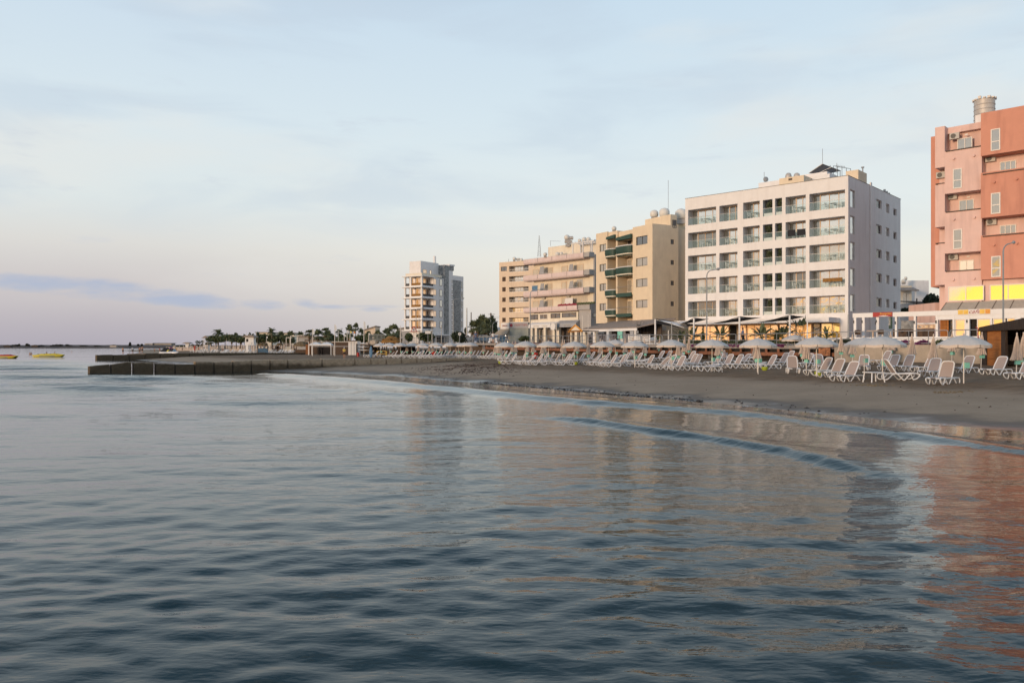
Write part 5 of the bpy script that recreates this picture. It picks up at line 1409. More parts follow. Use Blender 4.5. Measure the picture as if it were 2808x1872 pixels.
# ------------------------------------------------------------------ white cafe portico
gf = Fac(2448, 80.5, 2787, 72.5, 2.6)
cafe = gf.root('cafe_pavilion', 'low white beach cafe with square posts and orange sunrise-glow windows under the terracotta block', 'cafe')
L = gf.L; zb0 = gf.sz(2448, 868.5)[1]; zb1 = gf.sz(2448, 855.8)[1]; zf_ = gf.sz(2448, 924)[1]
MB().box(0, L+4, 0, .4, zb0, zb1).build('beam', 'white_paint', cafe)
def bx6(x): return 2400+x/5.765
G = lambda x, d=0.: gf.s(bx6(x), d)
MB().box(G(952, .1), L+4, .4, 9, zb1-.4, zb1-.06).build('roof', 'white_paint', cafe)
MB().box(G(952), L+4, .06, .4, zb0-.42, zb0).build('lintel', 'white_paint', cafe)
for xa, xb in ((310, 341), (608, 640), (952, 990), (1222, 1252), (1418, 1488), (1822, 1845), (2210, 2300)): MB().box(G(xa), G(xb), .02, .38, zf_, zb0).build('post', 'white_paint', cafe)
o = MB().box(-8.5, L+4, -.75, 0, -.3, zf_-.18).box(-8.5, L+4, 0, 8, -.3, zf_); o.build('plinth', 'white_paint', cafe)
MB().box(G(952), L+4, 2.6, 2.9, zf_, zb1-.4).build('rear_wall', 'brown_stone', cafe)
MB().box(G(955), L+4, 3, 9, zf_, zb1-.5).build('body', 'cream_stucco', cafe)
for xa, xb, m_ in ((1254, 1416, 'glass_ground'), (1600, 1820, 'glass_glow'), (1850, 2050, 'glass_glow'), (2075, 2210, 'glass_ground')):
    window(cafe, G(xa), G(xb), zf_+.02, zb0-.42, .16, 0, 'frame_white', m_, .09, name='glow_window')  # cafe panes carry the sunrise reflection in their colour and emission
MB().box(G(1492, .3), G(1598, .3), .6, .7, zf_, zb0-.42).build('dark_doorway', 'dark_void', cafe)
o = MB()
for i in range(5): a = G(1000+i*24); o.box(a, a+.2, .5, .6, zf_, zb0-.42)
o.build('folded_door', 'door_wood', cafe)
window(cafe, G(1130), G(1222), zf_+.02, zb0-.42, .9, 0, 'frame_dark', 'glass_dark', .06, name='dark_window')
for xa in (1450, 962, 618, 318, 8, ): 
    a = gf.s(bx6(xa)); MB().lathe([(.04, -.14), (.07, -.1), (.05, 0), (.07, .1), (.04, .14)], (a, -.06, zb0-.62), 8).build('wall_lamp', 'frame_dark', cafe)
sgn = MB().box(G(1305), G(1828), -.05, 0, zb0+.03, zb1+.04).build('sign_board', 'sign_white', cafe)
for i, (xa, xb, m_) in enumerate(((1312, 1392, 'sign_yellow'), (1398, 1474, 'sign_yellow'), (1656, 1735, 'sign_yellow'), (1743, 1820, 'sign_orange'))):
    p = MB().box(G(xa), G(xb), -.075, -.05, zb0+.06, zb1+.01).build('picture_square', m_, sgn)
    c_ = (G(xa)+G(xb))/2; zc_ = (zb0+zb1)/2
    MB().tube([(c_-.12, -.08, zc_+.02), (c_-.06, -.08, zc_-.07), (c_+.06, -.08, zc_-.07), (c_+.12, -.08, zc_+.04), (c_+.0, -.08, zc_+.08)], .012, 4).build('emblem', 'sign_orange' if i < 3 else 'sign_red', p)
text('café', .52, 'ink_red', sgn, ((G(1474)+G(1656))/2, -.06, (zb0+zb1)/2+.05), shear=.45, sx=1.25)
# side portico under the hotel flank, with the dark red banner
x0_, x1_ = gf.s(2338, 2.2), gf.s(2394, 2.2)
MB().box(x0_, x1_, 2.2, 2.5, zb0+.1, zb1+.1).build('side_beam', 'white_paint', cafe)
for px in (2340.5, 2363.5, 2402.5): a = gf.s(px, 2.2); MB().box(a, a+.28, 2.22, 2.48, zf_-.1, zb0+.1).build('post', 'white_paint', cafe); MB().lathe([(.04, -.14), (.07, -.1), (.05, 0), (.07, .1), (.04, .14)], (a+.02, 2.16, zb0-.35), 8).build('wall_lamp', 'frame_dark', cafe)
bn = empty('shop_banner', gf.w(0, 0, 0), gf.rz, 'dark red banner with pale script hung between the two white beams', 'banner')
xa, xb = x1_+.02, gf.s(2448, 2.1)-.03
MB().box(xa, xb, 2.1, 2.14, zb0+.12, zb1+.12).build('banner_cloth', 'sign_red', bn)
text('Evangelou', .30, 'sign_yellow', bn, ((xa*.35+xb*.65), 2.08, (zb0+zb1)/2+.2), shear=.3)
o = MB(); o.prism_y([(xa+.5, zb0+.18), (xa+1.1, zb0+.26), (xb-.3, zb0+.17), (xa+1.2, zb0+.14)], 2.075, 2.095); o.build('emblem', 'sign_white', bn)
g_ = MB().box(gf.s(2437, 2), gf.s(2452, 2)-.2, 2.0, 2.05, zf_+.9, zb0+.08).build('green_panel', 'green_sign', bn)
text('COFFEE', .26, 'sign_white', g_, (gf.s(2447, 2)-.3, 1.98, zf_+1.7), rot=(R(90), R(90), 0))
# stone wall, booth and furniture behind the portico
MB().box(gf.s(2471, 4), gf.s(2506, 4), 4, 4.3, zf_, zb0-.3).build('slate_panel', 'grey_stone', cafe)
o = MB().box(gf.s(2510, 3.2), gf.s(2566, 3.2), 3.2, 3.3, zb0-.75, zb0-.6).build('booth_beam', 'white_paint', cafe)
for px in (2515, 2530, 2545, 2559): a = gf.s(px, 3.2); window(cafe, a, a+.55, zf_+.9, zb0-.8, 3.25, 0, 'frame_wood', 'glass_hotel', .1, name='booth_window')
MB().box(gf.s(2448, 2.6), gf.s(2560, 2.6), 2.6, 2.75, zf_, zf_+.85).build('bench_wall', 'brown_wood', cafe)
def lowchair(p, rz, label):
    t = empty('wicker_chair', p, rz, label, 'chair', 'chairs on the cafe terrace')
    MB().box(-.28, .28, -.28, .28, .3, .42).build('seat', 'brown_wood', t)
    MB().box(-.3, .3, .22, .3, .42, .8).box(-.3, -.22, -.25, .22, .42, .6).box(.22, .3, -.25, .22, .42, .6).build('backrest', 'brown_wood', t)
    o = MB()
    for a in (-.27, .22):
        for b in (-.27, .22): o.box(a, a+.05, b, b+.05, 0, .3)
    o.build('leg_frame', 'frame_dark', t)
def lowtable(p, rz, label, m='frame_wood'):
    t = empty('cafe_table', p, rz, label, 'table', 'tables on the cafe terrace')
    MB().box(-.5, .5, -.35, .35, .68, .73).build('table_top', m, t); MB().box(-.05, .05, -.05, .05, .03, .68).box(-.25, .25, -.25, .25, 0, .03).build('pedestal', m, t)
lowtable(gf.w(gf.s(2394, 1), 1.0, zf_), gf.rz, 'small pale wooden table on the cafe plinth just left of the third white post')
for px, lb in ((2415, 'dark wicker chair right of the pale table on the cafe plinth'), (2352, 'wicker chair at the left end of the cafe plinth by the first posts'), (2478, 'wicker chair before the slate panel on the cafe plinth')):
    lowchair(gf.w(gf.s(px, .9), .9, zf_), gf.rz+.4, lb)
lowtable(gf.w(gf.s(2590, 1.2), 1.6, zf_), gf.rz, 'cafe table before the folded orange doors', 'frame_wood')
lowchair(gf.w(gf.s(2600, 1.2), 1.5, zf_), gf.rz+1.2, 'wicker chair right of the table before the folded orange doors')
# ------------------------------------------------------------------ wooden shed on the sand
sf = Fac(2688, 57.5, 2835, 50.0, 0.9)
shed = sf.root('beach_shed', 'dark brown plank shed with orange doors at the right edge of the beach', 'shed')
L = sf.L; zl = sf.sz(2690, 897)[1]; zr = sf.sz(2803, 873)[1]
S8 = lambda px: sf.s(px)
zh = sf.sz(2700, 907)[1]
o = MB(); o.prism_y([(0, 0), (S8(2705), 0), (S8(2705), zh), (0, zh)], 0, .15); o.prism_y([(S8(2745), 0), (S8(2757), 0), (S8(2757), zh), (S8(2745), zh)], 0, .15)
o.prism_y([(-.1, zh), (L+1, zh), (L+1, zr), (S8(2803), zr), (-.1, zl)], -.05, .15)
o.prism_x([(.15, 0), (4, 0), (4, zl-.1), (.15, zl-.1)], 0, .12)
o.box(.12, L, 3.8, 4, 0, zh)
o.build('wall', 'dark_wood', shed)
MB().box(S8(2705), S8(2745), .06, .12, .15, zh-.03).build('door', 'door_wood', shed)
MB().box(S8(2757)+2.2, L, .06, .12, .15, zh-.3).build('door', 'door_wood', shed)
o = MB(); o.prism_x([(-.2, zh-.02), (4.1, zh-.02), (4.1, zh+.05), (-.2, zh+.05)], 0, L); o.build('ceiling_board', 'dark_wood', shed)
MB().box(-.1, L, -.1, 4, -.3, .15).build('base', 'concrete', shed)
o = MB(); o.tube([(-.45, -.1, zl+.02), (-.1, -.1, zl-.1), (-.15, -.1, zl-.5), (-.05, -.1, zl-1.0)], .04, 5); o.build('red_edging', 'sign_red', shed)

# ------------------------------------------------------------------ houses behind
def house(name, px0, px1, pyt, Y, label, m, depth=10, extra=None, pyb=945):
    x0_, x1_ = X_(px0, Y), X_(px1, Y); z1 = Z_(pyt, Y)
    t = empty(name, (x0_, Y, 2), 0, label, 'house'); MB().box(0, x1_-x0_, 0, depth, -1, z1-2).build('wall', m, t); return t, x1_-x0_, z1-2
t, w_, h_ = house('town_house', 2455, 2500, 783, 165, 'cream villa with a balcony and roof tanks seen between the hotel and the terracotta block', 'cream_stucco')
MB().box(0, w_+.4, -2.2, 0, h_-4.4, h_-4.1).box(w_-.3, w_, -2, -1.8, 0, h_-1.2).build('balcony', 'white_paint', t); MB().box(w_, w_+4.4, 1.5, 9, 0, h_+1.2).build('wall', 'white_stucco', t)
MB().prism_x([(-2.4, h_-1.3), (0, h_-.6), (0, h_-.4), (-2.5, h_-1.1)], -.2, w_+.3).build('roof', 'roof_tile', t)
window(t, 1.5, w_-.6, h_-4.0, h_-1.5, -.06, 3, 'frame_white', 'glass_curtain', .12)
for i, (px, py, w4) in enumerate(((2478, 770, 12), (2484, 762, 8))): tank(px, py, 164, w4, 'small grey tank on the villa roof, %s of two' % ('lower' if i == 0 else 'upper'), 'tanks on the villa')
t, w_, h_ = house('garden_hut', 2503, 2539, 829, 150, 'small grey shed with a glazed front beyond the cafe beam', 'grey_stucco', 6)
window(t, .3, w_-.3, h_-2.6, h_-.4, -.06, 1, 'frame_white', 'glass_dark', .08); MB().prism_x([(-.6, h_-.1), (6, h_+.5), (6, h_+.65), (-.6, h_+.05)], -.3, w_+.3).build('roof', 'brown_stone', t)
t, w_, h_ = house('annexe', 2565, 2600, 829.5, 89, 'low pink annexe between the dark tree and the awning of the terracotta block', 'rose_stucco', 6)
for lb, px0, px1, pyt, Y, m_ in (('low cream bungalow behind the beach palms with a flat roof', 770, 806, 914, 300, 'cream_stucco'), ('pale bungalow behind the palms with a timber pergola', 702, 745, 912, 330, 'cream_stucco'), ('long low brown roofed restaurant behind the white tents', 818, 905, 924, 235, 'grey_stucco')):
    t, w_, h_ = house('bungalow', px0, px1, pyt, Y, lb, m_); MB().box(-.4, w_+.4, -.5, 10, h_, h_+.3).build('roof', 'roof_tile', t); window(t, w_*.2, w_*.7, .8, h_-.7, -.06, 3, 'frame_dark', 'glass_dark', .15)
t = empty('gabled_house', (X_(997, 260), 260, 2), 0, 'ochre house whose single pitched roof slopes down left of the white tower', 'house')
w_ = X_(1029, 260)-X_(997, 260); z1 = Z_(896, 260)-2; z0 = Z_(907, 260)-2
MB().prism_y([(0, -1), (w_, -1), (w_, z1), (0, z0)], 0, 9).build('wall', 'tan_stucco', t); MB().prism_y([(-.5, z0-.1), (w_+.2, z1+.05), (w_+.2, z1+.4), (-.5, z0+.25)], -.4, 9.4).build('roof', 'roof_tile', t)
t = empty('gabled_house', (X_(1100, 255), 255, 2), 0, 'grey house with a sloping roof touching the left side of the white tower', 'house')
MB().prism_y([(-1.5, -1), (3.5, -1), (3.5, Z_(896, 255)-2), (-1.5, Z_(902, 255)-2)], 0, 9).build('wall', 'grey_stucco', t)
MB().prism_y([(-1.9, Z_(902.5, 255)-2), (3.5, Z_(896.3, 255)-2), (3.5, Z_(894.5, 255)-2), (-1.9, Z_(901, 255)-2)], -.4, 9.4).build('roof', 'roof_tile', t)
# far low factory building on the bay
t = empty('far_building', (X_(413, 2560), 2560, 4.5), 0, 'long pale flat building far across the bay behind the jet skis', 'building')
w_ = X_(470, 2560)-X_(413, 2560); MB().box(0, w_, 0, 30, 0, Z_(941.5, 2560)-4.5).box(-18, 8, -4, 20, 0, Z_(941, 2560)-4.5).build('wall', 'far_house', t); MB().box(8.1, w_+3, -3, 31, Z_(941.5, 2560)-4.5, Z_(940.3, 2560)-4.5).build('roof', 'far_tree', t)
for i, (px, py) in enumerate(((95, 947), (310, 946.5), (20, 948))):
    t = empty('far_building', (X_(px, 2450), 2450, 0), 0, ('small brown house far across the bay, second from the left edge', 'small pale house far across the bay, above the swimmers gap', 'small house on the far shore at the left edge')[i], 'building')
    MB().box(-10, 10, 0, 10, 3, Z_(py, 2450)).build('wall', 'far_house' if i == 1 else 'far_land', t); MB().prism_y([(-12, Z_(py, 2450)), (12, Z_(py, 2450)), (0, Z_(py, 2450)+2)], -1, 11).build('roof', 'far_tree', t)

# ------------------------------------------------------------------ poles, lamps, signs
def lamp(px, pyt, Y, apx, label, pyb=None, r=.06):
    x, z1 = X_(px, Y), Z_(pyt, Y); z0 = deck_z(Y)-.1
    t = empty('street_lamp', (x, Y, z0), 0, label, 'street lamp', 'street lamps on the promenade'); h_ = z1-z0; ax = X_(apx, Y)-x; s = 1 if ax > 0 else -1
    path = [(0, 0, 0), (0, 0, h_-.75)]+[(s*.55*(1-math.cos(a)), 0, h_-.75+.65*math.sin(a)) for a in (R(25), R(50), R(72))]+[(ax*.8, 0, h_-.02)]
    MB().tube(path, r, 7, rs=[r*1.3, r]+[r*.85]*3+[r*.6]).build('pole', 'lamp_grey', t, smooth=True)
    MB().tube([(ax*.72, 0, h_-.04), (ax*.86, 0, h_+.02), (ax, 0, h_+.01)], .12, 8, rs=[.05, .16, .08], flat=.6).build('lamp_head', 'lamp_grey', t, smooth=True)
lamp(2751, 665, 66, 2784, 'tall grey street lamp in front of the terracotta block, arm to the right')
lamp(1938, 738, 84, 1974, 'tall grey street lamp before the left bays of the white hotel')
lamp(1454, 793, 112, 1490, 'tall grey street lamp in front of the pink banded block')
lamp(1141, 844, 150, 1163, 'grey street lamp before the corner balconies of the white tower')
lamp(1243, 818, 160, 1273, 'grey street lamp before the right flank of the white tower')
lamp(1346, 871, 165, 1329, 'curved street lamp pointing left before the palms beside the tan block')
lamp(1351, 882, 172, 1366, 'short curved street lamp pointing right, close to the tan block')
lamp(928, 901, 200, 939, 'thin street lamp among the palms behind the white tents')
def pole(px, pyt, Y, label, r=.12, m='brown_wood', name='utility_pole', cat='pole', base=None):
    z1 = Z_(pyt, Y); z0 = (deck_z(Y) if base is None else base)-.1
    return tag(MB().cyl((0, 0, 0), (0, 0, z1-z0), r, r*.75, 8).build(name, m, None, loc=(X_(px, Y), Y, z0)), label, cat)
pole(1280, 844, 150, 'tall grey pole between the white tower and the palms', .13, 'lamp_grey')
pole(1292, 856, 190, 'dark wooden utility pole rising behind the palms right of the white tower', .14)
p_ = pole(1346, 858, 180, 'dark wooden utility pole with a small crossarm left of the tan block', .2)
MB().box(-.6, 1., -.08, .08, Z_(861, 180)-deck_z(180), Z_(860, 180)-deck_z(180)).build('crossarm', 'brown_wood', p_)
for i, (py0, py1) in enumerate(((861, 865), (863, 869))):
    pts = [(X_(1346, 180)+(X_(1371, 215)-X_(1346, 180))*t_, 180+35*t_, Z_(py0, 180)+(Z_(py1, 215)-Z_(py0, 180))*t_-.6*4*t_*(1-t_)) for t_ in [k/8 for k in range(9)]]
    tag(MB().tube(pts, .03, 3).build('power_cable', 'frame_dark'), 'thin cable from the wooden pole to the tan block, %s one' % ('upper' if i == 0 else 'lower'), 'cable')
pole(1214.5 - 4, 892, 140, 'thin grey pole before the ground floor of the white tower, right of the dark bush', .07, 'lamp_grey')
pole(1149, 862, 145, 'thin bare grey pole just right of the triangular road sign', .06, 'lamp_grey')
pole(1185, 898, 128, 'short grey pole rising behind the umbrellas below the tower entrance', .08, 'lamp_grey')
pole(1098, 893, 140, 'thin pale pole with a short bar at the left foot of the white tower', .07, 'frame_white')
pole(1597.5, 866, 118, 'thin pale mast on the grey wall beside the pink banded block, left one', .05, 'frame_white', base=2.9)
pole(1613, 862, 119, 'thin pale mast on the grey wall beside the pink banded block, right one', .05, 'frame_white', base=2.9)
pole(2326.5, 862, 79, 'grey post standing at the near corner of the white hotel', .1, 'lamp_grey')
pole(2214, 881, 82, 'thin white post before the lit restaurant windows of the hotel', .08, 'white_paint')
pole(1842, 884, 90, 'thin grey post at the left end of the hotel terrace', .06, 'lamp_grey')
pole(1833, 905, 97, 'short white post before the side wall of the beige block', .07, 'white_paint')
pole(2514, 818, 120, 'dark wooden pole standing before the cream villa beyond the cafe', .12, base=3)
def road_sign(px, pyc, Y, kind, label):
    z0 = deck_z(Y)-.1; zc_ = Z_(pyc, Y); t = empty('road_sign', (X_(px, Y), Y, z0), 0, label, 'sign'); MB().cyl((0, 0, 0), (0, 0, zc_-z0), .05, None, 6).build('post', 'lamp_grey', t)
    h_ = zc_-z0
    if kind == 'tri':
        MB().prism_y([(-.62, h_-.4), (.62, h_-.4), (0, h_+.65)], -.08, -.05).build('red_border', 'sign_red', t); f_ = MB().prism_y([(-.42, h_-.28), (.42, h_-.28), (0, h_+.42)], -.1, -.081).build('sign_face', 'sign_white', t)
        MB().box(-.05, .05, -.12, -.101, h_-.2, h_+.2).box(-.12, .12, -.12, -.101, h_-.05, h_+.03).build('symbol', 'ink_dark', f_)
    elif kind == 'disc':
        MB().cyl((0, -.05, h_), (0, -.08, h_), .25, None, 20).build('disc', 'sign_white', t); MB().tube([(-.11, -.1, h_-.11), (.11, -.1, h_+.11)], .025, 4).tube([(-.11, -.1, h_+.11), (.11, -.1, h_-.11)], .025, 4).build('symbol', 'ink_dark', t)
    else: MB().box(-.5, .5, -.08, -.05, h_-.25, h_+.25).build('board', 'sign_white', t)
road_sign(1135, 903.5, 140, 'tri', 'red and white triangular warning sign below the white tower')
road_sign(1260.5, 915.5, 125, 'disc', 'round pale no entry style sign before the dark bushes right of the tower')
road_sign(1292, 911, 150, 'board', 'small white rectangular sign at the left of the palms')
road_sign(1173.5, 911, 140, 'board', 'narrow white framed sign before the bushes at the tower foot')

# promenade railing: panels with rounded top corners
def railing():
    s = 0; segs = []
    pts = []
    for (a, b_) in zip(EDGE[1:-2], EDGE[2:-1]):
        a, b_ = Vector(a), Vector(b_); L = (b_-a).length; n_ = max(1, round(L/4.3))
        for k in range(n_): segs.append((a+(b_-a)*k/n_, a+(b_-a)*(k+1)/n_))
    protos = {}
    out_ = []
    for i, (a, b_) in enumerate(segs):
        if a.y > 190: break
        L = (b_-a).length; t = (b_-a)/L; key = round(L, 1)
        if key not in protos:
            o = MB(); h_, r = 1.12, .036
            o.tube([(.07, 0, 0), (.07, 0, h_-.15), (.11, 0, h_-.04), (.22, 0, h_), (L-.22, 0, h_), (L-.11, 0, h_-.04), (L-.07, 0, h_-.15), (L-.07, 0, 0)], r, 6)
            for z in (.12, .5, ): o.tube([(.07, 0, z), (L-.07, 0, z)], r*.8, 5)
            for k in (1, 2): o.tube([(L*k/3, 0, -.25), (L*k/3, 0, h_)], r*.8, 5)
            protos[key] = o.build('railing_panel', 'steel', smooth=True); ob = protos[key]
        else: ob = protos[key].copy(); C.objects.link(ob)
        ob.location = (a.x, a.y, deck_z(a.y)+.02); ob.rotation_euler = (0, -math.atan2(deck_z(b_.y)-deck_z(a.y), L), math.atan2(t.y, t.x)); out_.append(ob)
    for i, ob in enumerate(out_): tag(ob, 'grey steel promenade railing panel with rounded corners, %s from the right end' % nth(i+1), 'railing', 'railing panels along the promenade')
railing()

# ------------------------------------------------------------------ plants
def leaf_cloud(n, blobs, size, seed, flat=.0):
    """n small leaf quads spread through overlapping blobs [(cx,cy,cz,rx,ry,rz)]"""
    r_ = np.random.default_rng(seed); B = np.array(blobs, float); vol = B[:, 3]*B[:, 4]*B[:, 5]; pick = r_.choice(len(B), n, p=vol/vol.sum())
    d = r_.normal(size=(n, 3)); d /= np.linalg.norm(d, axis=1)[:, None]; rad = r_.uniform(.0, 1, n)**.45
    rad *= 1+.22*np.sin(d[:, 0]*7+pick)*np.cos(d[:, 2]*6+pick*2)
    c = B[pick, :3]+d*rad[:, None]*B[pick, 3:]
    a = r_.normal(size=(n, 3)); a /= np.linalg.norm(a, axis=1)[:, None]; b = np.cross(a, r_.normal(size=(n, 3))); b /= np.linalg.norm(b, axis=1)[:, None]
    s = size*r_.uniform(.6, 1.3, n)[:, None]; a = a*s; b = b*s*.55
    v = np.stack([c-a, c+b, c+a, c-b], 1).reshape(-1, 3); f = np.arange(n*4).reshape(n, 4)
    return v.tolist(), f.tolist()
def cloud_obj(name, vf, m, parent=None):
    o = MB(); o.v, o.f = vf; return o.build(name, m, parent)
def fan_palm(seed, h_=5., r=1.7, skirt=True, ragged=0.):
    rr = random.Random(seed); root = empty('palm_tree', (0, 0, -60), 0, 'x', 'palm tree', 'palms along the promenade')
    MB().tube([(0, 0, -.3), (.05, 0, h_*.4), (.12, .05, h_)], .2, 8, rs=[.28, .21, .18]).build('trunk', 'palm_trunk', root, smooth=True)
    o = MB(); top = Vector((.12, .05, h_))
    for i in range(34):
        az = rr.uniform(0, 6.283); el = R(rr.uniform(-35, 80)); d = Vector((math.cos(az)*math.cos(el), math.sin(az)*math.cos(el), math.sin(el))); st = r*rr.uniform(.35, .55)
        hub = top+d*st; o.tube([top, hub], .02, 3, cap=False)
        side = d.cross(Vector((0, 0, 1))).normalized(); up = side.cross(d)
        for k in range(11):
            a = R(-75+15*k); q = (d*math.cos(a)+side*math.sin(a)).normalized(); ln = r*rr.uniform(.42, .62); w_ = side*math.cos(a)-d*math.sin(a)
            m_ = hub+q*ln*.55; e = hub+q*ln+Vector((0, 0, -.28*ln*rr.uniform(.5, 1.4))); o.quad(hub-w_*.01, m_-w_*.055*r, e, m_+w_*.055*r)
    o.build('crown', 'palm_leaf', root)
    if skirt:
        o = MB()
        for i in range(50):
            az = rr.uniform(0, 6.283); z = h_-rr.uniform(.1, 1.1); d = Vector((math.cos(az), math.sin(az), 0)); p0 = Vector((.1, .04, z)); p1 = p0+d*.45+Vector((0, 0, -.25)); p2 = p0+d*.55+Vector((0, 0, -.9)); w_ = Vector((-d.y, d.x, 0))*.1
            o.quad(p0-w_*.3, p1-w_, p2, p1+w_)
        o.build('dry_skirt', 'palm_leaf_dry', root)
    return root
def date_palm(seed, h_=6., r=2.6):
    rr = random.Random(seed); root = empty('date_palm', (0, 0, -60), 0, 'x', 'palm tree', 'palms along the promenade')
    MB().tube([(0, 0, -.3), (.05, 0, h_*.5), (.1, 0, h_)], .25, 8, rs=[.32, .25, .3]).build('trunk', 'palm_trunk', root, smooth=True)
    o = MB(); top = Vector((.1, 0, h_))
    for i in range(36):
        az = rr.uniform(0, 6.283); el = R(rr.uniform(-10, 78)); n_ = 9; p = top.copy(); d = Vector((math.cos(az)*math.cos(el), math.sin(az)*math.cos(el), math.sin(el))); ln = r*rr.uniform(.85, 1.1)/n_
        for k in range(n_):
            q = p+d*ln; side = d.cross(Vector((0, 0, 1))).normalized(); lw = r*.20*math.sin(math.pi*(k+1.2)/(n_+1.2))+.05
            for s in (-1, 1):
                for j in (0, .5):
                    b0 = p+d*ln*j; o.quad(b0, b0+side*s*lw+d*ln*.9+Vector((0, 0, -lw*.35)), b0+side*s*lw*.6+d*ln*1.0, b0+d*ln*.35)
            p = q; d = (d+Vector((0, 0, -.17-.02*k))).normalized()
    o.build('crown', 'palm_leaf', root); return root
FP = [Proto(fan_palm(1, 5, 1.9)), Proto(fan_palm(2, 5, 1.9, False)), Proto(fan_palm(3, 3.2, 2.1))]
DP = [Proto(date_palm(4)), Proto(date_palm(5, 5., 2.4))]
GZ = 2.2
def palm(kind, px, pyt, Y, wpx, label, base=None):
    """crown top at pyt, crown width wpx"""
    P_ = (FP+DP)[kind]; h0 = [6.6, 6.6, 4.9, 7.8, 6.6][kind]; w0 = [3.5, 3.5, 3.9, 5.0, 4.7][kind]
    sw_ = 1.22*wpx/F*Y/w0; b0 = (GZ if Y > 160 else deck_z(Y)) if base is None else base; sh = (Z_(pyt, Y)-b0)/h0
    P_.put((X_(px, Y), Y, b0), random.uniform(0, 6), label, (sw_, sw_, sh))
palm(3, 598, 902, 330, 33, 'tall feathery date palm standing alone above the far beach', 1.6)
for i, (px, pyt) in enumerate(((540, 933), (547, 934), (555, 932.5))): palm(1, px, pyt, 420, 9, 'tiny far palm in a row of three left of the tall date palm, %s one' % ('left', 'middle', 'right')[i], 2)
PL = [(2, 578, 930, 320, 16, 'low bushy palm at the left foot of the tall date palm'), (2, 592, 925, 330, 12, 'small palm just left of the tall date palm trunk'), (1, 617, 924, 320, 14, 'slim palm right of the tall date palm'),
      (2, 636, 917, 290, 16, 'short palm left of the lifeguard hut'), (0, 648, 911, 290, 15, 'slender fan palm left of the lifeguard hut, with a high crown'), (2, 660, 921, 300, 18, 'bushy palm directly behind the left side of the lifeguard hut'),
      (1, 670, 915, 330, 9, 'narrow dark palm above the left roof edge of the lifeguard hut'), (1, 685, 910.5, 330, 8, 'tiny palm above the lifeguard hut roof'), (1, 694, 914, 330, 11, 'small palm right above the hut roof peak'),
      (4, 707, 909.5, 260, 14, 'upright palm with a tall pale trunk just right of the lifeguard hut'), (2, 724, 915, 280, 22, 'full green palm right of the lifeguard hut'),
      (4, 746, 898, 260, 26, 'tall shaggy date palm above the thatched kiosk beach'), (2, 771, 908.5, 270, 22, 'round headed palm second right of the shaggy date palm'), (2, 797, 907.5, 250, 27, 'broad palm above the timber frames'),
      (2, 824, 909, 255, 24, 'broad palm left of the pale flag pole'), (0, 848, 903, 235, 26, 'dark palm directly behind the left flag pole'), (2, 873, 903, 225, 26, 'palm with pale green heart behind the white tents'),
      (0, 893, 897.5, 220, 27, 'large palm above the right white tent'), (2, 899, 905, 215, 24, 'drooping olive palm low above the right white tent'), (1, 930, 902, 215, 20, 'dark palm behind the thin lamp'),
      (2, 958, 890, 205, 24, 'dense palm left of the slim tall one near the flags'), (1, 976, 883.5, 205, 17, 'slim palm rising highest of the group near the orange flag'), (2, 990, 900, 205, 18, 'short palm right of the orange flag'), (1, 1009, 890.5, 300, 7, 'tiny far palm above the ochre sloping roof'),
      (2, 1036, 905, 190, 24, 'low spreading palm left of the big fan palm'), (2, 1010, 908, 190, 20, 'low palm before the ochre sloping roof'), (2, 1080, 889, 165, 37, 'big fan palm with spiky crown left of the white tower'), (2, 1060, 900, 172, 26, 'palm crowding the left side of the big fan palm'), (2, 1092, 906, 178, 22, 'low palm at the right side of the big fan palm'),
      (2, 1297, 878, 150, 28, 'leftmost palm of the dense group right of the white tower'), (2, 1322, 863, 152, 34, 'tallest palm in the dense group right of the white tower'), (2, 1310, 875, 149, 28, 'brown skirted palm in the middle of the dense group right of the tower'),
      (2, 1335, 872, 146, 28, 'palm at the right of the dense group, next to the wooden pole'), (2, 1327, 886, 143, 24, 'lowest palm in the dense group right of the white tower')]
for a in PL: palm(*a)
def tree(px, pyt, pyb, Y, wpx, label, seed, m='foliage_dark', n=2600, size=.3, name='broadleaf_tree', trunk=True, cat='tree', base=None):
    rr = random.Random(seed); x = X_(px, Y); z1 = Z_(pyt, Y); zb = Z_(pyb, Y); w_ = wpx/F*Y/2; b0 = (2.4 if base is None else base)
    t = empty(name, (x, Y, b0), 0, label, cat); hc = z1-zb; blobs = []
    for i in range(9):
        a = rr.uniform(0, 6.28); q = rr.uniform(.1, .62); s = rr.uniform(.32, .52)
        blobs.append((math.cos(a)*w_*q, math.sin(a)*w_*q*.8, zb-b0+hc*rr.uniform(.3, .72), w_*s, w_*s, hc*s*.62))
    cloud_obj('crown', leaf_cloud(n, blobs, size, seed), m, t)
    if trunk:
        o = MB().tube([(0, 0, -.5), (.1, 0, (zb-b0)*.6), (0, .1, zb-b0+hc*.45)], .2, 8, rs=[.3, .22, .12])
        for i in range(5): b = blobs[i]; o.tube([(.05, .05, zb-b0+hc*.1), (b[0]*.5, b[1]*.5, (zb-b0+b[2])/2), b[:3]], .08, 5, rs=[.12, .08, .04])
        o.build('trunk', 'palm_trunk', t, smooth=True)
tree(1352, 866, 925, 175, 40, 'broad dark green tree behind the wooden pole, touching the tan block', 3, n=3800, size=.35)
tree(1322, 876, 930, 185, 52, 'dark round tree filling the gap behind the dense palm group', 4, n=3500, size=.38)
tree(2556, 806, 862, 118, 62, 'dark bushy tree between the villa and the pink annexe', 5, n=5200, size=.2, base=2.6)
tree(2484, 842, 862, 110, 34, 'dark hedge like shrub below the cream villa', 6, n=1800, size=.18, base=3, name='shrub', cat='shrub', trunk=False)
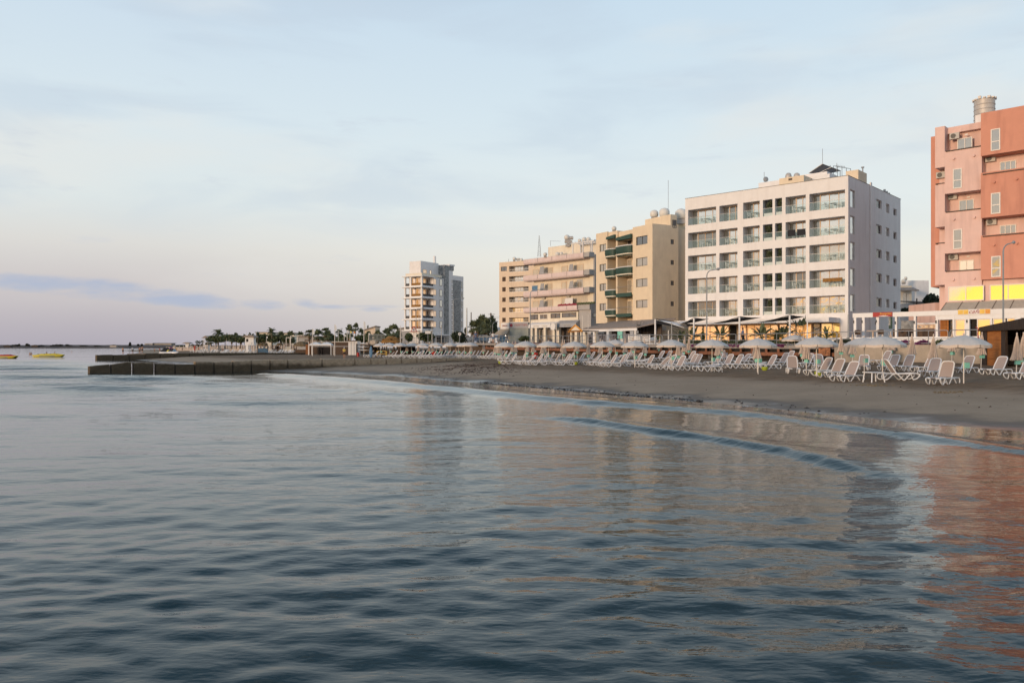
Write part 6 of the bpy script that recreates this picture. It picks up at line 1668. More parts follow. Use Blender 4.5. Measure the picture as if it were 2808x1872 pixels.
tree(1171, 902, 938, 150, 62, 'wide dark green shrub at the foot of the white tower', 7, 'foliage', 3500, .22, 'shrub', False, 'shrub')
tree(1120, 912, 938, 152, 30, 'small dark shrub left of the triangular sign', 8, 'foliage', 1600, .22, 'shrub', False, 'shrub')
tree(1258, 906, 942, 140, 50, 'large dark shrub behind the round sign right of the tower', 9, 'foliage_dark', 3200, .2, 'shrub', False, 'shrub')
tree(1277, 897, 915, 160, 9, 'thin dark sapling beside the tall grey pole', 10, 'foliage_dark', 500, .2, 'shrub', True, 'shrub')
tree(1437, 919, 936, 118, 36, 'wide olive brown shrub behind the railing under the kiosk', 12, 'foliage', 2400, .14, 'shrub', False, 'shrub')
for i, px in enumerate((585, 612, 640, 668, 722, 752, 783, 842, 905, 945, 1000, 1045)):
    Y = [330, 320, 300, 290, 265, 262, 260, 240, 225, 210, 200, 190][i]
    tree(px, 919-(i % 3)*2, 941, Y, 52, 'green bush mass beneath the beach palms, %s from the left' % nth(i+1), 20+i, 'foliage', 2400, .36, 'bush', False, 'bush', 1.5)
for i, (px, pyt, w4) in enumerate(((75, 941.5, 12), (52, 942, 10), (40, 944, 22), (20, 946, 30), (160, 943.5, 24), (190, 944, 22), (145, 945, 18), (110, 946, 26), (357, 937, 7), (380, 943, 10), (388, 942.5, 7), (265, 947.2, 26), (230, 947, 22))):
    tree(px, pyt, 950.5, 2520, w4, 'dark tree clump on the far shore across the bay, %s in the group' % nth(i+1), 60+i, 'far_tree', 500, 2.2, 'far_tree', False, 'tree', 2)
for i, (px, pyt, w4) in enumerate(((528, 944, 14), (543, 943, 14), (556, 943, 12), (571, 936, 22), (500, 946.5, 40))):
    tree(px, pyt, 951, 430, w4, 'small round bush at the far end of the beach, %s from the left' % nth([2, 3, 4, 5, 1][i]), 90+i, 'foliage_dark', 900, .35, 'bush', False, 'bush', 1)

# hotel terrace planting: hedge, magenta flowers, palms in pots
def edge_strip(px0, px1, off, z, n, m, size, hw, hh, name, label, cat, seed, gaps=0.):
    r_ = random.Random(seed); blobs = []
    steps = max(2, int((px1-px0)/7))
    for i in range(steps):
        e = edge_at(px0+(px1-px0)*i/(steps-1)); e2 = edge_at(px0+(px1-px0)*i/(steps-1)+5); t = (e2-e).normalized(); n_ = Vector((-t.y, t.x))
        if r_.random() < gaps: continue
        q = e+n_*off; blobs.append((q.x, q.y, deck_z(q.y)+z+r_.uniform(-.06, .06), hw*r_.uniform(.7, 1.2), hw*r_.uniform(.7, 1.2), hh*r_.uniform(.7, 1.3)))
    return tag(cloud_obj(name, leaf_cloud(n, blobs, size, seed), m), label, cat)
edge_strip(1815, 1985, 1.5, .30, 4200, 'foliage', .09, .5, .2, 'hedge', 'low clipped green hedge before the left half of the hotel restaurant', 'hedge', 31)
edge_strip(1990, 2190, 1.5, .30, 4600, 'foliage', .09, .5, .2, 'hedge', 'low clipped green hedge before the right half of the hotel restaurant', 'hedge', 32)
edge_strip(2265, 2305, 1.6, .34, 1400, 'foliage_dark', .09, .4, .16, 'hedge', 'short dark hedge below the yellow windows at the hotel corner', 'hedge', 33)
for i, (a, b_) in enumerate(((1898, 1925), (1985, 2062), (2108, 2145), (2262, 2320))): edge_strip(a, b_, .1, -.05, 1500, 'magenta', .07, .3, .17, 'flower_bush', 'magenta flowers spilling over the promenade edge, %s clump from the left' % nth(i+1), 'flowers', 41+i)
for i, (px, w4) in enumerate(((2484, 3), (2534, 3), (2582, 2.5))):
    e = edge_at(px); tag(cloud_obj('flower_bush', leaf_cloud(900, [(e.x+.1, e.y+.4, 2.78, .42, .3, .24), (e.x-.3, e.y+.4, 2.7, .3, .25, .14), (e.x+.45, e.y+.3, 2.7, .3, .25, .14)], .07, 50+i), 'magenta' if i < 2 else 'foliage'), ('purple flowers on the sea wall above the left blue box', 'purple flowers on the sea wall left of the graffiti', 'green and pink plant on the sea wall right of the graffiti')[i], 'flowers')
edge_strip(1385, 1640, .35, -.02, 4000, 'magenta', .08, .35, .2, 'flower_border', 'dull purple flower border along the railing before the pink banded block', 'flowers', 47, .35)
def frond_plant(px, pyt, Y, wpx, label, seed, m='palm_leaf', broad=False, base=None):
    rr = random.Random(seed); b0 = (2.85 if base is None else base); h_ = Z_(pyt, Y)-b0; r = wpx/F*Y/2
    t = empty('potted_palm' if not broad else 'big_leaf_plant', (X_(px, Y), Y, b0), 0, label, 'plant')
    MB().lathe([(.16, 0), (.24, .4), (.26, .42), (.2, .42)], (0, 0, 0), 10).build('pot', 'dark_metal', t)
    o = MB(); s = MB()
    for i in range(14 if not broad else 11):
        az = rr.uniform(0, 6.283); el = R(rr.uniform(35, 85)); d = Vector((math.cos(az)*math.cos(el), math.sin(az)*math.cos(el), math.sin(el))); p = Vector((0, 0, .4)); n_ = 8; ln = math.hypot(h_, r)*.95/n_*rr.uniform(.75, 1.05)
        path = [p.copy()]
        for k in range(n_):
            q = p+d*ln; side = d.cross(Vector((0, 0, 1))).normalized()
            if not broad and k > 2:
                lw = .28*r*math.sin(math.pi*(k-1)/(n_-.5))+.06
                for sg in (-1, 1): o.quad(p, p+side*sg*lw+d*ln*.8+Vector((0, 0, -lw*.4)), p+side*sg*lw*.6+d*ln, p+d*ln*.4); b0_ = p+d*ln*.5; o.quad(b0_, b0_+side*sg*lw+d*ln*.8+Vector((0, 0, -lw*.4)), b0_+side*sg*lw*.6+d*ln, b0_+d*ln*.4)
            p = q; path.append(p.copy()); d = (d+Vector((0, 0, -(.16 if not broad else .07)))).normalized()
        s.tube(path, .02, 3, cap=False)
        if broad:
            side = d.cross(Vector((0, 0, 1))).normalized(); up = side.cross(d); l = h_*.32; w_ = l*.42
            pts = [p-d*l*.25, p+side*w_*.8-d*l*.3-up*.05, p+side*w_+d*l*.25-up*.08, p+d*l, p-side*w_+d*l*.25-up*.08, p-side*w_*.8-d*l*.3-up*.05]
            o.v += [tuple(c_) for c_ in pts]; b_ = len(o.v)-6; o.f += [(b_, b_+1, b_+2, b_+3), (b_, b_+3, b_+4, b_+5)]
    s.build('stem', 'foliage', t); o.build('frond', m, t)
for i, a in enumerate(((1900, 899, 93, 22, 'small arching palm beside the second sail post'), (1978, 896, 91, 36, 'big arching potted palm at the middle of the hotel restaurant front'), (2090, 897, 88, 40, 'feathery potted palm left of the fourth restaurant window'), (2148, 894, 87, 44, 'tall arching potted palm just left of the rightmost sail post'), (2266, 905, 84, 22, 'small dark potted palm before the hotel doors'), (1868, 906, 94, 20, 'small potted palm at the left end of the hotel terrace'))): frond_plant(*a, 70+i)
frond_plant(2199, 888, 85, 44, 'plant with huge upright glossy leaves before the lit restaurant', 81, 'foliage_dark', True)
for i, (px, pyt, Y, w4, lb) in enumerate(((1927, 897, 92, 13, 'slim conical shrub before the second restaurant window'), (2129, 902, 88, 14, 'slim dark conical shrub between the potted palms'), (1808, 915, 92, 14, 'small dark shrub right of the leftmost sail post'))):
    t = empty('conical_shrub', (X_(px, Y), Y, 2.85), 0, lb, 'shrub'); h_ = Z_(pyt, Y)-2.85; r = w4/F*Y/2
    cloud_obj('crown', leaf_cloud(900, [(0, 0, .3+h_*.25, r, r, h_*.28), (0, 0, h_*.5, r*.75, r*.75, h_*.25), (0, 0, h_*.75, r*.45, r*.45, h_*.22)], .08, 85+i), 'foliage', t); MB().cyl((0, 0, 0), (0, 0, h_*.5), .05, .03, 6).build('stem', 'palm_trunk', t)
# climbing plants in the hotel planter bays, resting in their boxes
for bi in (3, 4):
    a, b_ = bays[bi]
    for k, (z1, z0) in enumerate(rowsz):
        p = hf.w((a+b_)/2, .5, z0+.42); hw = (b_-a)/2
        r_ = random.Random(bi*10+k); bl = [((-.1+.2*r_.random())*hw, 0, .25+.27*j, hw*r_.uniform(.4, .75), .25, .24) for j in range(5)]
        ob = cloud_obj('planter_shrub', leaf_cloud(700, bl, .075, 200+bi*10+k), 'foliage'); ob.location = p; ob.rotation_euler = (0, 0, hf.rz)
        tag(ob, 'dark leafy plant filling the %s on the %s floor of the white hotel' % (bay_word[bi], floor_word[k]), 'plant', 'plants in the hotel planter bays')
# ------------------------------------------------------------------ people
def person(px, pyfeet, Y, label, shirt='cloth_blue', legs='cloth_dark', hat=None, pose='stand', face=0., h_=1.72, z=None, long_=False, sink=0.):
    z = Z_(pyfeet, Y) if z is None else z
    root = empty('person', (X_(px, Y), Y, z-sink), face, label, 'person')
    s = h_/1.72; V = []; E = []; Rr = []
    def add(p, r, par=None):
        V.append(tuple(c*s for c in p)); Rr.append(r*s)
        if par is not None: E.append((par, len(V)-1))
        return len(V)-1
    st = .16 if pose == 'walk' else .0
    pel = add((0, 0, .93), .13); wa = add((0, 0, 1.08), .115, pel); chs = add((0, -.01, 1.28), .14, wa); nk = add((0, 0, 1.44), .055, chs)
    hd = add((0, -.01, 1.52), .075, nk); h2 = add((0, -.015, 1.61), .088, hd); add((0, 0, 1.69), .06, h2)
    add((0, -.085, 1.58), .018, h2)
    for sd in (-1, 1):
        d = st*sd
        hp_ = add((.09*sd, 0, .88), .095, pel); kn = add((.1*sd, -.06-d*.9, .50), .062, hp_); an = add((.1*sd, -d*1.3+.03, .09), .042, kn); add((.11*sd, -.15-d*1.3, .035), .035, an)
        sh = add((.18*sd, 0, 1.38), .06, chs)
        el = add((.24*sd, .03+d*.5, 1.12), .042, sh); wr__ = add((.23*sd, -.1+d*.8, .88) if pose != 'hip' else (.14*sd, -.08, .98), .03, el)
        pm_ = add((V[wr__][0]/s, V[wr__][1]/s-.01, V[wr__][2]/s-.06), .032, wr__)
        for q in range(4): 
            b = V[pm_]; f1 = add((b[0]/s, b[1]/s-.03+.018*q, b[2]/s-.05), .009, pm_); add((b[0]/s-.01*sd, b[1]/s-.03+.018*q, b[2]/s-.085+.005*abs(q-1.5)), .008, f1)
        b = V[pm_]; add((b[0]/s-.02*sd, b[1]/s-.05, b[2]/s-.02), .01, pm_)
    def skin(name, V, E, Rr, m, par, lv=1):
        me = bpy.data.meshes.new(name); me.from_pydata(V, E, []); me.materials.append(MATS[m]); o = bpy.data.objects.new(name, me); C.objects.link(o); o.parent = par
        o.modifiers.new('skin', 'SKIN'); sv = me.skin_vertices[0].data if me.skin_vertices else None
        return o, me
    def make(name, V, E, Rr, m):
        me = bpy.data.meshes.new(name); me.from_pydata(V, E, []); me.materials.append(MATS[m]); o = bpy.data.objects.new(name, me); C.objects.link(o); o.parent = root
        md = o.modifiers.new('Skin', 'SKIN'); md.use_smooth_shade = True
        if not me.skin_vertices: me.attributes.new
        for i, r in enumerate(Rr):
            try: me.skin_vertices[0].data[i].radius = (r, r)
            except Exception: break
        try: me.skin_vertices[0].data[0].use_root = True
        except Exception: pass
        sb = o.modifiers.new('Sub', 'SUBSURF'); sb.levels = 1; sb.render_levels = 1
        return o
    # skin layer needs its data layer: create through a bmesh
    import bmesh
    def make2(name, V, E, Rr, m):
        bm = bmesh.new(); lay = bm.verts.layers.skin.verify(); vs = [bm.verts.new(v) for v in V]
        for a, b in E: bm.edges.new((vs[a], vs[b]))
        for v, r in zip(vs, Rr): v[lay].radius = (r, r)
        vs[0][lay].use_root = True
        me = bpy.data.meshes.new(name); bm.to_mesh(me); bm.free(); me.materials.append(MATS[m]); o = bpy.data.objects.new(name, me); C.objects.link(o); o.parent = root
        md = o.modifiers.new('Skin', 'SKIN'); md.use_smooth_shade = True; sb = o.modifiers.new('Sub', 'SUBSURF'); sb.levels = 1; sb.render_levels = 1
        return o
    make2('body', V, E, Rr, 'skin')
    if shirt:
        v = [V[pel], V[wa], V[chs], (0, 0, 1.40*s)]; e = [(0, 1), (1, 2), (2, 3)]; r = [.15*s, .135*s, .16*s, .09*s]
        for sd, a in ((-1, 0), (1, 1)):
            i0 = len(v); shp = next(p for p in V if abs(p[2]-1.38*s) < 1e-6 and p[0]*sd > 0); elp = next(p for p in V if abs(p[2]-1.12*s) < 1e-6 and p[0]*sd > 0)
            v += [shp, tuple((shp[k]*.35+elp[k]*.65) for k in range(3))]; e += [(2, i0), (i0, i0+1)]; r += [.075*s, .06*s]
        if long_: v += [(0, 0, .75*s), (0, 0, .40*s)]; e += [(0, len(v)-2), (len(v)-2, len(v)-1)]; r += [.17*s, .2*s]
        make2('shirt', v, e, r, shirt)
    if legs:
        v = [(0, 0, .95*s)]; e = []; r = [.145*s]
        kz = .52 if legs != 'cloth_dark' or not shirt == 'cloth_yellow' else .6
        for sd in (-1, 1):
            hp_ = next(p for p in V if abs(p[2]-.88*s) < 1e-6 and abs(p[0]-.09*sd*s) < 1e-6); kn = next(p for p in V if abs(p[2]-.50*s) < 1e-6 and p[0]*sd > 0); i0 = len(v)
            v += [hp_, tuple(hp_[k]*.3+kn[k]*.7 for k in range(3))]; e += [(0, i0), (i0, i0+1)]; r += [.11*s, .085*s]
            if shirt in ('cloth_blue',): 
                an = next(p for p in V if abs(p[2]-.09*s) < 1e-6 and p[0]*sd > 0); v += [kn, an]; e += [(i0+1, i0+2), (i0+2, i0+3)]; r += [.075*s, .06*s]
        make2('trousers', v, e, r, legs)
    MB().ball((0, .012*s, 1.635*s), .098*s, .105*s, .088*s, 10, 6).build('hair', hat or 'hair', root, smooth=True)
    return root
person(944, 982.8, 119, 'person in yellow vest, black shorts and white cap on the sand by the near breakwater', 'cloth_yellow', 'cloth_dark', 'cloth_white', face=R(180))
person(534, 966, 180, 'person in a long red dress walking behind the far breakwater', 'cloth_red', None, face=R(200), pose='walk', long_=True)
e = edge_at(2040)
person(2037, 939, e.y+.9, 'person in a pale blue shirt and dark trousers walking past the hotel restaurant', 'cloth_blue', 'cloth_dark', pose='walk', face=R(90), z=deck_z(e.y)+.02, h_=1.78)
person(2238, 945, 76.5, 'person in white sitting low behind the umbrella near the hotel doors', 'cloth_white', 'cloth_dark', face=0, z=deck_z(76)-.45, h_=1.6)
person(1304, 940, 128, 'person in a blue jacket and white cap by the railing before the palms', 'cloth_blue', 'cloth_blue', 'cloth_white', face=R(180), z=deck_z(128), h_=2.0)
person(1352, 938, 125, 'person in a pale grey top behind the railing close to the kiosk', 'cloth_white', 'surf_blue', face=R(180), z=deck_z(125), h_=1.85)
for i, (px, pyf, lb, sink) in enumerate(((337, 971, 'bather standing at the left end of the far breakwater', .1), (383, 970, 'dark bather standing on the far breakwater slab', 0), (390, 968, 'pale bather just right of the dark one on the far breakwater', 0), (364, 970, 'bather bending near the far breakwater, in light shorts', 0))):
    person(px, pyf, 182, lb, None if i != 3 else 'cloth_white', 'cloth_dark', face=R(160+20*i), z=Z_(pyf, 182), h_=1.65)
for i, (px, Y, lb) in enumerate(((48, 330, 'lone swimmer far out at the left, only the head showing'), (82, 260, 'left one of two bathers standing close together in the sea'), (86, 262, 'right one of two bathers standing close together in the sea'), (128, 300, 'bather standing in the sea above the yellow inflatable, left one'), (150, 320, 'bather standing in the sea above the right end of the yellow inflatable'), (197, 380, 'far bather standing alone in the sea right of the yellow inflatable'))):
    person(px, 960, Y, lb, None, None, face=R(150+30*i), z=0, sink=1.45 if i == 0 else .85)
for i, (px, pyf, Y, lb, sh) in enumerate(((424, 961.5, 300, 'far bather at the waterline left of the jet skis', None), (438, 960, 330, 'far bather behind the jet skis, left side', 'cloth_red'), (545, 955, 330, 'far beachgoer right of the person in red', 'cloth_red'), (500, 957, 350, 'tiny beachgoer between the jet skis and the red dress', 'cloth_dark'), (484, 957, 340, 'tiny orange clad beachgoer right of the jet skis', 'cloth_yellow'), (611, 959, 280, 'far beachgoer in red among the loungers below the tall palm', 'cloth_red'))):
    person(px, pyf, Y, lb, sh, 'cloth_dark', z=tz(X_(px, Y), Y))

# ------------------------------------------------------------------ boats and jet skis
def inflatable(px, Y, Lm, label, m1, m2, n_=3, rz=0.):
    t = empty('inflatable_boat', (X_(px, Y), Y, 0), rz, label, 'inflatable')
    o = MB()
    for sy in (-.55, .55): o.tube([(-Lm/2, sy*.6, .42), (-Lm/2+.5, sy, .25), (0, sy, .22), (Lm/2-.6, sy, .25), (Lm/2, sy*.6, .5)], .28, 8, rs=[.12, .26, .28, .26, .12])
    o.build('hull_tube', m1, t, smooth=True); o = MB(); o.tube([(-Lm/2+.3, 0, .35), (-Lm/4, 0, .5), (Lm/4, 0, .55), (Lm/2-.2, 0, .5)], .3, 8, rs=[.15, .3, .34, .14]); o.build('seat_tube', m2, t, smooth=True)
    o = MB()
    for k in range(4): o.tube([(-Lm/3+k*Lm/5, -.3, .75), (-Lm/3+k*Lm/5, 0, .9), (-Lm/3+k*Lm/5, .3, .75)], .05, 5)
    o.build('handle_loops', 'boat_blue', t)
    o = MB(); 
    for sy in (-.84, .84): o.box(-Lm/4, Lm/4, min(sy, sy*.96), max(sy, sy*.96), .16, .3)
    o.build('stripe', 'boat_blue', t); return t
inflatable(133, 198, 7.4, 'long yellow inflatable float with blue marks on the sea', 'boat_yellow', 'boat_yellow', rz=R(6))
inflatable(8, 172, 6.2, 'red and yellow inflatable boat cut by the left edge of the photo', 'boat_yellow', 'boat_red')
def jetski(px, Y, label, m1, m2, rz, z=None):
    zz = tz(X_(px, Y), Y) if z is None else z
    t = empty('jet_ski', (X_(px, Y), Y, zz+.35), rz, label, 'jet ski')
    MB().tube([(-1.5, 0, .3), (-1.3, 0, .3), (0, 0, .28), (1.0, 0, .38), (1.6, 0, .6)], .4, 10, rs=[.25, .42, .45, .33, .04]).build('hull', m1, t, smooth=True)
    MB().tube([(-1.2, 0, .75), (-.2, 0, .82), (.1, 0, .72)], .18, 8, rs=[.15, .2, .12]).build('saddle', 'cloth_dark', t, smooth=True)
    MB().tube([(.15, 0, .6), (.5, 0, 1.0), (1.0, 0, .65)], .2, 8, rs=[.22, .24, .12]).build('console', m2, t, smooth=True)
    MB().tube([(.25, -.4, 1.15), (.45, 0, 1.1), (.25, .4, 1.15)], .03, 5).build('handlebar', 'dark_metal', t)
    tr = MB().box(-1.4, 1.9, -.35, .35, -.22, -.12); tr.build('trailer_bed', 'frame_white', t); MB().cyl((-.3, -.55, -.2), (-.3, .55, -.2), .2, None, 12).build('wheel', 'rubber', t)
jetski(456, 176, 'cream and yellow jet ski on a trailer behind the far breakwater', 'sign_white', 'boat_yellow', R(12)); jetski(474, 174, 'white and blue jet ski parked just right of the yellow one', 'car_white', 'surf_blue', R(-20))
jetski(463, 186, 'dark purple jet ski behind the yellow one', 'cloth_dark', 'magenta', R(5), tz(X_(463, 186), 186)+.6)
tag(MB().lathe([(.35, 0), (.5, .3), (.5, .7), (.42, .75)], (0, 0, 0), 14).build('water_tub', 'surf_blue', None, loc=(X_(440, 172), 172, tz(X_(440, 172), 172))), 'round blue tub at the left of the jet skis', 'tub')

# ------------------------------------------------------------------ cars behind the railing
def car(px, Y, label, m, rz, L_=4.2):
    z = deck_z(Y)+.0; t = empty('parked_car', (X_(px, Y), Y, z), rz, label, 'car'); W_ = .82
    prof = [(-2.1, .35), (-2.12, .75), (-1.9, .92), (-1.5, .95), (.95, .98), (1.9, .82), (2.1, .62), (2.1, .35)]
    MB().prism_y([(x*L_/4.2, z_) for x, z_ in prof][::1], -W_, W_).build('body', m, t)
    g = [(-1.7, .93), (-1.35, 1.38), (.1, 1.42), (1.0, .95)]
    MB().prism_y(g, -W_*.86, W_*.86).build('windows', 'glass_dark', t); MB().prism_y([(-1.38, 1.37), (-1.2, 1.46), (0, 1.48), (.15, 1.41)], -W_*.84, W_*.84).build('roof', m, t)
    for sx_ in (-1.3, 1.3):
        for sy in (-1, 1): w_ = MB().cyl((sx_, sy*(W_-.18), .31), (sx_, sy*(W_+.02), .31), .31, None, 14).build('wheel', 'rubber', t); MB().cyl((sx_, sy*(W_+.02), .31), (sx_, sy*(W_+.03), .31), .18, None, 10).build('rim', 'steel', w_)
    for sy in (-.6, .6): MB().box(2.08, 2.12, sy-.15, sy+.15, .6, .74).build('headlight', 'frame_white', t)
car(1266, 150, 'small pale blue car seen behind the railing right of the white tower', 'car_silver', R(185), 3.8)
car(1313, 146, 'silver blue car parked before the palm group, left one', 'car_silver', R(10)); car(1334, 143, 'blue grey car parked before the palm group, right one', 'car_blue', R(5)); car(1368, 142, 'pale car by the kiosk awning', 'car_white', R(60))
tag(MB().box(-.45, .45, -.05, .05, 0, 1.2).build('advert_board', 'blue_sign', None, loc=(X_(1378, 130), 130, deck_z(130)+.1)), 'blue and pink board standing before the kiosk', 'sign')
tag(MB().box(-1.6, 1.6, -.1, .1, 3.2, 4.0).box(-1.5, -1.35, -.05, .05, 0, 3.2).box(1.35, 1.5, -.05, .05, 0, 3.2).build('billboard', 'sign_white', None, loc=(X_(1354, 190), 190, 3.3)), 'white billboard on two legs before the dark tree left of the kiosk', 'billboard')

# ------------------------------------------------------------------ beach furniture
def make_lounger(angle=58., name='sun_lounger', m='plastic_white'):
    t = empty(name, (0, 0, -70), 0, 'x', 'sun lounger'); ca, sa = math.cos(R(angle)), math.sin(R(angle))
    o = MB(); HW = .33
    for s in (-1, 1):
        y = HW*s
        o.tube([(.16, y*.86, .36), (.0, y*.75, .335), (-.03, y*.4, .33)], .03, 6)
        o.tube([(.0, y*.75, .335), (.16, y, .36), (.6, y, .335), (1.2, y, .34), (1.6, y, .345), (1.85, y*.98, .33)], .036, 6, flat=.8)
    o.build('frame', m, t, smooth=True)
    for s in (-1, 1):
        o = MB(); y = HW*s*1.02
        def sp(pts, r=.032):
            P_ = [Vector((x, y, z)) for x, z in pts]; out_ = []
            for i in range(len(P_)-1):
                p0, p1, p2, p3 = P_[max(i-1, 0)], P_[i], P_[i+1], P_[min(i+2, len(P_)-1)]
                for k in range(4):
                    u = k/4; out_.append(.5*((2*p1)+(-p0+p2)*u+(2*p0-5*p1+4*p2-p3)*u*u+(-p0+3*p1-3*p2+p3)*u**3))
            out_.append(P_[-1]); o.tube(out_, r, 6, flat=.8)
        sp([(.12, .355), (-.02, .31), (.0, .19), (.14, .07), (.30, .03)]); sp([(.42, .335), (.56, .2), (.70, .03), (.80, .02), (.92, .14), (1.06, .29), (1.2, .34)])
        sp([(1.2, .34), (1.36, .27), (1.5, .12), (1.64, .03), (1.78, .03), (1.88, .14), (1.86, .28), (1.80, .34)]); sp([(.42, .335), (.36, .2), (.30, .03)] if s > 0 else [(.42, .335), (.36, .2), (.30, .03)], .026)
        o.build('leg', m, t, smooth=True)
    MB().prism_x([(-.3, .335), (.3, .335), (.3, .352), (-.3, .352)], .06, 1.14).build('seat', 'sling', t)
    bl = .86; bx_ = lambda u, w_, off=0.: (1.14+ca*u-sa*off, w_, .36+sa*u+ca*off)
    f = MB(); f.tube([bx_(0, -.31), bx_(bl*.3, -.32), bx_(bl-.12, -.30), bx_(bl-.02, -.22), bx_(bl, 0), bx_(bl-.02, .22), bx_(bl-.12, .30), bx_(bl*.3, .32), bx_(0, .31)], .034, 6)
    b = f.build('backrest', m, t, smooth=True)
    o = MB(); w_ = .30
    o.v = [bx_(.02, -w_), bx_(.02, w_), bx_(bl-.12, w_), bx_(bl-.03, .2), bx_(bl-.03, -.2), bx_(bl-.12, -w_)]; k = len(o.v); o.v += [(x-.015*-sa, y, z-.015*ca) for x, y, z in o.v]
    o.f = [tuple(range(k)), tuple(reversed(range(k, 2*k)))]+[(i, k+i, k+(i+1) % k, (i+1) % k) for i in range(k)]
    o.build('mesh_panel', 'sling', b); return t
LG = {58: Proto(make_lounger(58)), 42: Proto(make_lounger(42)), 8: Proto(make_lounger(8)), 66: Proto(make_lounger(66))}
def lounger(px, pyb, h_, label, ang=58, group='white sun loungers on the beach', zs=None):
    z = .68
    for _ in range(5):
        Y = (ZC-z)*F/(pyb-H); z = tz(X_(px, Y), Y)
    x = X_(px, Y); hr_ = R(h_); c_ = Vector((x-math.cos(hr_)*.9, Y-math.sin(hr_)*.9+.35)); LG[ang].put((c_.x, c_.y, tz(c_.x, c_.y)+.0), hr_+R(random.uniform(-4, 4)), label, group=group)
NEAR = [ # px, base y, heading, angle, what it is near
 (2593, 1053, 38, 66, 'nearest white lounger with a taupe back, right beside the pole of the biggest umbrella'), (2563, 1034, 36, 58, 'white lounger half hidden directly behind the nearest one'),
 (2474, 1043, 176, 58, 'white lounger turned the other way, brown back leaning left, beside the white side table'), (2328, 1038, 30, 58, 'front white lounger left of the white side table'),
 (2290, 1035, 30, 58, 'white lounger second left of the white side table'), (2254, 1031, 20, 58, 'long white lounger third left of the white side table, by the lime pot'),
 (2177, 1024, 80, 66, 'white lounger facing straight out to the sea, left of the umbrella with a lime pot'), (2256, 1016, 78, 66, 'white lounger facing the sea just right of the pole with the lime pot'),
 (2212, 1012, 30, 58, 'white lounger under the closed umbrella beside the menu board'), (2110, 1014, 15, 58, 'white lounger between the two lime pots, its back upright'),
 (2424, 1012, 25, 58, 'white lounger behind the side table under the paired open umbrellas'), (2372, 1018, 60, 58, 'white lounger seen nearly head on behind the front left ones'), (2449, 1020, 30, 58, 'white lounger behind the turned round one'),
 (2489, 1020, 32, 58, 'white lounger under the closed umbrella at the purple flowers'), (2544, 1021, 22, 58, 'white lounger under the closed umbrella by the black graffiti'), (2653, 1025, 30, 58, 'white lounger at the right of the biggest open umbrella'),
 (2742, 1028, 20, 58, 'white lounger before the dark doorway of the wooden shed'), (2757, 1009, 60, 58, 'white lounger seen head on close to the shed doorway'), (2815, 1041, 20, 58, 'white lounger cut off by the right edge of the photo')]
for a in NEAR: lounger(a[0], a[1], a[2], a[4], a[3])
MID = [(1812, 1014, 22, 42), (1858, 1015.6, 25, 58), (1941, 1019, 20, 8), (1962, 1003, 24, 58), (1985, 1000, 55, 58), (1992, 1009, 22, 58), (2050, 1003, 18, 8), (2070, 1012, 15, 8), (1755, 1001, 15, 8), (1751, 991, 30, 58),
 (1805, 998, 22, 58), (1826, 998, 24, 58), (1854, 1003, 22, 58), (1897, 1004, 25, 58), (1889, 999, 25, 58), (1724, 993, 22, 58), (1398, 999.5, 14, 58), (1445, 1000.5, 14, 42), (1487, 997, 16, 58), (1503, 993, 18, 58), (1556, 996.5, 15, 58),
 (1588, 996.5, 16, 58), (1614, 996, 18, 58), (1634, 996, 18, 58), (1640, 1003, 14, 42), (1672, 1006, 13, 58), (1680, 1001, 13, 42), (1710, 999, 16, 58), (1743, 1001, 16, 58), (1700, 1004, 14, 58), (1655, 998, 16, 58), (1622, 1001, 15, 42), (1545, 1001.5, 14, 58), (1520, 999, 15, 58), (1470, 1001, 14, 58), (1430, 996, 15, 58), (1775, 1006, 18, 58), (1835, 1009, 20, 58), (1905, 1010, 22, 58), (2018, 1011, 22, 58), (2036, 1006, 20, 42), (2145, 1010, 20, 58), (2160, 1005, 24, 58)]
for i, a in enumerate(sorted(MID, key=lambda q: -q[0])): lounger(a[0], a[1], a[2], 'white sun lounger in the middle of the beach, %s from the right of that stretch' % nth(i+1), a[3])
BACK = [(1402, 983), (1432, 984), (1455, 983.5), (1532, 983.5), (1594, 985), (1668, 985.5), (1684, 986), (1368, 983.5), (1390, 984), (1702, 985), (1765, 986), (1790, 987)]
for i, (px, pb) in enumerate(sorted(BACK, key=lambda q: -q[0])): lounger(px, pb, 18, 'small white lounger in the back row near the promenade beam, %s from the right' % nth(i+1), 8 if px == 1532 else 58)
FARL = [(861, 978.6), (874, 978.6), (1092, 981), (1098, 979), (1121, 980), (1132, 979), (1137, 981.5), (1147, 979), (1150, 981.5), (1160, 979.5), (1166, 982.5), (1176, 979), (1184, 981), (1190, 982.5), (1203, 979.5), (1210, 981.5), (1217, 979), (1222, 982), (1233, 980), (1240, 982), (1246, 979),
 (1255, 981.5), (1262, 979), (1272, 982), (1281, 979.5), (1290, 982), (1301, 980), (1308, 982), (1326, 983), (1334, 982), (1344, 983.5), (1352, 982), (1378, 983.5), (1385, 990), (1065, 980), (1078, 979)]
FARL = [(p if p > 900 else p+150, q) for p, q in FARL]
for i, (px, pb) in enumerate(sorted(FARL, key=lambda q: -q[0])):
    lounger(px, pb, random.choice((12, 16, 20)), 'tiny white lounger behind the near breakwater, %s from the right of the packed rows' % nth(i+1), random.choice((58, 58, 58, 42)))
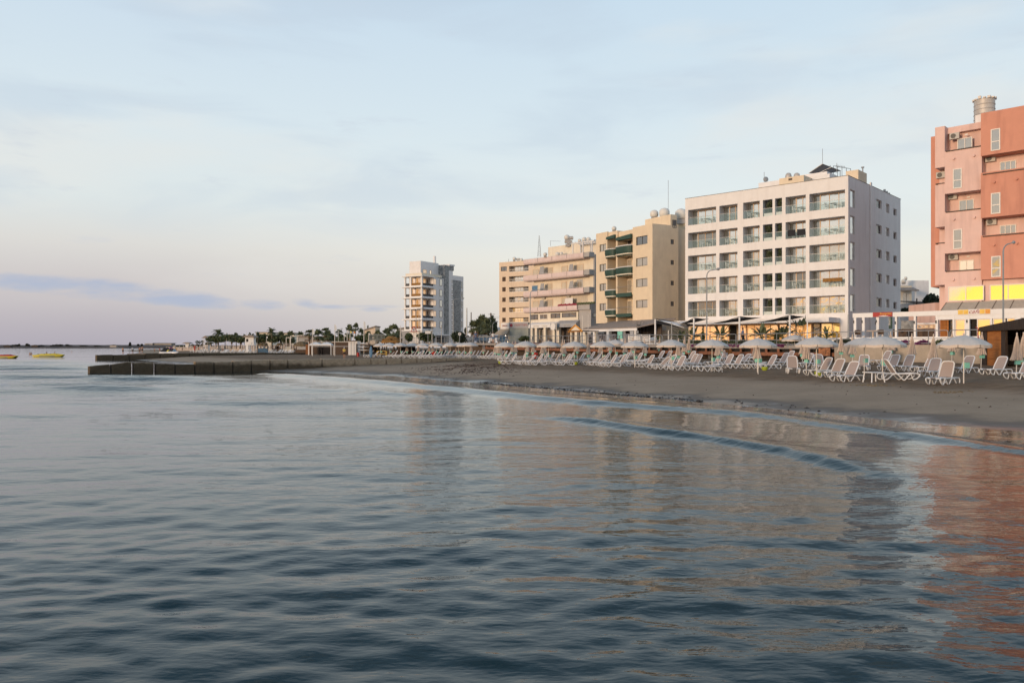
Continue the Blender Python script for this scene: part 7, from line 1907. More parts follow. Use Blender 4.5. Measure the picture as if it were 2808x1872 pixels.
# white side table
Y = 41.0; t = empty('side_table', (X_(2396, Y), Y, tz(X_(2396, Y), Y)), R(15), 'white plastic side table with splayed legs on the sand', 'table')
MB().box(-.42, .42, -.35, .35, .50, .54).build('table_top', 'plastic_white', t)
for sx_ in (-1, 1):
    for sy in (-1, 1): MB().tube([(sx_*.34, sy*.28, .5), (sx_*.40, sy*.33, 0)], .035, 6, flat=.8).build('leg', 'plastic_white', t)
Y = 56.5; t = empty('side_table', (X_(1962, Y-.3), Y-.6, tz(X_(1962, Y), Y-.6)), R(10), 'white plastic stool table under the umbrella at the mid beach, before the flat lounger', 'table')
MB().box(-.32, .32, -.3, .3, .42, .46).build('table_top', 'plastic_white', t)
for sx_ in (-1, 1):
    for sy in (-1, 1): MB().tube([(sx_*.26, sy*.25, .42), (sx_*.30, sy*.28, 0)], .035, 6, flat=.8).build('leg', 'plastic_white', t)

def make_open():
    t = empty('beach_umbrella', (0, 0, -70), 0, 'x', 'beach umbrella'); n_ = 8; Rm = 1.2; zt, ze = 2.32, 1.86
    o = MB(); prof = [(.06, zt), (.32, zt-.05), (.62, zt-.14), (.92, zt-.27), (1.2, ze)]
    rows_ = []
    for r, z in prof:
        row = []
        for k in range(n_*4):
            th = 2*math.pi*k/(n_*4); w_ = abs(((k % 4)/4)-.5)*2 if k % 4 else 1; sag = (1-w_)*.035*r/1.2 if k % 4 else 0; rr = r*(1-.035*(1-w_)*(k % 4 != 0)); row.append(len(o.v)); o.v.append((rr*math.cos(th), rr*math.sin(th), z-sag))
        rows_.append(row)
    m_ = n_*4
    for i in range(len(rows_)-1):
        for k in range(m_): o.f.append((rows_[i][k], rows_[i][(k+1) % m_], rows_[i+1][(k+1) % m_], rows_[i+1][k]))
    o.f.append(tuple(rows_[0]))
    c_ = o.build('canopy', 'canvas_open', t, smooth=True)
    v = MB()
    for k in range(n_):
        for j in range(4):
            a0_ = 2*math.pi*(k+j/4)/n_; a1_ = 2*math.pi*(k+(j+1)/4)/n_; e0 = .012 if j == 0 else 0; e1 = -.012 if j == 3 else 0
            def pt(a, kk, z): w_ = abs((kk/4)-.5)*2; rr = 1.2*(1-.035*(1-w_)); return (rr*math.cos(a), rr*math.sin(a), z-(1-w_)*.035)
            v.quad(pt(a0_+e0, j, ze+.005), pt(a1_+e1, j+1, ze+.005), pt(a1_+e1, j+1, ze-.13), pt(a0_+e0, j, ze-.13))
    v.build('valance', 'canvas_trim', c_)
    MB().cyl((0, 0, -.2), (0, 0, 2.3), .028, None, 8).build('pole', 'frame_white', t); MB().lathe([(.02, 2.3), (.05, 2.34), (.05, 2.38), (.01, 2.43)], (0, 0, 0), 8).build('finial', 'canvas_trim', t)
    o = MB()
    for k in range(n_): th = 2*math.pi*k/n_; o.tube([(0, 0, 2.24), (1.17*math.cos(th), 1.17*math.sin(th), 1.865)], .009, 3, cap=False); o.tube([(0, 0, 1.75), (.6*math.cos(th), .6*math.sin(th), 2.03)], .008, 3, cap=False)
    o.build('ribs', 'frame_white', t)
    MB().box(.02, .24, -.1, .1, .74, 1.0).build('safe_box', 'mint', t); return t
def make_closed(seed):
    r_ = random.Random(seed); t = empty('closed_umbrella', (0, 0, -70), 0, 'x', 'beach umbrella'); o = MB(); n_ = 26; rows_ = []
    for i, (r, z) in enumerate(((.03, 2.36), (.05, 2.25), (.085, 2.05), (.11, 1.8), (.145, 1.5), (.20, 1.2), (.25, 1.02), (.27, .96))):
        row = []
        for k in range(n_):
            th = 2*math.pi*k/n_; f_ = 1+(.26 if k % 2 else -.26)*min(1, i/3)+r_.uniform(-.07, .07); row.append(len(o.v)); o.v.append((r*f_*math.cos(th), r*f_*math.sin(th), z+(r_.uniform(-.06, .05) if i == 7 else 0)))
        rows_.append(row)
    for i in range(len(rows_)-1):
        for k in range(n_): o.f.append((rows_[i+1][k], rows_[i+1][(k+1) % n_], rows_[i][(k+1) % n_], rows_[i][k]))
    o.f.append(tuple(reversed(rows_[0])))
    o.build('canopy', 'canvas_closed', t); MB().cyl((0, 0, -.2), (0, 0, 2.38), .028, None, 8).build('pole', 'frame_white', t); MB().lathe([(.02, 2.36), (.045, 2.39), (.04, 2.44), (.01, 2.48)], (0, 0, 0), 8).build('finial', 'canvas_trim', t)
    MB().box(-.13, .11, -.16, .06, .72, .96).build('safe_box', 'mint', t); return t
OU = Proto(make_open()); CU = [Proto(make_closed(s)) for s in (1, 2, 3)]
OPEN = [(1043.4, 979, 131), (1069, 980.3, 129), (1098, 981.7, 126), (1128.7, 0, 128), (1160.4, 0, 124), (1196.4, 0, 120), (1234.7, 0, 117), (1258, 0, 121), (1274, 0, 114), (1289, 0, 112), (1384.6, 996, 0), (1440.8, 998, 0), (1504.5, 1000, 0), (1574.6, 1001.5, 0),
 (1652, 0, 74), (1687.4, 0, 85), (1740.6, 1007.6, 0), (1791.4, 0, 98), (1840.7, 0, 61.6), (1952.6, 1018, 0), (2078.8, 1024.6, 0), (2179.5, 0, 74), (2239, 1031.8, 0), (2370, 0, 49.5), (2420, 0, 42.5), (2642.7, 1052, 0)]
NOTE = {2642.7: 'biggest open cream umbrella, nearest the camera at the right', 2420: 'open cream umbrella overlapping another, right one of the touching pair', 2370: 'open cream umbrella overlapping another, left one of the touching pair', 2239: 'open cream umbrella with a lime pot at its pole before the menu board'}
def ground_Y(px, py):
    z = .68
    for _ in range(6): Y = (ZC-z)*F/(py-H); z = tz(X_(px, Y), Y)
    return Y
allY = []
for i, (px, py, Y) in enumerate(sorted(OPEN, key=lambda q: -q[0])):
    if not Y: Y = ground_Y(px, py)
    x = X_(px, Y); OU.put((x, Y, tz(x, Y)), random.uniform(0, .7), NOTE.get(px, 'open cream beach umbrella, %s open one from the right' % nth(i+1)), group='open beach umbrellas')
CLOSED = [(2444.6, 63.6), (2500.7, 56), (2556, 49.7), (2610, 58), (2690, 53), (2787, 43), (2802.6, 46), (2307, 66), (2337.6, 59.5), (2200, 63.5), (2211, 51), (2073, 62), (2077, 56), (1969, 63.6), (1976, 76), (1769, 77), (1808.6, 91), (1860, 69), (1875.6, 79), (1889, 84), (1737, 92),
 (1368.5, 100), (1404, 108), (1412.7, 106), (1446, 102), (1462, 96), (1486.7, 86), (1493.5, 95), (1542.8, 94), (1547, 84), (1582.8, 92), (1613.7, 80), (1647.4, 86), (1674.6, 92), (1713.7, 82), (1736.7, 88), (1116.5, 128), (1148, 126), (1177.7, 124), (1188, 126), (1211.7, 122), (1252.5, 122), (1291.7, 118),
 (1326.5, 113), (1364, 104), (1372, 107), (1358, 108), (1225, 128)]
for i, (px, Y) in enumerate(sorted(CLOSED, key=lambda q: -q[0])):
    x = X_(px, Y); q = CU[i % 3].put((x, Y, tz(x, Y)), random.uniform(0, 6), 'furled cream beach umbrella with a mint box, %s furled one from the right' % nth(i+1), group='furled beach umbrellas')
    q.rotation_euler = (R(random.uniform(-2, 2)), R(random.uniform(-2.5, 2.5)), random.uniform(0, 6))
# lime pots
for i, (px, py, lb) in enumerate(((2244, 1031, 'at the pole of the umbrella before the menu board'), (2097, 1014, 'behind the second umbrella pole from the middle stretch'), (1579, 998.5, 'at the foot of an umbrella below the gabled porch'), (1372, 997, 'on the sand at the left end of the middle loungers'))):
    Y = ground_Y(px, py); tag(MB().lathe([(.15, 0), (.22, .12), (.24, .26), (.2, .28), (.16, .2)], (0, 0, 0), 14).build('lime_pot', 'lime', None, smooth=True, loc=(X_(px, Y), Y, tz(X_(px, Y), Y))), 'lime green round pot %s' % lb, 'pot', 'lime pots on the beach')
Y = 77; tag(MB().lathe([(.3, 0), (.32, 1.0), (.36, 1.02), (.34, 1.08)], (0, 0, 0), 14).build('orange_barrel', 'door_wood', None, smooth=True, loc=(X_(1998, Y), Y, tz(X_(1998, Y), Y))), 'orange brown barrel by the retaining wall behind the loungers', 'barrel')
for i, (px, Y) in enumerate(((1190, 122), (1468, 97))): tag(MB().tube([(-.35, 0, .85), (0, -.05, .95), (.3, 0, .9)], .22, 7, rs=[.1, .24, .14]).box(-.2, .1, -.06, -.02, .4, .9).build('red_towel', 'cloth_red', None, smooth=True, loc=(X_(px, Y), Y, tz(X_(px, Y), Y)-.2)), 'red towel thrown over a lounger back, %s' % ('behind the breakwater' if i == 0 else 'before the promenade beam'), 'towel')

# ------------------------------------------------------------------ far beach: packed furled umbrellas, loungers, huts
fu = MB(); fu.lathe([(.28, .9), (.16, 1.6), (.03, 2.35)], (0, 0, 0), 7).cyl((0, 0, 0), (0, 0, .95), .04, None, 5); fu = fu.build('far_umbrella', 'canvas_closed'); tag(fu, 'tiny furled cream umbrella in the dense far rows below the palms', 'beach umbrella', 'far furled umbrellas below the palms'); first = True
fr = random.Random(9)
for i in range(150):
    t_ = fr.random(); px = 470+(842-470)*t_**.85; Y = fr.uniform(255, 330) if px > 560 else fr.uniform(300, 420); o = fu if first else fu.copy()
    if not first: C.objects.link(o)
    first = False; x = X_(px, Y); o.location = (x, Y, tz(x, Y)+.35); o.rotation_euler = (0, 0, fr.uniform(0, 6))
flg = MB().box(0, 1.2, -.32, .32, .3, .38); flg.v += [(1.15, -.32, .35), (1.15, .32, .35), (1.7, .32, 1.0), (1.7, -.32, 1.0), (1.2, -.32, .3), (1.2, .32, .3), (1.75, .32, .97), (1.75, -.32, .97)]; b_ = len(flg.v)-8; flg.f += [(b_, b_+1, b_+2, b_+3), (b_+7, b_+6, b_+5, b_+4), (b_, b_+3, b_+7, b_+4), (b_+2, b_+1, b_+5, b_+6)]
for x in (.1, 1.0): flg.box(x, x+.06, -.3, -.24, 0, .3).box(x, x+.06, .24, .3, 0, .3)
flg = flg.build('far_lounger', 'plastic_white'); tag(flg, 'tiny white lounger in the dense far rows below the palms', 'sun lounger', 'far loungers below the palms'); first = True
for i in range(120):
    px = fr.uniform(520, 845); Y = fr.uniform(205, 265) if px > 600 else fr.uniform(235, 330); o = flg if first else flg.copy()
    if not first: C.objects.link(o)
    first = False; x = X_(px, Y); o.location = (x, Y, tz(x, Y)); o.rotation_euler = (0, 0, R(fr.uniform(0, 40)))
# beige cloth fence band behind them
for i, (px0, px1, Y) in enumerate(((455, 560, 400), (560, 700, 345), (700, 845, 335))):
    a = MB().box(0, X_(px1, Y)-X_(px0, Y), 0, .1, 0, 2.0); tag(a.build('reed_fence', 'canvas_closed', None, loc=(X_(px0, Y), Y, tz(X_(px0, Y), Y))), 'pale reed fence behind the far umbrellas, %s stretch' % ('left', 'middle', 'right')[i], 'fence')
# lifeguard hut
Y = 215; x = X_(687, Y); z = tz(x, Y)-.1; t = empty('lifeguard_hut', (x, Y, z), 0, 'white lifeguard hut on stilts with a dark overhanging roof', 'hut')
h_ = Z_(922, Y)-z; w_ = 1.15; MB().box(-w_, w_, -1, 1, h_-2.4, h_-.2).box(-w_, -w_+.9, -1, 1, .5, h_-2.4).build('cabin', 'white_paint', t)
MB().prism_y([(-1.75, h_-.2), (1.75, h_-.2), (.9, h_+.28), (-.9, h_+.28)], -1.6, 1.6).build('roof', 'roof_tile', t)
MB().box(-.85, -.3, -1.04, -1.0, h_-1.5, h_-.7).build('window', 'dark_void', t)
o = MB()
for a in (-w_, w_-.12):
    for b in (-1, .88): o.box(a, a+.12, b, b+.12, -.2, h_-2.4)
o.box(.1, 1.4, -1.5, -1.4, h_-2.4, h_-2.3).box(.1, 1.4, -1.5, -1.45, h_-1.6, h_-1.5).box(.1, .18, -1.5, -1.42, h_-2.4, h_-1.5).box(1.35, 1.43, -1.5, -1.42, h_-2.4, h_-1.5); o.tube([(.3, -1.5, h_-2.4), (.9, -3, 0)], .08, 4); o.build('stair_frame', 'white_paint', t)
Y = 420; x = X_(515, Y); t = empty('lookout_tower', (x, Y, .7), 0, 'small far white lookout with a flat dark cap, on the beach far left', 'tower'); hh_ = Z_(939.5, Y)-.7
MB().box(-.9, .9, -.9, .9, 0, hh_-.6).build('cabin', 'white_paint', t); MB().prism_y([(-2.6, hh_-.5), (2.6, hh_-.5), (.6, hh_+.3), (-.6, hh_+.3)], -2, 2).build('roof', 'roof_tile', t)
Y = 340; x = X_(566, Y); t = empty('lookout_tower', (x, Y, .9), 0, 'open frame lookout tower with a small gable left of the tall date palm', 'tower'); hh_ = Z_(926, Y)-.9; o = MB()
for a in (-1.1, 1.0):
    for b in (-1, 1): o.box(a, a+.12, b, b+.12, 0, hh_)
for zz in (.45, .62, .8): o.box(-1.1, 1.1, -1, -.9, hh_*zz, hh_*zz+.12)
o.build('frame', 'frame_white', t); MB().prism_y([(-1.8, hh_-.1), (1.8, hh_-.1), (0, hh_+.9)], -1.3, 1.3).build('roof', 'roof_tile', t); MB().box(-1.1, 1.1, -.9, .9, 0, 2.5).build('hut', 'white_paint', t)
def thatch_hut(px0, px1, pyt, pye, Y, label, board=False, golden=False):
    x0_, x1_ = X_(px0, Y), X_(px1, Y); w_ = (x1_-x0_)/2; x = (x0_+x1_)/2; z = tz(x, Y); t = empty('thatched_hut', (x, Y, z), 0, label, 'hut'); he = Z_(pye, Y)-z; ht = Z_(pyt, Y)-z; m_ = 'straw_golden' if golden else 'straw'
    o = MB(); r_ = random.Random(int(px0)); rows_ = []
    for k, (f_, zz) in enumerate(((1.0, he-.15), (.97, he+.1), (.75, he+(ht-he)*.5), (.35, ht-.05), (.1, ht))):
        row = []
        for j in range(16): th = 2*math.pi*j/16; row.append(len(o.v)); o.v.append((math.copysign(abs(math.cos(th))**.6, math.cos(th))*w_*f_*(1+r_.uniform(-.05, .05)), math.copysign(abs(math.sin(th))**.6, math.sin(th))*min(w_, 2.2)*f_, zz+r_.uniform(-.1, .08)))
        rows_.append(row)
    for i in range(4):
        for j in range(16): o.f.append((rows_[i][j], rows_[i][(j+1) % 16], rows_[i+1][(j+1) % 16], rows_[i+1][j]))
    o.f.append(tuple(rows_[4])); o.build('roof', m_, t)
    fv = leaf_cloud(700, [(0, 0, he+(ht-he)*.3, w_*.95, min(w_, 2.2)*.95, (ht-he)*.5)], .22, int(px0)); cloud_obj('thatch', fv, m_, t)
    o = MB()
    for sx_ in (-.8, .8):
        for sy in (-1.4, 1.4): o.cyl((sx_*w_, sy*.8, -.1), (sx_*w_, sy*.8, he), .1, None, 6)
    o.build('posts', 'brown_wood', t); MB().box(-w_*.7, w_*.7, -1., 1., 0, 1.1).build('counter', 'brown_wood', t); return t, w_
t, w_ = thatch_hut(708, 733, 940, 946, 205, 'small thatched bar hut behind the blue sign board'); tag(MB().box(-w_*1.0, w_*1.0, -.06, .06, .1, 1.15).box(-w_, -w_+.1, -.05, .05, -.2, .1).box(w_-.1, w_, -.05, .05, -.2, .1).build('advert_board', 'blue_sign', None, loc=(X_(721, 196), 196, tz(X_(721, 196), 196)+.2)), 'dark blue advertising board on the sand before the thatched hut', 'sign')
thatch_hut(806, 848, 936, 947, 185, 'large grey brown thatched hut left of the white tents'); thatch_hut(1046, 1102, 922, 937, 142, 'golden straw thatched hut above the left open umbrellas', golden=True); thatch_hut(760, 774, 940, 945, 240, 'tiny thatched shelter among the far umbrellas')
# orange brown cabin beside the tents
Y = 178; tag(MB().box(0, .8, 0, 2.5, 0, 2.3).box(.8, 1.0, -.05, .1, 0, 2.8).build('orange_cabin', 'dark_orange', None, loc=(X_(838, Y), Y, tz(X_(838, Y), Y))), 'narrow orange brown cabin wall between the thatched hut and the white tents', 'cabin')
def tent(px0, px1, label, Y=165):
    x0_, x1_ = X_(px0, Y), X_(px1, Y); w_ = (x1_-x0_)/2; x = (x0_+x1_)/2; z = tz(x, Y); t = empty('party_tent', (x, Y, z), 0, label, 'tent', 'white tents on the beach'); he = Z_(944, Y)-z; ht = Z_(938, Y)-z; o = MB()
    o.v = [(-w_, -w_, he), (w_, -w_, he), (w_, w_, he), (-w_, w_, he), (0, 0, ht), (-w_*.5, -w_*.5, he+(ht-he)*.7), (w_*.5, -w_*.5, he+(ht-he)*.7), (w_*.5, w_*.5, he+(ht-he)*.7), (-w_*.5, w_*.5, he+(ht-he)*.7)]+[(-w_, -w_, he-.25), (w_, -w_, he-.25), (w_, w_, he-.25), (-w_, w_, he-.25)]
    o.f = [(0, 1, 6, 5), (1, 2, 7, 6), (2, 3, 8, 7), (3, 0, 5, 8), (5, 6, 4), (6, 7, 4), (7, 8, 4), (8, 5, 4), (9, 10, 1, 0), (10, 11, 2, 1), (11, 12, 3, 2), (12, 9, 0, 3)]; o.build('canopy', 'white_paint', t)
    for a in (-1, 1):
        for b in (-1, 1): MB().box(a*w_-.06, a*w_+.06, b*w_-.06, b*w_+.06, 0, he-.2).build('leg', 'white_paint', t)
tent(851, 881, 'white pop up tent on the beach, left one of the pair'); tent(881, 911, 'white pop up tent on the beach, right one of the pair')
for i, (px0, px1, pyt, Y, m_, lb, cat, nm) in enumerate(((911, 955, 938, 172, 'brown_wood', 'long dark brown timber screen right of the white tents', 'fence', 'timber_screen'), (955, 980, 935, 160, 'sign_white', 'pale cream container cabin left of the blue surfboard', 'cabin', 'container_cabin'), (848, 912, 941, 182, 'brown_wood', 'dark brown timber wall behind the white tents', 'fence', 'timber_screen'))):
    x0_, x1_ = X_(px0, Y), X_(px1, Y); z = tz((x0_+x1_)/2, Y)-.1; h_ = Z_(pyt, Y)-z; o = MB().box(0, x1_-x0_, 0, .3 if 'screen' in nm else 3, 0, h_)
    t = tag(o.build(nm, m_, None, loc=(x0_, Y, z)), lb, cat)
    if nm == 'container_cabin': 
        for a in (.3, .62): MB().box((x1_-x0_)*a, (x1_-x0_)*a+.08, -.03, -.005, .1, h_-.1).build('door_seam', 'sign_grey', t)
        MB().box(-.7, (x1_-x0_), -.4, 3, h_, h_+.12).build('roof', 'brown_wood', t)
    else: MB().box(-.1, x1_-x0_+.1, -.06, -.01, h_-.02, h_+.1).build('top_rail', 'awning_tan', t)
# surf boards, rack and orange float
Y = 140; rx = empty('surfboard_rack', (X_(993, Y), Y, tz(X_(993, Y), Y)), 0, 'timber rack stacked with pale boards left of the first open umbrella', 'rack')
MB().box(-1.0, -.9, -.4, .4, 0, 2.3).box(1.3, 1.4, -.4, .4, 0, 2.3).box(-1, 1.4, -.4, .4, .9, .96).box(-1, 1.4, -.4, .4, 1.5, 1.56).box(-1, 1.4, -.4, .4, 2.1, 2.16).build('frame', 'brown_wood', rx)
for i in range(3): tag(MB().tube([(-1.2, 0, 0), (0, 0, -.02), (1.3, 0, .02)], .2, 8, rs=[.08, .28, .05], flat=.8).build('surfboard', 'car_white', None, smooth=True, loc=(X_(993, Y)+.1, Y, tz(X_(993, Y), Y)+1.12+.6*i+.04)), 'white board lying on the timber rack, %s one' % ('lowest', 'middle', 'highest')[i], 'surfboard')
for o in bpy.data.objects:
    if o.name.startswith('surfboard') and o.type == 'MESH' and not o.parent: o.scale = (1, 1, .35)
tag(MB().tube([(0, 0, 0), (0, 0, .3), (0, 0, 1.0), (.02, 0, 1.6), (.03, 0, 1.95)], .25, 8, rs=[.1, .24, .28, .2, .03], flat=1.).build('blue_surfboard', 'surf_blue', None, smooth=True, loc=(X_(1017, 131), 131, tz(X_(1017, 131), 131)-.05)), 'blue surfboard standing upright left of the open umbrellas', 'surfboard').scale = (1, .3, 1)
tag(MB().lathe([(.22, 0), (.24, .7), (.18, .75)], (0, 0, 0), 12).build('orange_bin', 'sign_red', None, smooth=True, loc=(X_(985, 140), 139, tz(X_(985, 139), 139))), 'orange red bin beside the pale cabin', 'bin')
o = MB(); z = 0
for a in (0, 1.6): o.box(a, a+.1, -.4, .4, 0, 1.0)
o.box(0, 1.7, -.4, .4, .95, 1.02).box(0, 1.7, -.4, .4, .5, .56); tag(o.build('yellow_frame', 'sign_yellow', None, loc=(X_(1034, 138), 138, tz(X_(1034, 138), 138))), 'yellow timber frame under the leftmost open umbrellas', 'frame')
# flags and volley poles
def flag(px, pyt, pyb, Y, m, label, flg_=True):
    z0 = tz(X_(px, Y), Y) if pyb is None else Z_(pyb, Y); z1 = Z_(pyt, Y); t = empty('flag_pole', (X_(px, Y), Y, z0), 0, label, 'flag pole'); MB().cyl((0, 0, 0), (0, 0, z1-z0), .08, .05, 6).build('pole', 'frame_white', t)
    if flg_: o = MB(); h_ = z1-z0; o.prism_y([(.03, h_*.98), (.03, h_*.80), (.32, h_*.78), (.38, h_*.88), (.2, h_*.99)], -.02, .02); o.build('flag', m, t)
flag(857, 901, None, 150, 'cloth_white', 'tall pole with a limp pale flag left of the tents'); flag(918, 889, None, 150, 'cloth_white', 'tall pale pole with a furled flag right of the tents'); flag(998, 881, None, 140, 'cloth_white', 'tallest grey pole with a furled flag near the pale cabin')
flag(970, 908, 936, 170, 'flag_orange', 'orange red feather flag above the pale cabin'); flag(960, 907, 936, 175, 'boat_yellow', 'yellow feather flag left of the orange one'); flag(952, 905, 938, 180, 'cloth_white', 'white feather flag left of the yellow one'); flag(944, 917, 940, 180, 'cloth_white', 'small white feather flag furthest left above the timber screen')
flag(1011, 913, 938, 165, 'cloth_white', 'white feather flag right of the orange one'); flag(731, 922, 944, 230, 'cloth_white', 'small white feather flag above the thatched bar'); flag(833, 911, 935, 240, 'cloth_white', 'thin white pole above the left white tent', False); flag(846, 936, None, 165, 'sign_orange', 'short thick orange post at the left tent', False)
flag(621, 911, None, 300, 'cloth_white', 'thin pale pole, left one of a pair by the far rows', False); flag(628, 910, None, 300, 'cloth_white', 'thin pale pole, right one of a pair by the far rows', False); flag(663, 913, None, 310, 'cloth_white', 'thin pale pole above the bush left of the hut', False); flag(676, 910, None, 310, 'cloth_white', 'thin pale pole just left of the hut roof', False)
# volleyball net tapes between two tall poles
o = MB(); a, b_ = (X_(857, 150), 150), (X_(918, 150), 150)
for py in (936.5, 949.5): z = Z_(py, 150); o.box(0, b_[0]-a[0]+5, -.02, .02, z-.03, z+.03)
tag(o.build('net_tape', 'cloth_white', None, loc=(a[0], 150, 0)), 'two pale yellow tapes of a volleyball net before the white tents', 'net')
# timber frames behind
for i, (px0, px1, pyt, Y) in enumerate(((784, 796, 926, 240), (796, 815, 922, 245), (815, 832, 920, 245))):
    x0_, x1_ = X_(px0, Y), X_(px1, Y); h_ = Z_(pyt, Y)-1; o = MB().box(0, .15, 0, .15, 0, h_).box(x1_-x0_-.15, x1_-x0_, 0, .15, 0, h_).box(0, x1_-x0_, 0, .15, h_, h_+.15).box(0, x1_-x0_, 2, 2.15, h_, h_+.15); tag(o.build('pergola_frame', 'frame_white', None, loc=(x0_, Y, 1)), 'pale timber pergola frame above the far umbrellas, %s of three' % ('left', 'middle', 'right')[i], 'pergola')
# white bench by the pavilion, fence piece beyond the golden hut
o = MB(); e = edge_at(1748)
for i in range(4): o.box(-1.4, 1.4, 0, .05, .35+.24*i, .5+.24*i)
for a in (-1.35, 0, 1.3): o.box(a, a+.08, .05, .12, 0, 1.25)
ob = tag(o.build('slat_screen', 'white_paint', None, loc=(X_(1752, e.y+1.5), e.y+1.5, deck_z(e.y))), 'low white slatted screen behind the railing at the pavilion corner', 'screen'); ob.rotation_euler = (0, 0, R(-25))
Y = 158; o = MB()
w_ = X_(1053, Y)-X_(1013, Y)
for i in range(12): o.box(w_*i/11, w_*i/11+.08, 0, .08, 0, 1.5)
o.box(0, w_, 0, .08, 1.5, 1.6).box(0, w_, 0, .08, .5, .6); tag(o.build('picket_fence', 'lamp_grey', None, loc=(X_(1013, Y), Y, Z_(938, Y))), 'grey picket fence left of the golden thatched hut', 'fence')
t = empty('air_unit', (X_(1816, 100), 100, 0), R(-45), 'air conditioner on the side wall of the beige block above the white post', 'air conditioner'); p = bf.side(1816, 900, bf.L+.25)
t.location = bf.w(bf.L+.45, p[0], p[1]); t.rotation_euler = (0, 0, bf.rz+R(90)); MB().box(-.45, .45, -.18, .18, -.3, .3).build('casing', 'ac_white', t); MB().cyl((0, .182, 0), (0, .19, 0), .22, None, 12).build('fan', 'frame_dark', t)

# ------------------------------------------------------------------ sky, light, camera
AZ, EL = 222., 5.5
sun_dir = Vector((math.cos(R(AZ))*math.cos(R(EL)), math.sin(R(AZ))*math.cos(R(EL)), math.sin(R(EL))))
sd = bpy.data.lights.new('sun', 'SUN'); sd.energy = SUN_E; sd.angle = R(11); sd.color = (1, .72, .47)
so = bpy.data.objects.new('sun', sd); C.objects.link(so); so.rotation_euler = sun_dir.to_track_quat('Z', 'Y').to_euler(); so.location = (0, 0, 50)
wd = bpy.data.worlds.new('World'); bpy.context.scene.world = wd; wd.use_nodes = True; nt = wd.node_tree; nt.nodes.clear()
out = nt.nodes.new('ShaderNodeOutputWorld'); bg = nt.nodes.new('ShaderNodeBackground'); bg.inputs[1].default_value = .1; nt.links.new(bg.outputs[0], out.inputs[0])
sk = nt.nodes.new('ShaderNodeTexSky'); sk.sky_type = 'NISHITA'; sk.sun_disc = False; sk.sun_elevation = R(EL); sk.sun_rotation = math.atan2(sun_dir.x, sun_dir.y); sk.air_density = 1.; sk.dust_density = 1.5; sk.ozone_density = 2
tc = nt.nodes.new('ShaderNodeTexCoord'); sx = nt.nodes.new('ShaderNodeSeparateXYZ'); nt.links.new(tc.outputs['Generated'], sx.inputs[0])
def M(op, a, b_=None, c_=None, clamp=False):
    q = nt.nodes.new('ShaderNodeMath'); q.operation = op; q.use_clamp = clamp
    for i, v in enumerate((a, b_, c_)):
        if v is None: continue
        if isinstance(v, (int, float)): q.inputs[i].default_value = v
        else: nt.links.new(v, q.inputs[i])
    return q.outputs[0]
def MR(src, a, b_, c_, d_, kind='SMOOTHSTEP'):
    r = nt.nodes.new('ShaderNodeMapRange'); r.interpolation_type = kind
    for i, v in zip((1, 2, 3, 4), (a, b_, c_, d_)): r.inputs[i].default_value = v
    nt.links.new(src, r.inputs[0]); return r.outputs[0]
def srgb(c_): return tuple(((v/255)/12.92 if v/255 <= .04045 else ((v/255+.055)/1.055)**2.4) for v in c_)
def ramp(stops):
    r = nt.nodes.new('ShaderNodeValToRGB'); e = r.color_ramp.elements
    while len(e) < len(stops): e.new(.5)
    for q, (p, c_) in zip(e, stops): q.position = p; q.color = (*srgb(c_), 1)
    return r
elev = M('MULTIPLY', sx.outputs[2], 1.6); elev = M('MAXIMUM', elev, 0.0)
rl = ramp(((0, (176, 171, 182)), (.055, (190, 184, 190)), (.12, (206, 200, 200)), (.19, (220, 218, 214)), (.27, (222, 230, 230)), (.40, (218, 231, 237)), (.62, (203, 221, 236)), (.76, (152, 182, 208)), (1, (112, 146, 180))))
rr_ = ramp(((0, (222, 214, 208)), (.09, (235, 229, 216)), (.18, (237, 236, 226)), (.27, (228, 235, 234)), (.44, (215, 230, 238)), (.64, (202, 222, 237)), (.78, (154, 184, 210)), (1, (112, 146, 180))))
nt.links.new(elev, rl.inputs[0]); nt.links.new(elev, rr_.inputs[0])
u = M('DIVIDE', sx.outputs[0], M('MAXIMUM', sx.outputs[1], .05)); wv = M('DIVIDE', sx.outputs[2], M('MAXIMUM', sx.outputs[1], .05))
az = MR(u, -.55, .25, 0, 1)
def mix(f, a, b_):
    mm = nt.nodes.new('ShaderNodeMix'); mm.data_type = 'RGBA'
    if isinstance(f, float): mm.inputs[0].default_value = f
    else: nt.links.new(f, mm.inputs[0])
    for i, v in ((6, a), (7, b_)):
        if isinstance(v, tuple): mm.inputs[i].default_value = (*v, 1)
        else: nt.links.new(v, mm.inputs[i])
    return mm.outputs[2]
col = mix(az, rl.outputs[0], rr_.outputs[0])
# cloud streaks in the direction sphere
mp = nt.nodes.new('ShaderNodeMapping'); mp.inputs['Scale'].default_value = (1, 1, 4.2); nt.links.new(tc.outputs['Generated'], mp.inputs[0])
no = nt.nodes.new('ShaderNodeTexNoise'); no.inputs['Scale'].default_value = 9; no.inputs['Detail'].default_value = 8; no.inputs['Roughness'].default_value = .58; nt.links.new(mp.outputs[0], no.inputs[0])
n2 = nt.nodes.new('ShaderNodeTexNoise'); n2.inputs['Scale'].default_value = 2.6; n2.inputs['Detail'].default_value = 5; nt.links.new(mp.outputs[0], n2.inputs[0])
soft = M('MULTIPLY', MR(n2.outputs[0], .45, .70, 0, .5), MR(sx.outputs[2], .02, .12, 0, 1))
col = mix(soft, col, srgb((232, 231, 226)))
n3 = nt.nodes.new('ShaderNodeTexNoise'); n3.inputs['Scale'].default_value = 3.4; n3.inputs['Detail'].default_value = 7; n3.inputs['Distortion'].default_value = .4; nt.links.new(mp.outputs[0], n3.inputs[0])
col = mix(M('MULTIPLY', MR(n3.outputs[0], .46, .66, 0, .42), MR(sx.outputs[2], .10, .2, 0, 1)), col, srgb((193, 208, 223)))
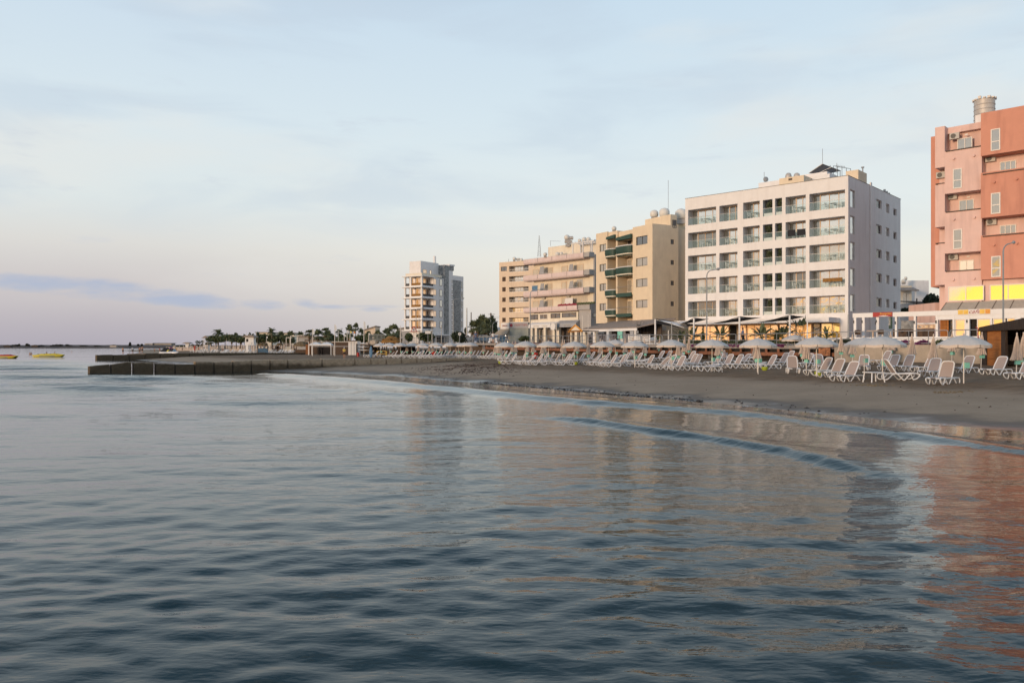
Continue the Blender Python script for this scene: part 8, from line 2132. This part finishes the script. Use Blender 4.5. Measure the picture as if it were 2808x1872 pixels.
soft2 = M('MULTIPLY', MR(no.outputs[0], .60, .78, 0, .30), MR(sx.outputs[2], .05, .10, 0, 1)); col = mix(soft2, col, srgb((196, 204, 218)))
tot = None
for cu_, cw, hu, hw, tilt in ((-.58, .083, .075, .012, -.06), (-.50, .071, .100, .011, -.10), (-.43, .061, .075, .008, -.08), (-.315, .0545, .030, .0070, -.05), (-.262, .0555, .022, .006, -.2), (-.215, .052, .06, .003, 0), (-.18, .0495, .02, .004, 0)):
    du = M('SUBTRACT', u, cu_); dw = M('SUBTRACT', M('SUBTRACT', wv, cw), M('MULTIPLY', du, tilt))
    r2 = M('ADD', M('POWER', M('ABSOLUTE', M('DIVIDE', du, hu)), 2.), M('POWER', M('ABSOLUTE', M('DIVIDE', dw, hw)), 2.))
    v = M('SUBTRACT', 1., r2); v = M('ADD', v, M('MULTIPLY', M('SUBTRACT', no.outputs[0], .53), 7.5)); v = MR(v, -1.0, 1.5, 0, 1)
    tot = v if tot is None else M('MAXIMUM', tot, v)
front = MR(sx.outputs[1], .1, .2, 0, 1)
col = mix(M('MULTIPLY', M('MULTIPLY', tot, .92), front), col, srgb((176, 186, 207)))
# bright low glow of the sun's quarter, behind the camera to the left
gx, gy = math.cos(R(215)), math.sin(R(215))
dotg = M('ADD', M('MULTIPLY', sx.outputs[0], gx), M('MULTIPLY', sx.outputs[1], gy))
gz = M('POWER', 2.718, M('MULTIPLY', M('POWER', M('DIVIDE', M('SUBTRACT', sx.outputs[2], .060), .030), 2.), -1.)); gl = M('MULTIPLY', gz, MR(dotg, .9950, .9966, 0, 1))
g2 = M('MULTIPLY', M('POWER', 2.718, M('MULTIPLY', M('POWER', M('DIVIDE', sx.outputs[2], .04), 2.), -1.)), MR(dotg, .30, .95, 0, 1))
g3 = M('MULTIPLY', M('POWER', 2.718, M('MULTIPLY', M('DIVIDE', M('ABSOLUTE', sx.outputs[2]), .25), -1.)), MR(dotg, .0, .9, 0, .5))
def addc(a, c_, f):
    v = nt.nodes.new('ShaderNodeVectorMath'); v.operation = 'SCALE'; v.inputs[0].default_value = c_; nt.links.new(f, v.inputs['Scale'])
    w_ = nt.nodes.new('ShaderNodeVectorMath'); w_.operation = 'ADD'; nt.links.new(a, w_.inputs[0]); nt.links.new(v.outputs[0], w_.inputs[1]); return w_.outputs[0]
col = mix(M('MULTIPLY', g2, .8), col, (1.0, .50, .18))
g4 = M('MULTIPLY', M('POWER', 2.718, M('MULTIPLY', M('POWER', M('DIVIDE', M('SUBTRACT', sx.outputs[2], .022), .02), 2.), -1.)), MR(dotg, .985, .997, 0, .9))
col = mix(g4, col, (1.3, .66, .07)); col = mix(gl, col, (1.5, .80, .07)); col = addc(col, (.5, .32, .15), g3)
v10 = nt.nodes.new('ShaderNodeVectorMath'); v10.operation = 'SCALE'; v10.inputs['Scale'].default_value = 10.*SKY_K; nt.links.new(col, v10.inputs[0])
fin = mix(.94, sk.outputs[0], v10.outputs[0]); nt.links.new(fin, bg.inputs[0])
cam = bpy.data.cameras.new('camera'); co_ = bpy.data.objects.new('camera', cam); C.objects.link(co_); co_.location = (0, 0, ZC); co_.rotation_euler = (R(90), 0, 0)
cam.sensor_width = 36; cam.lens = 36*F/2808; cam.shift_y = (H-936)/2808; cam.clip_end = 20000; cam.clip_start = .1
sc = bpy.context.scene; sc.camera = co_; sc.view_settings.view_transform = 'Standard'; sc.view_settings.look = 'None'; sc.view_settings.exposure = 0; sc.view_settings.gamma = 1
sc.cycles.max_bounces = 6; sc.cycles.glossy_bounces = 3; sc.cycles.transparent_max_bounces = 6; sc.cycles.diffuse_bounces = 2; sc.cycles.use_adaptive_sampling = True; sc.cycles.adaptive_threshold = .02
sc.cycles.use_denoising = True; sc.cycles.caustics_reflective = False; sc.cycles.sample_clamp_indirect = 6
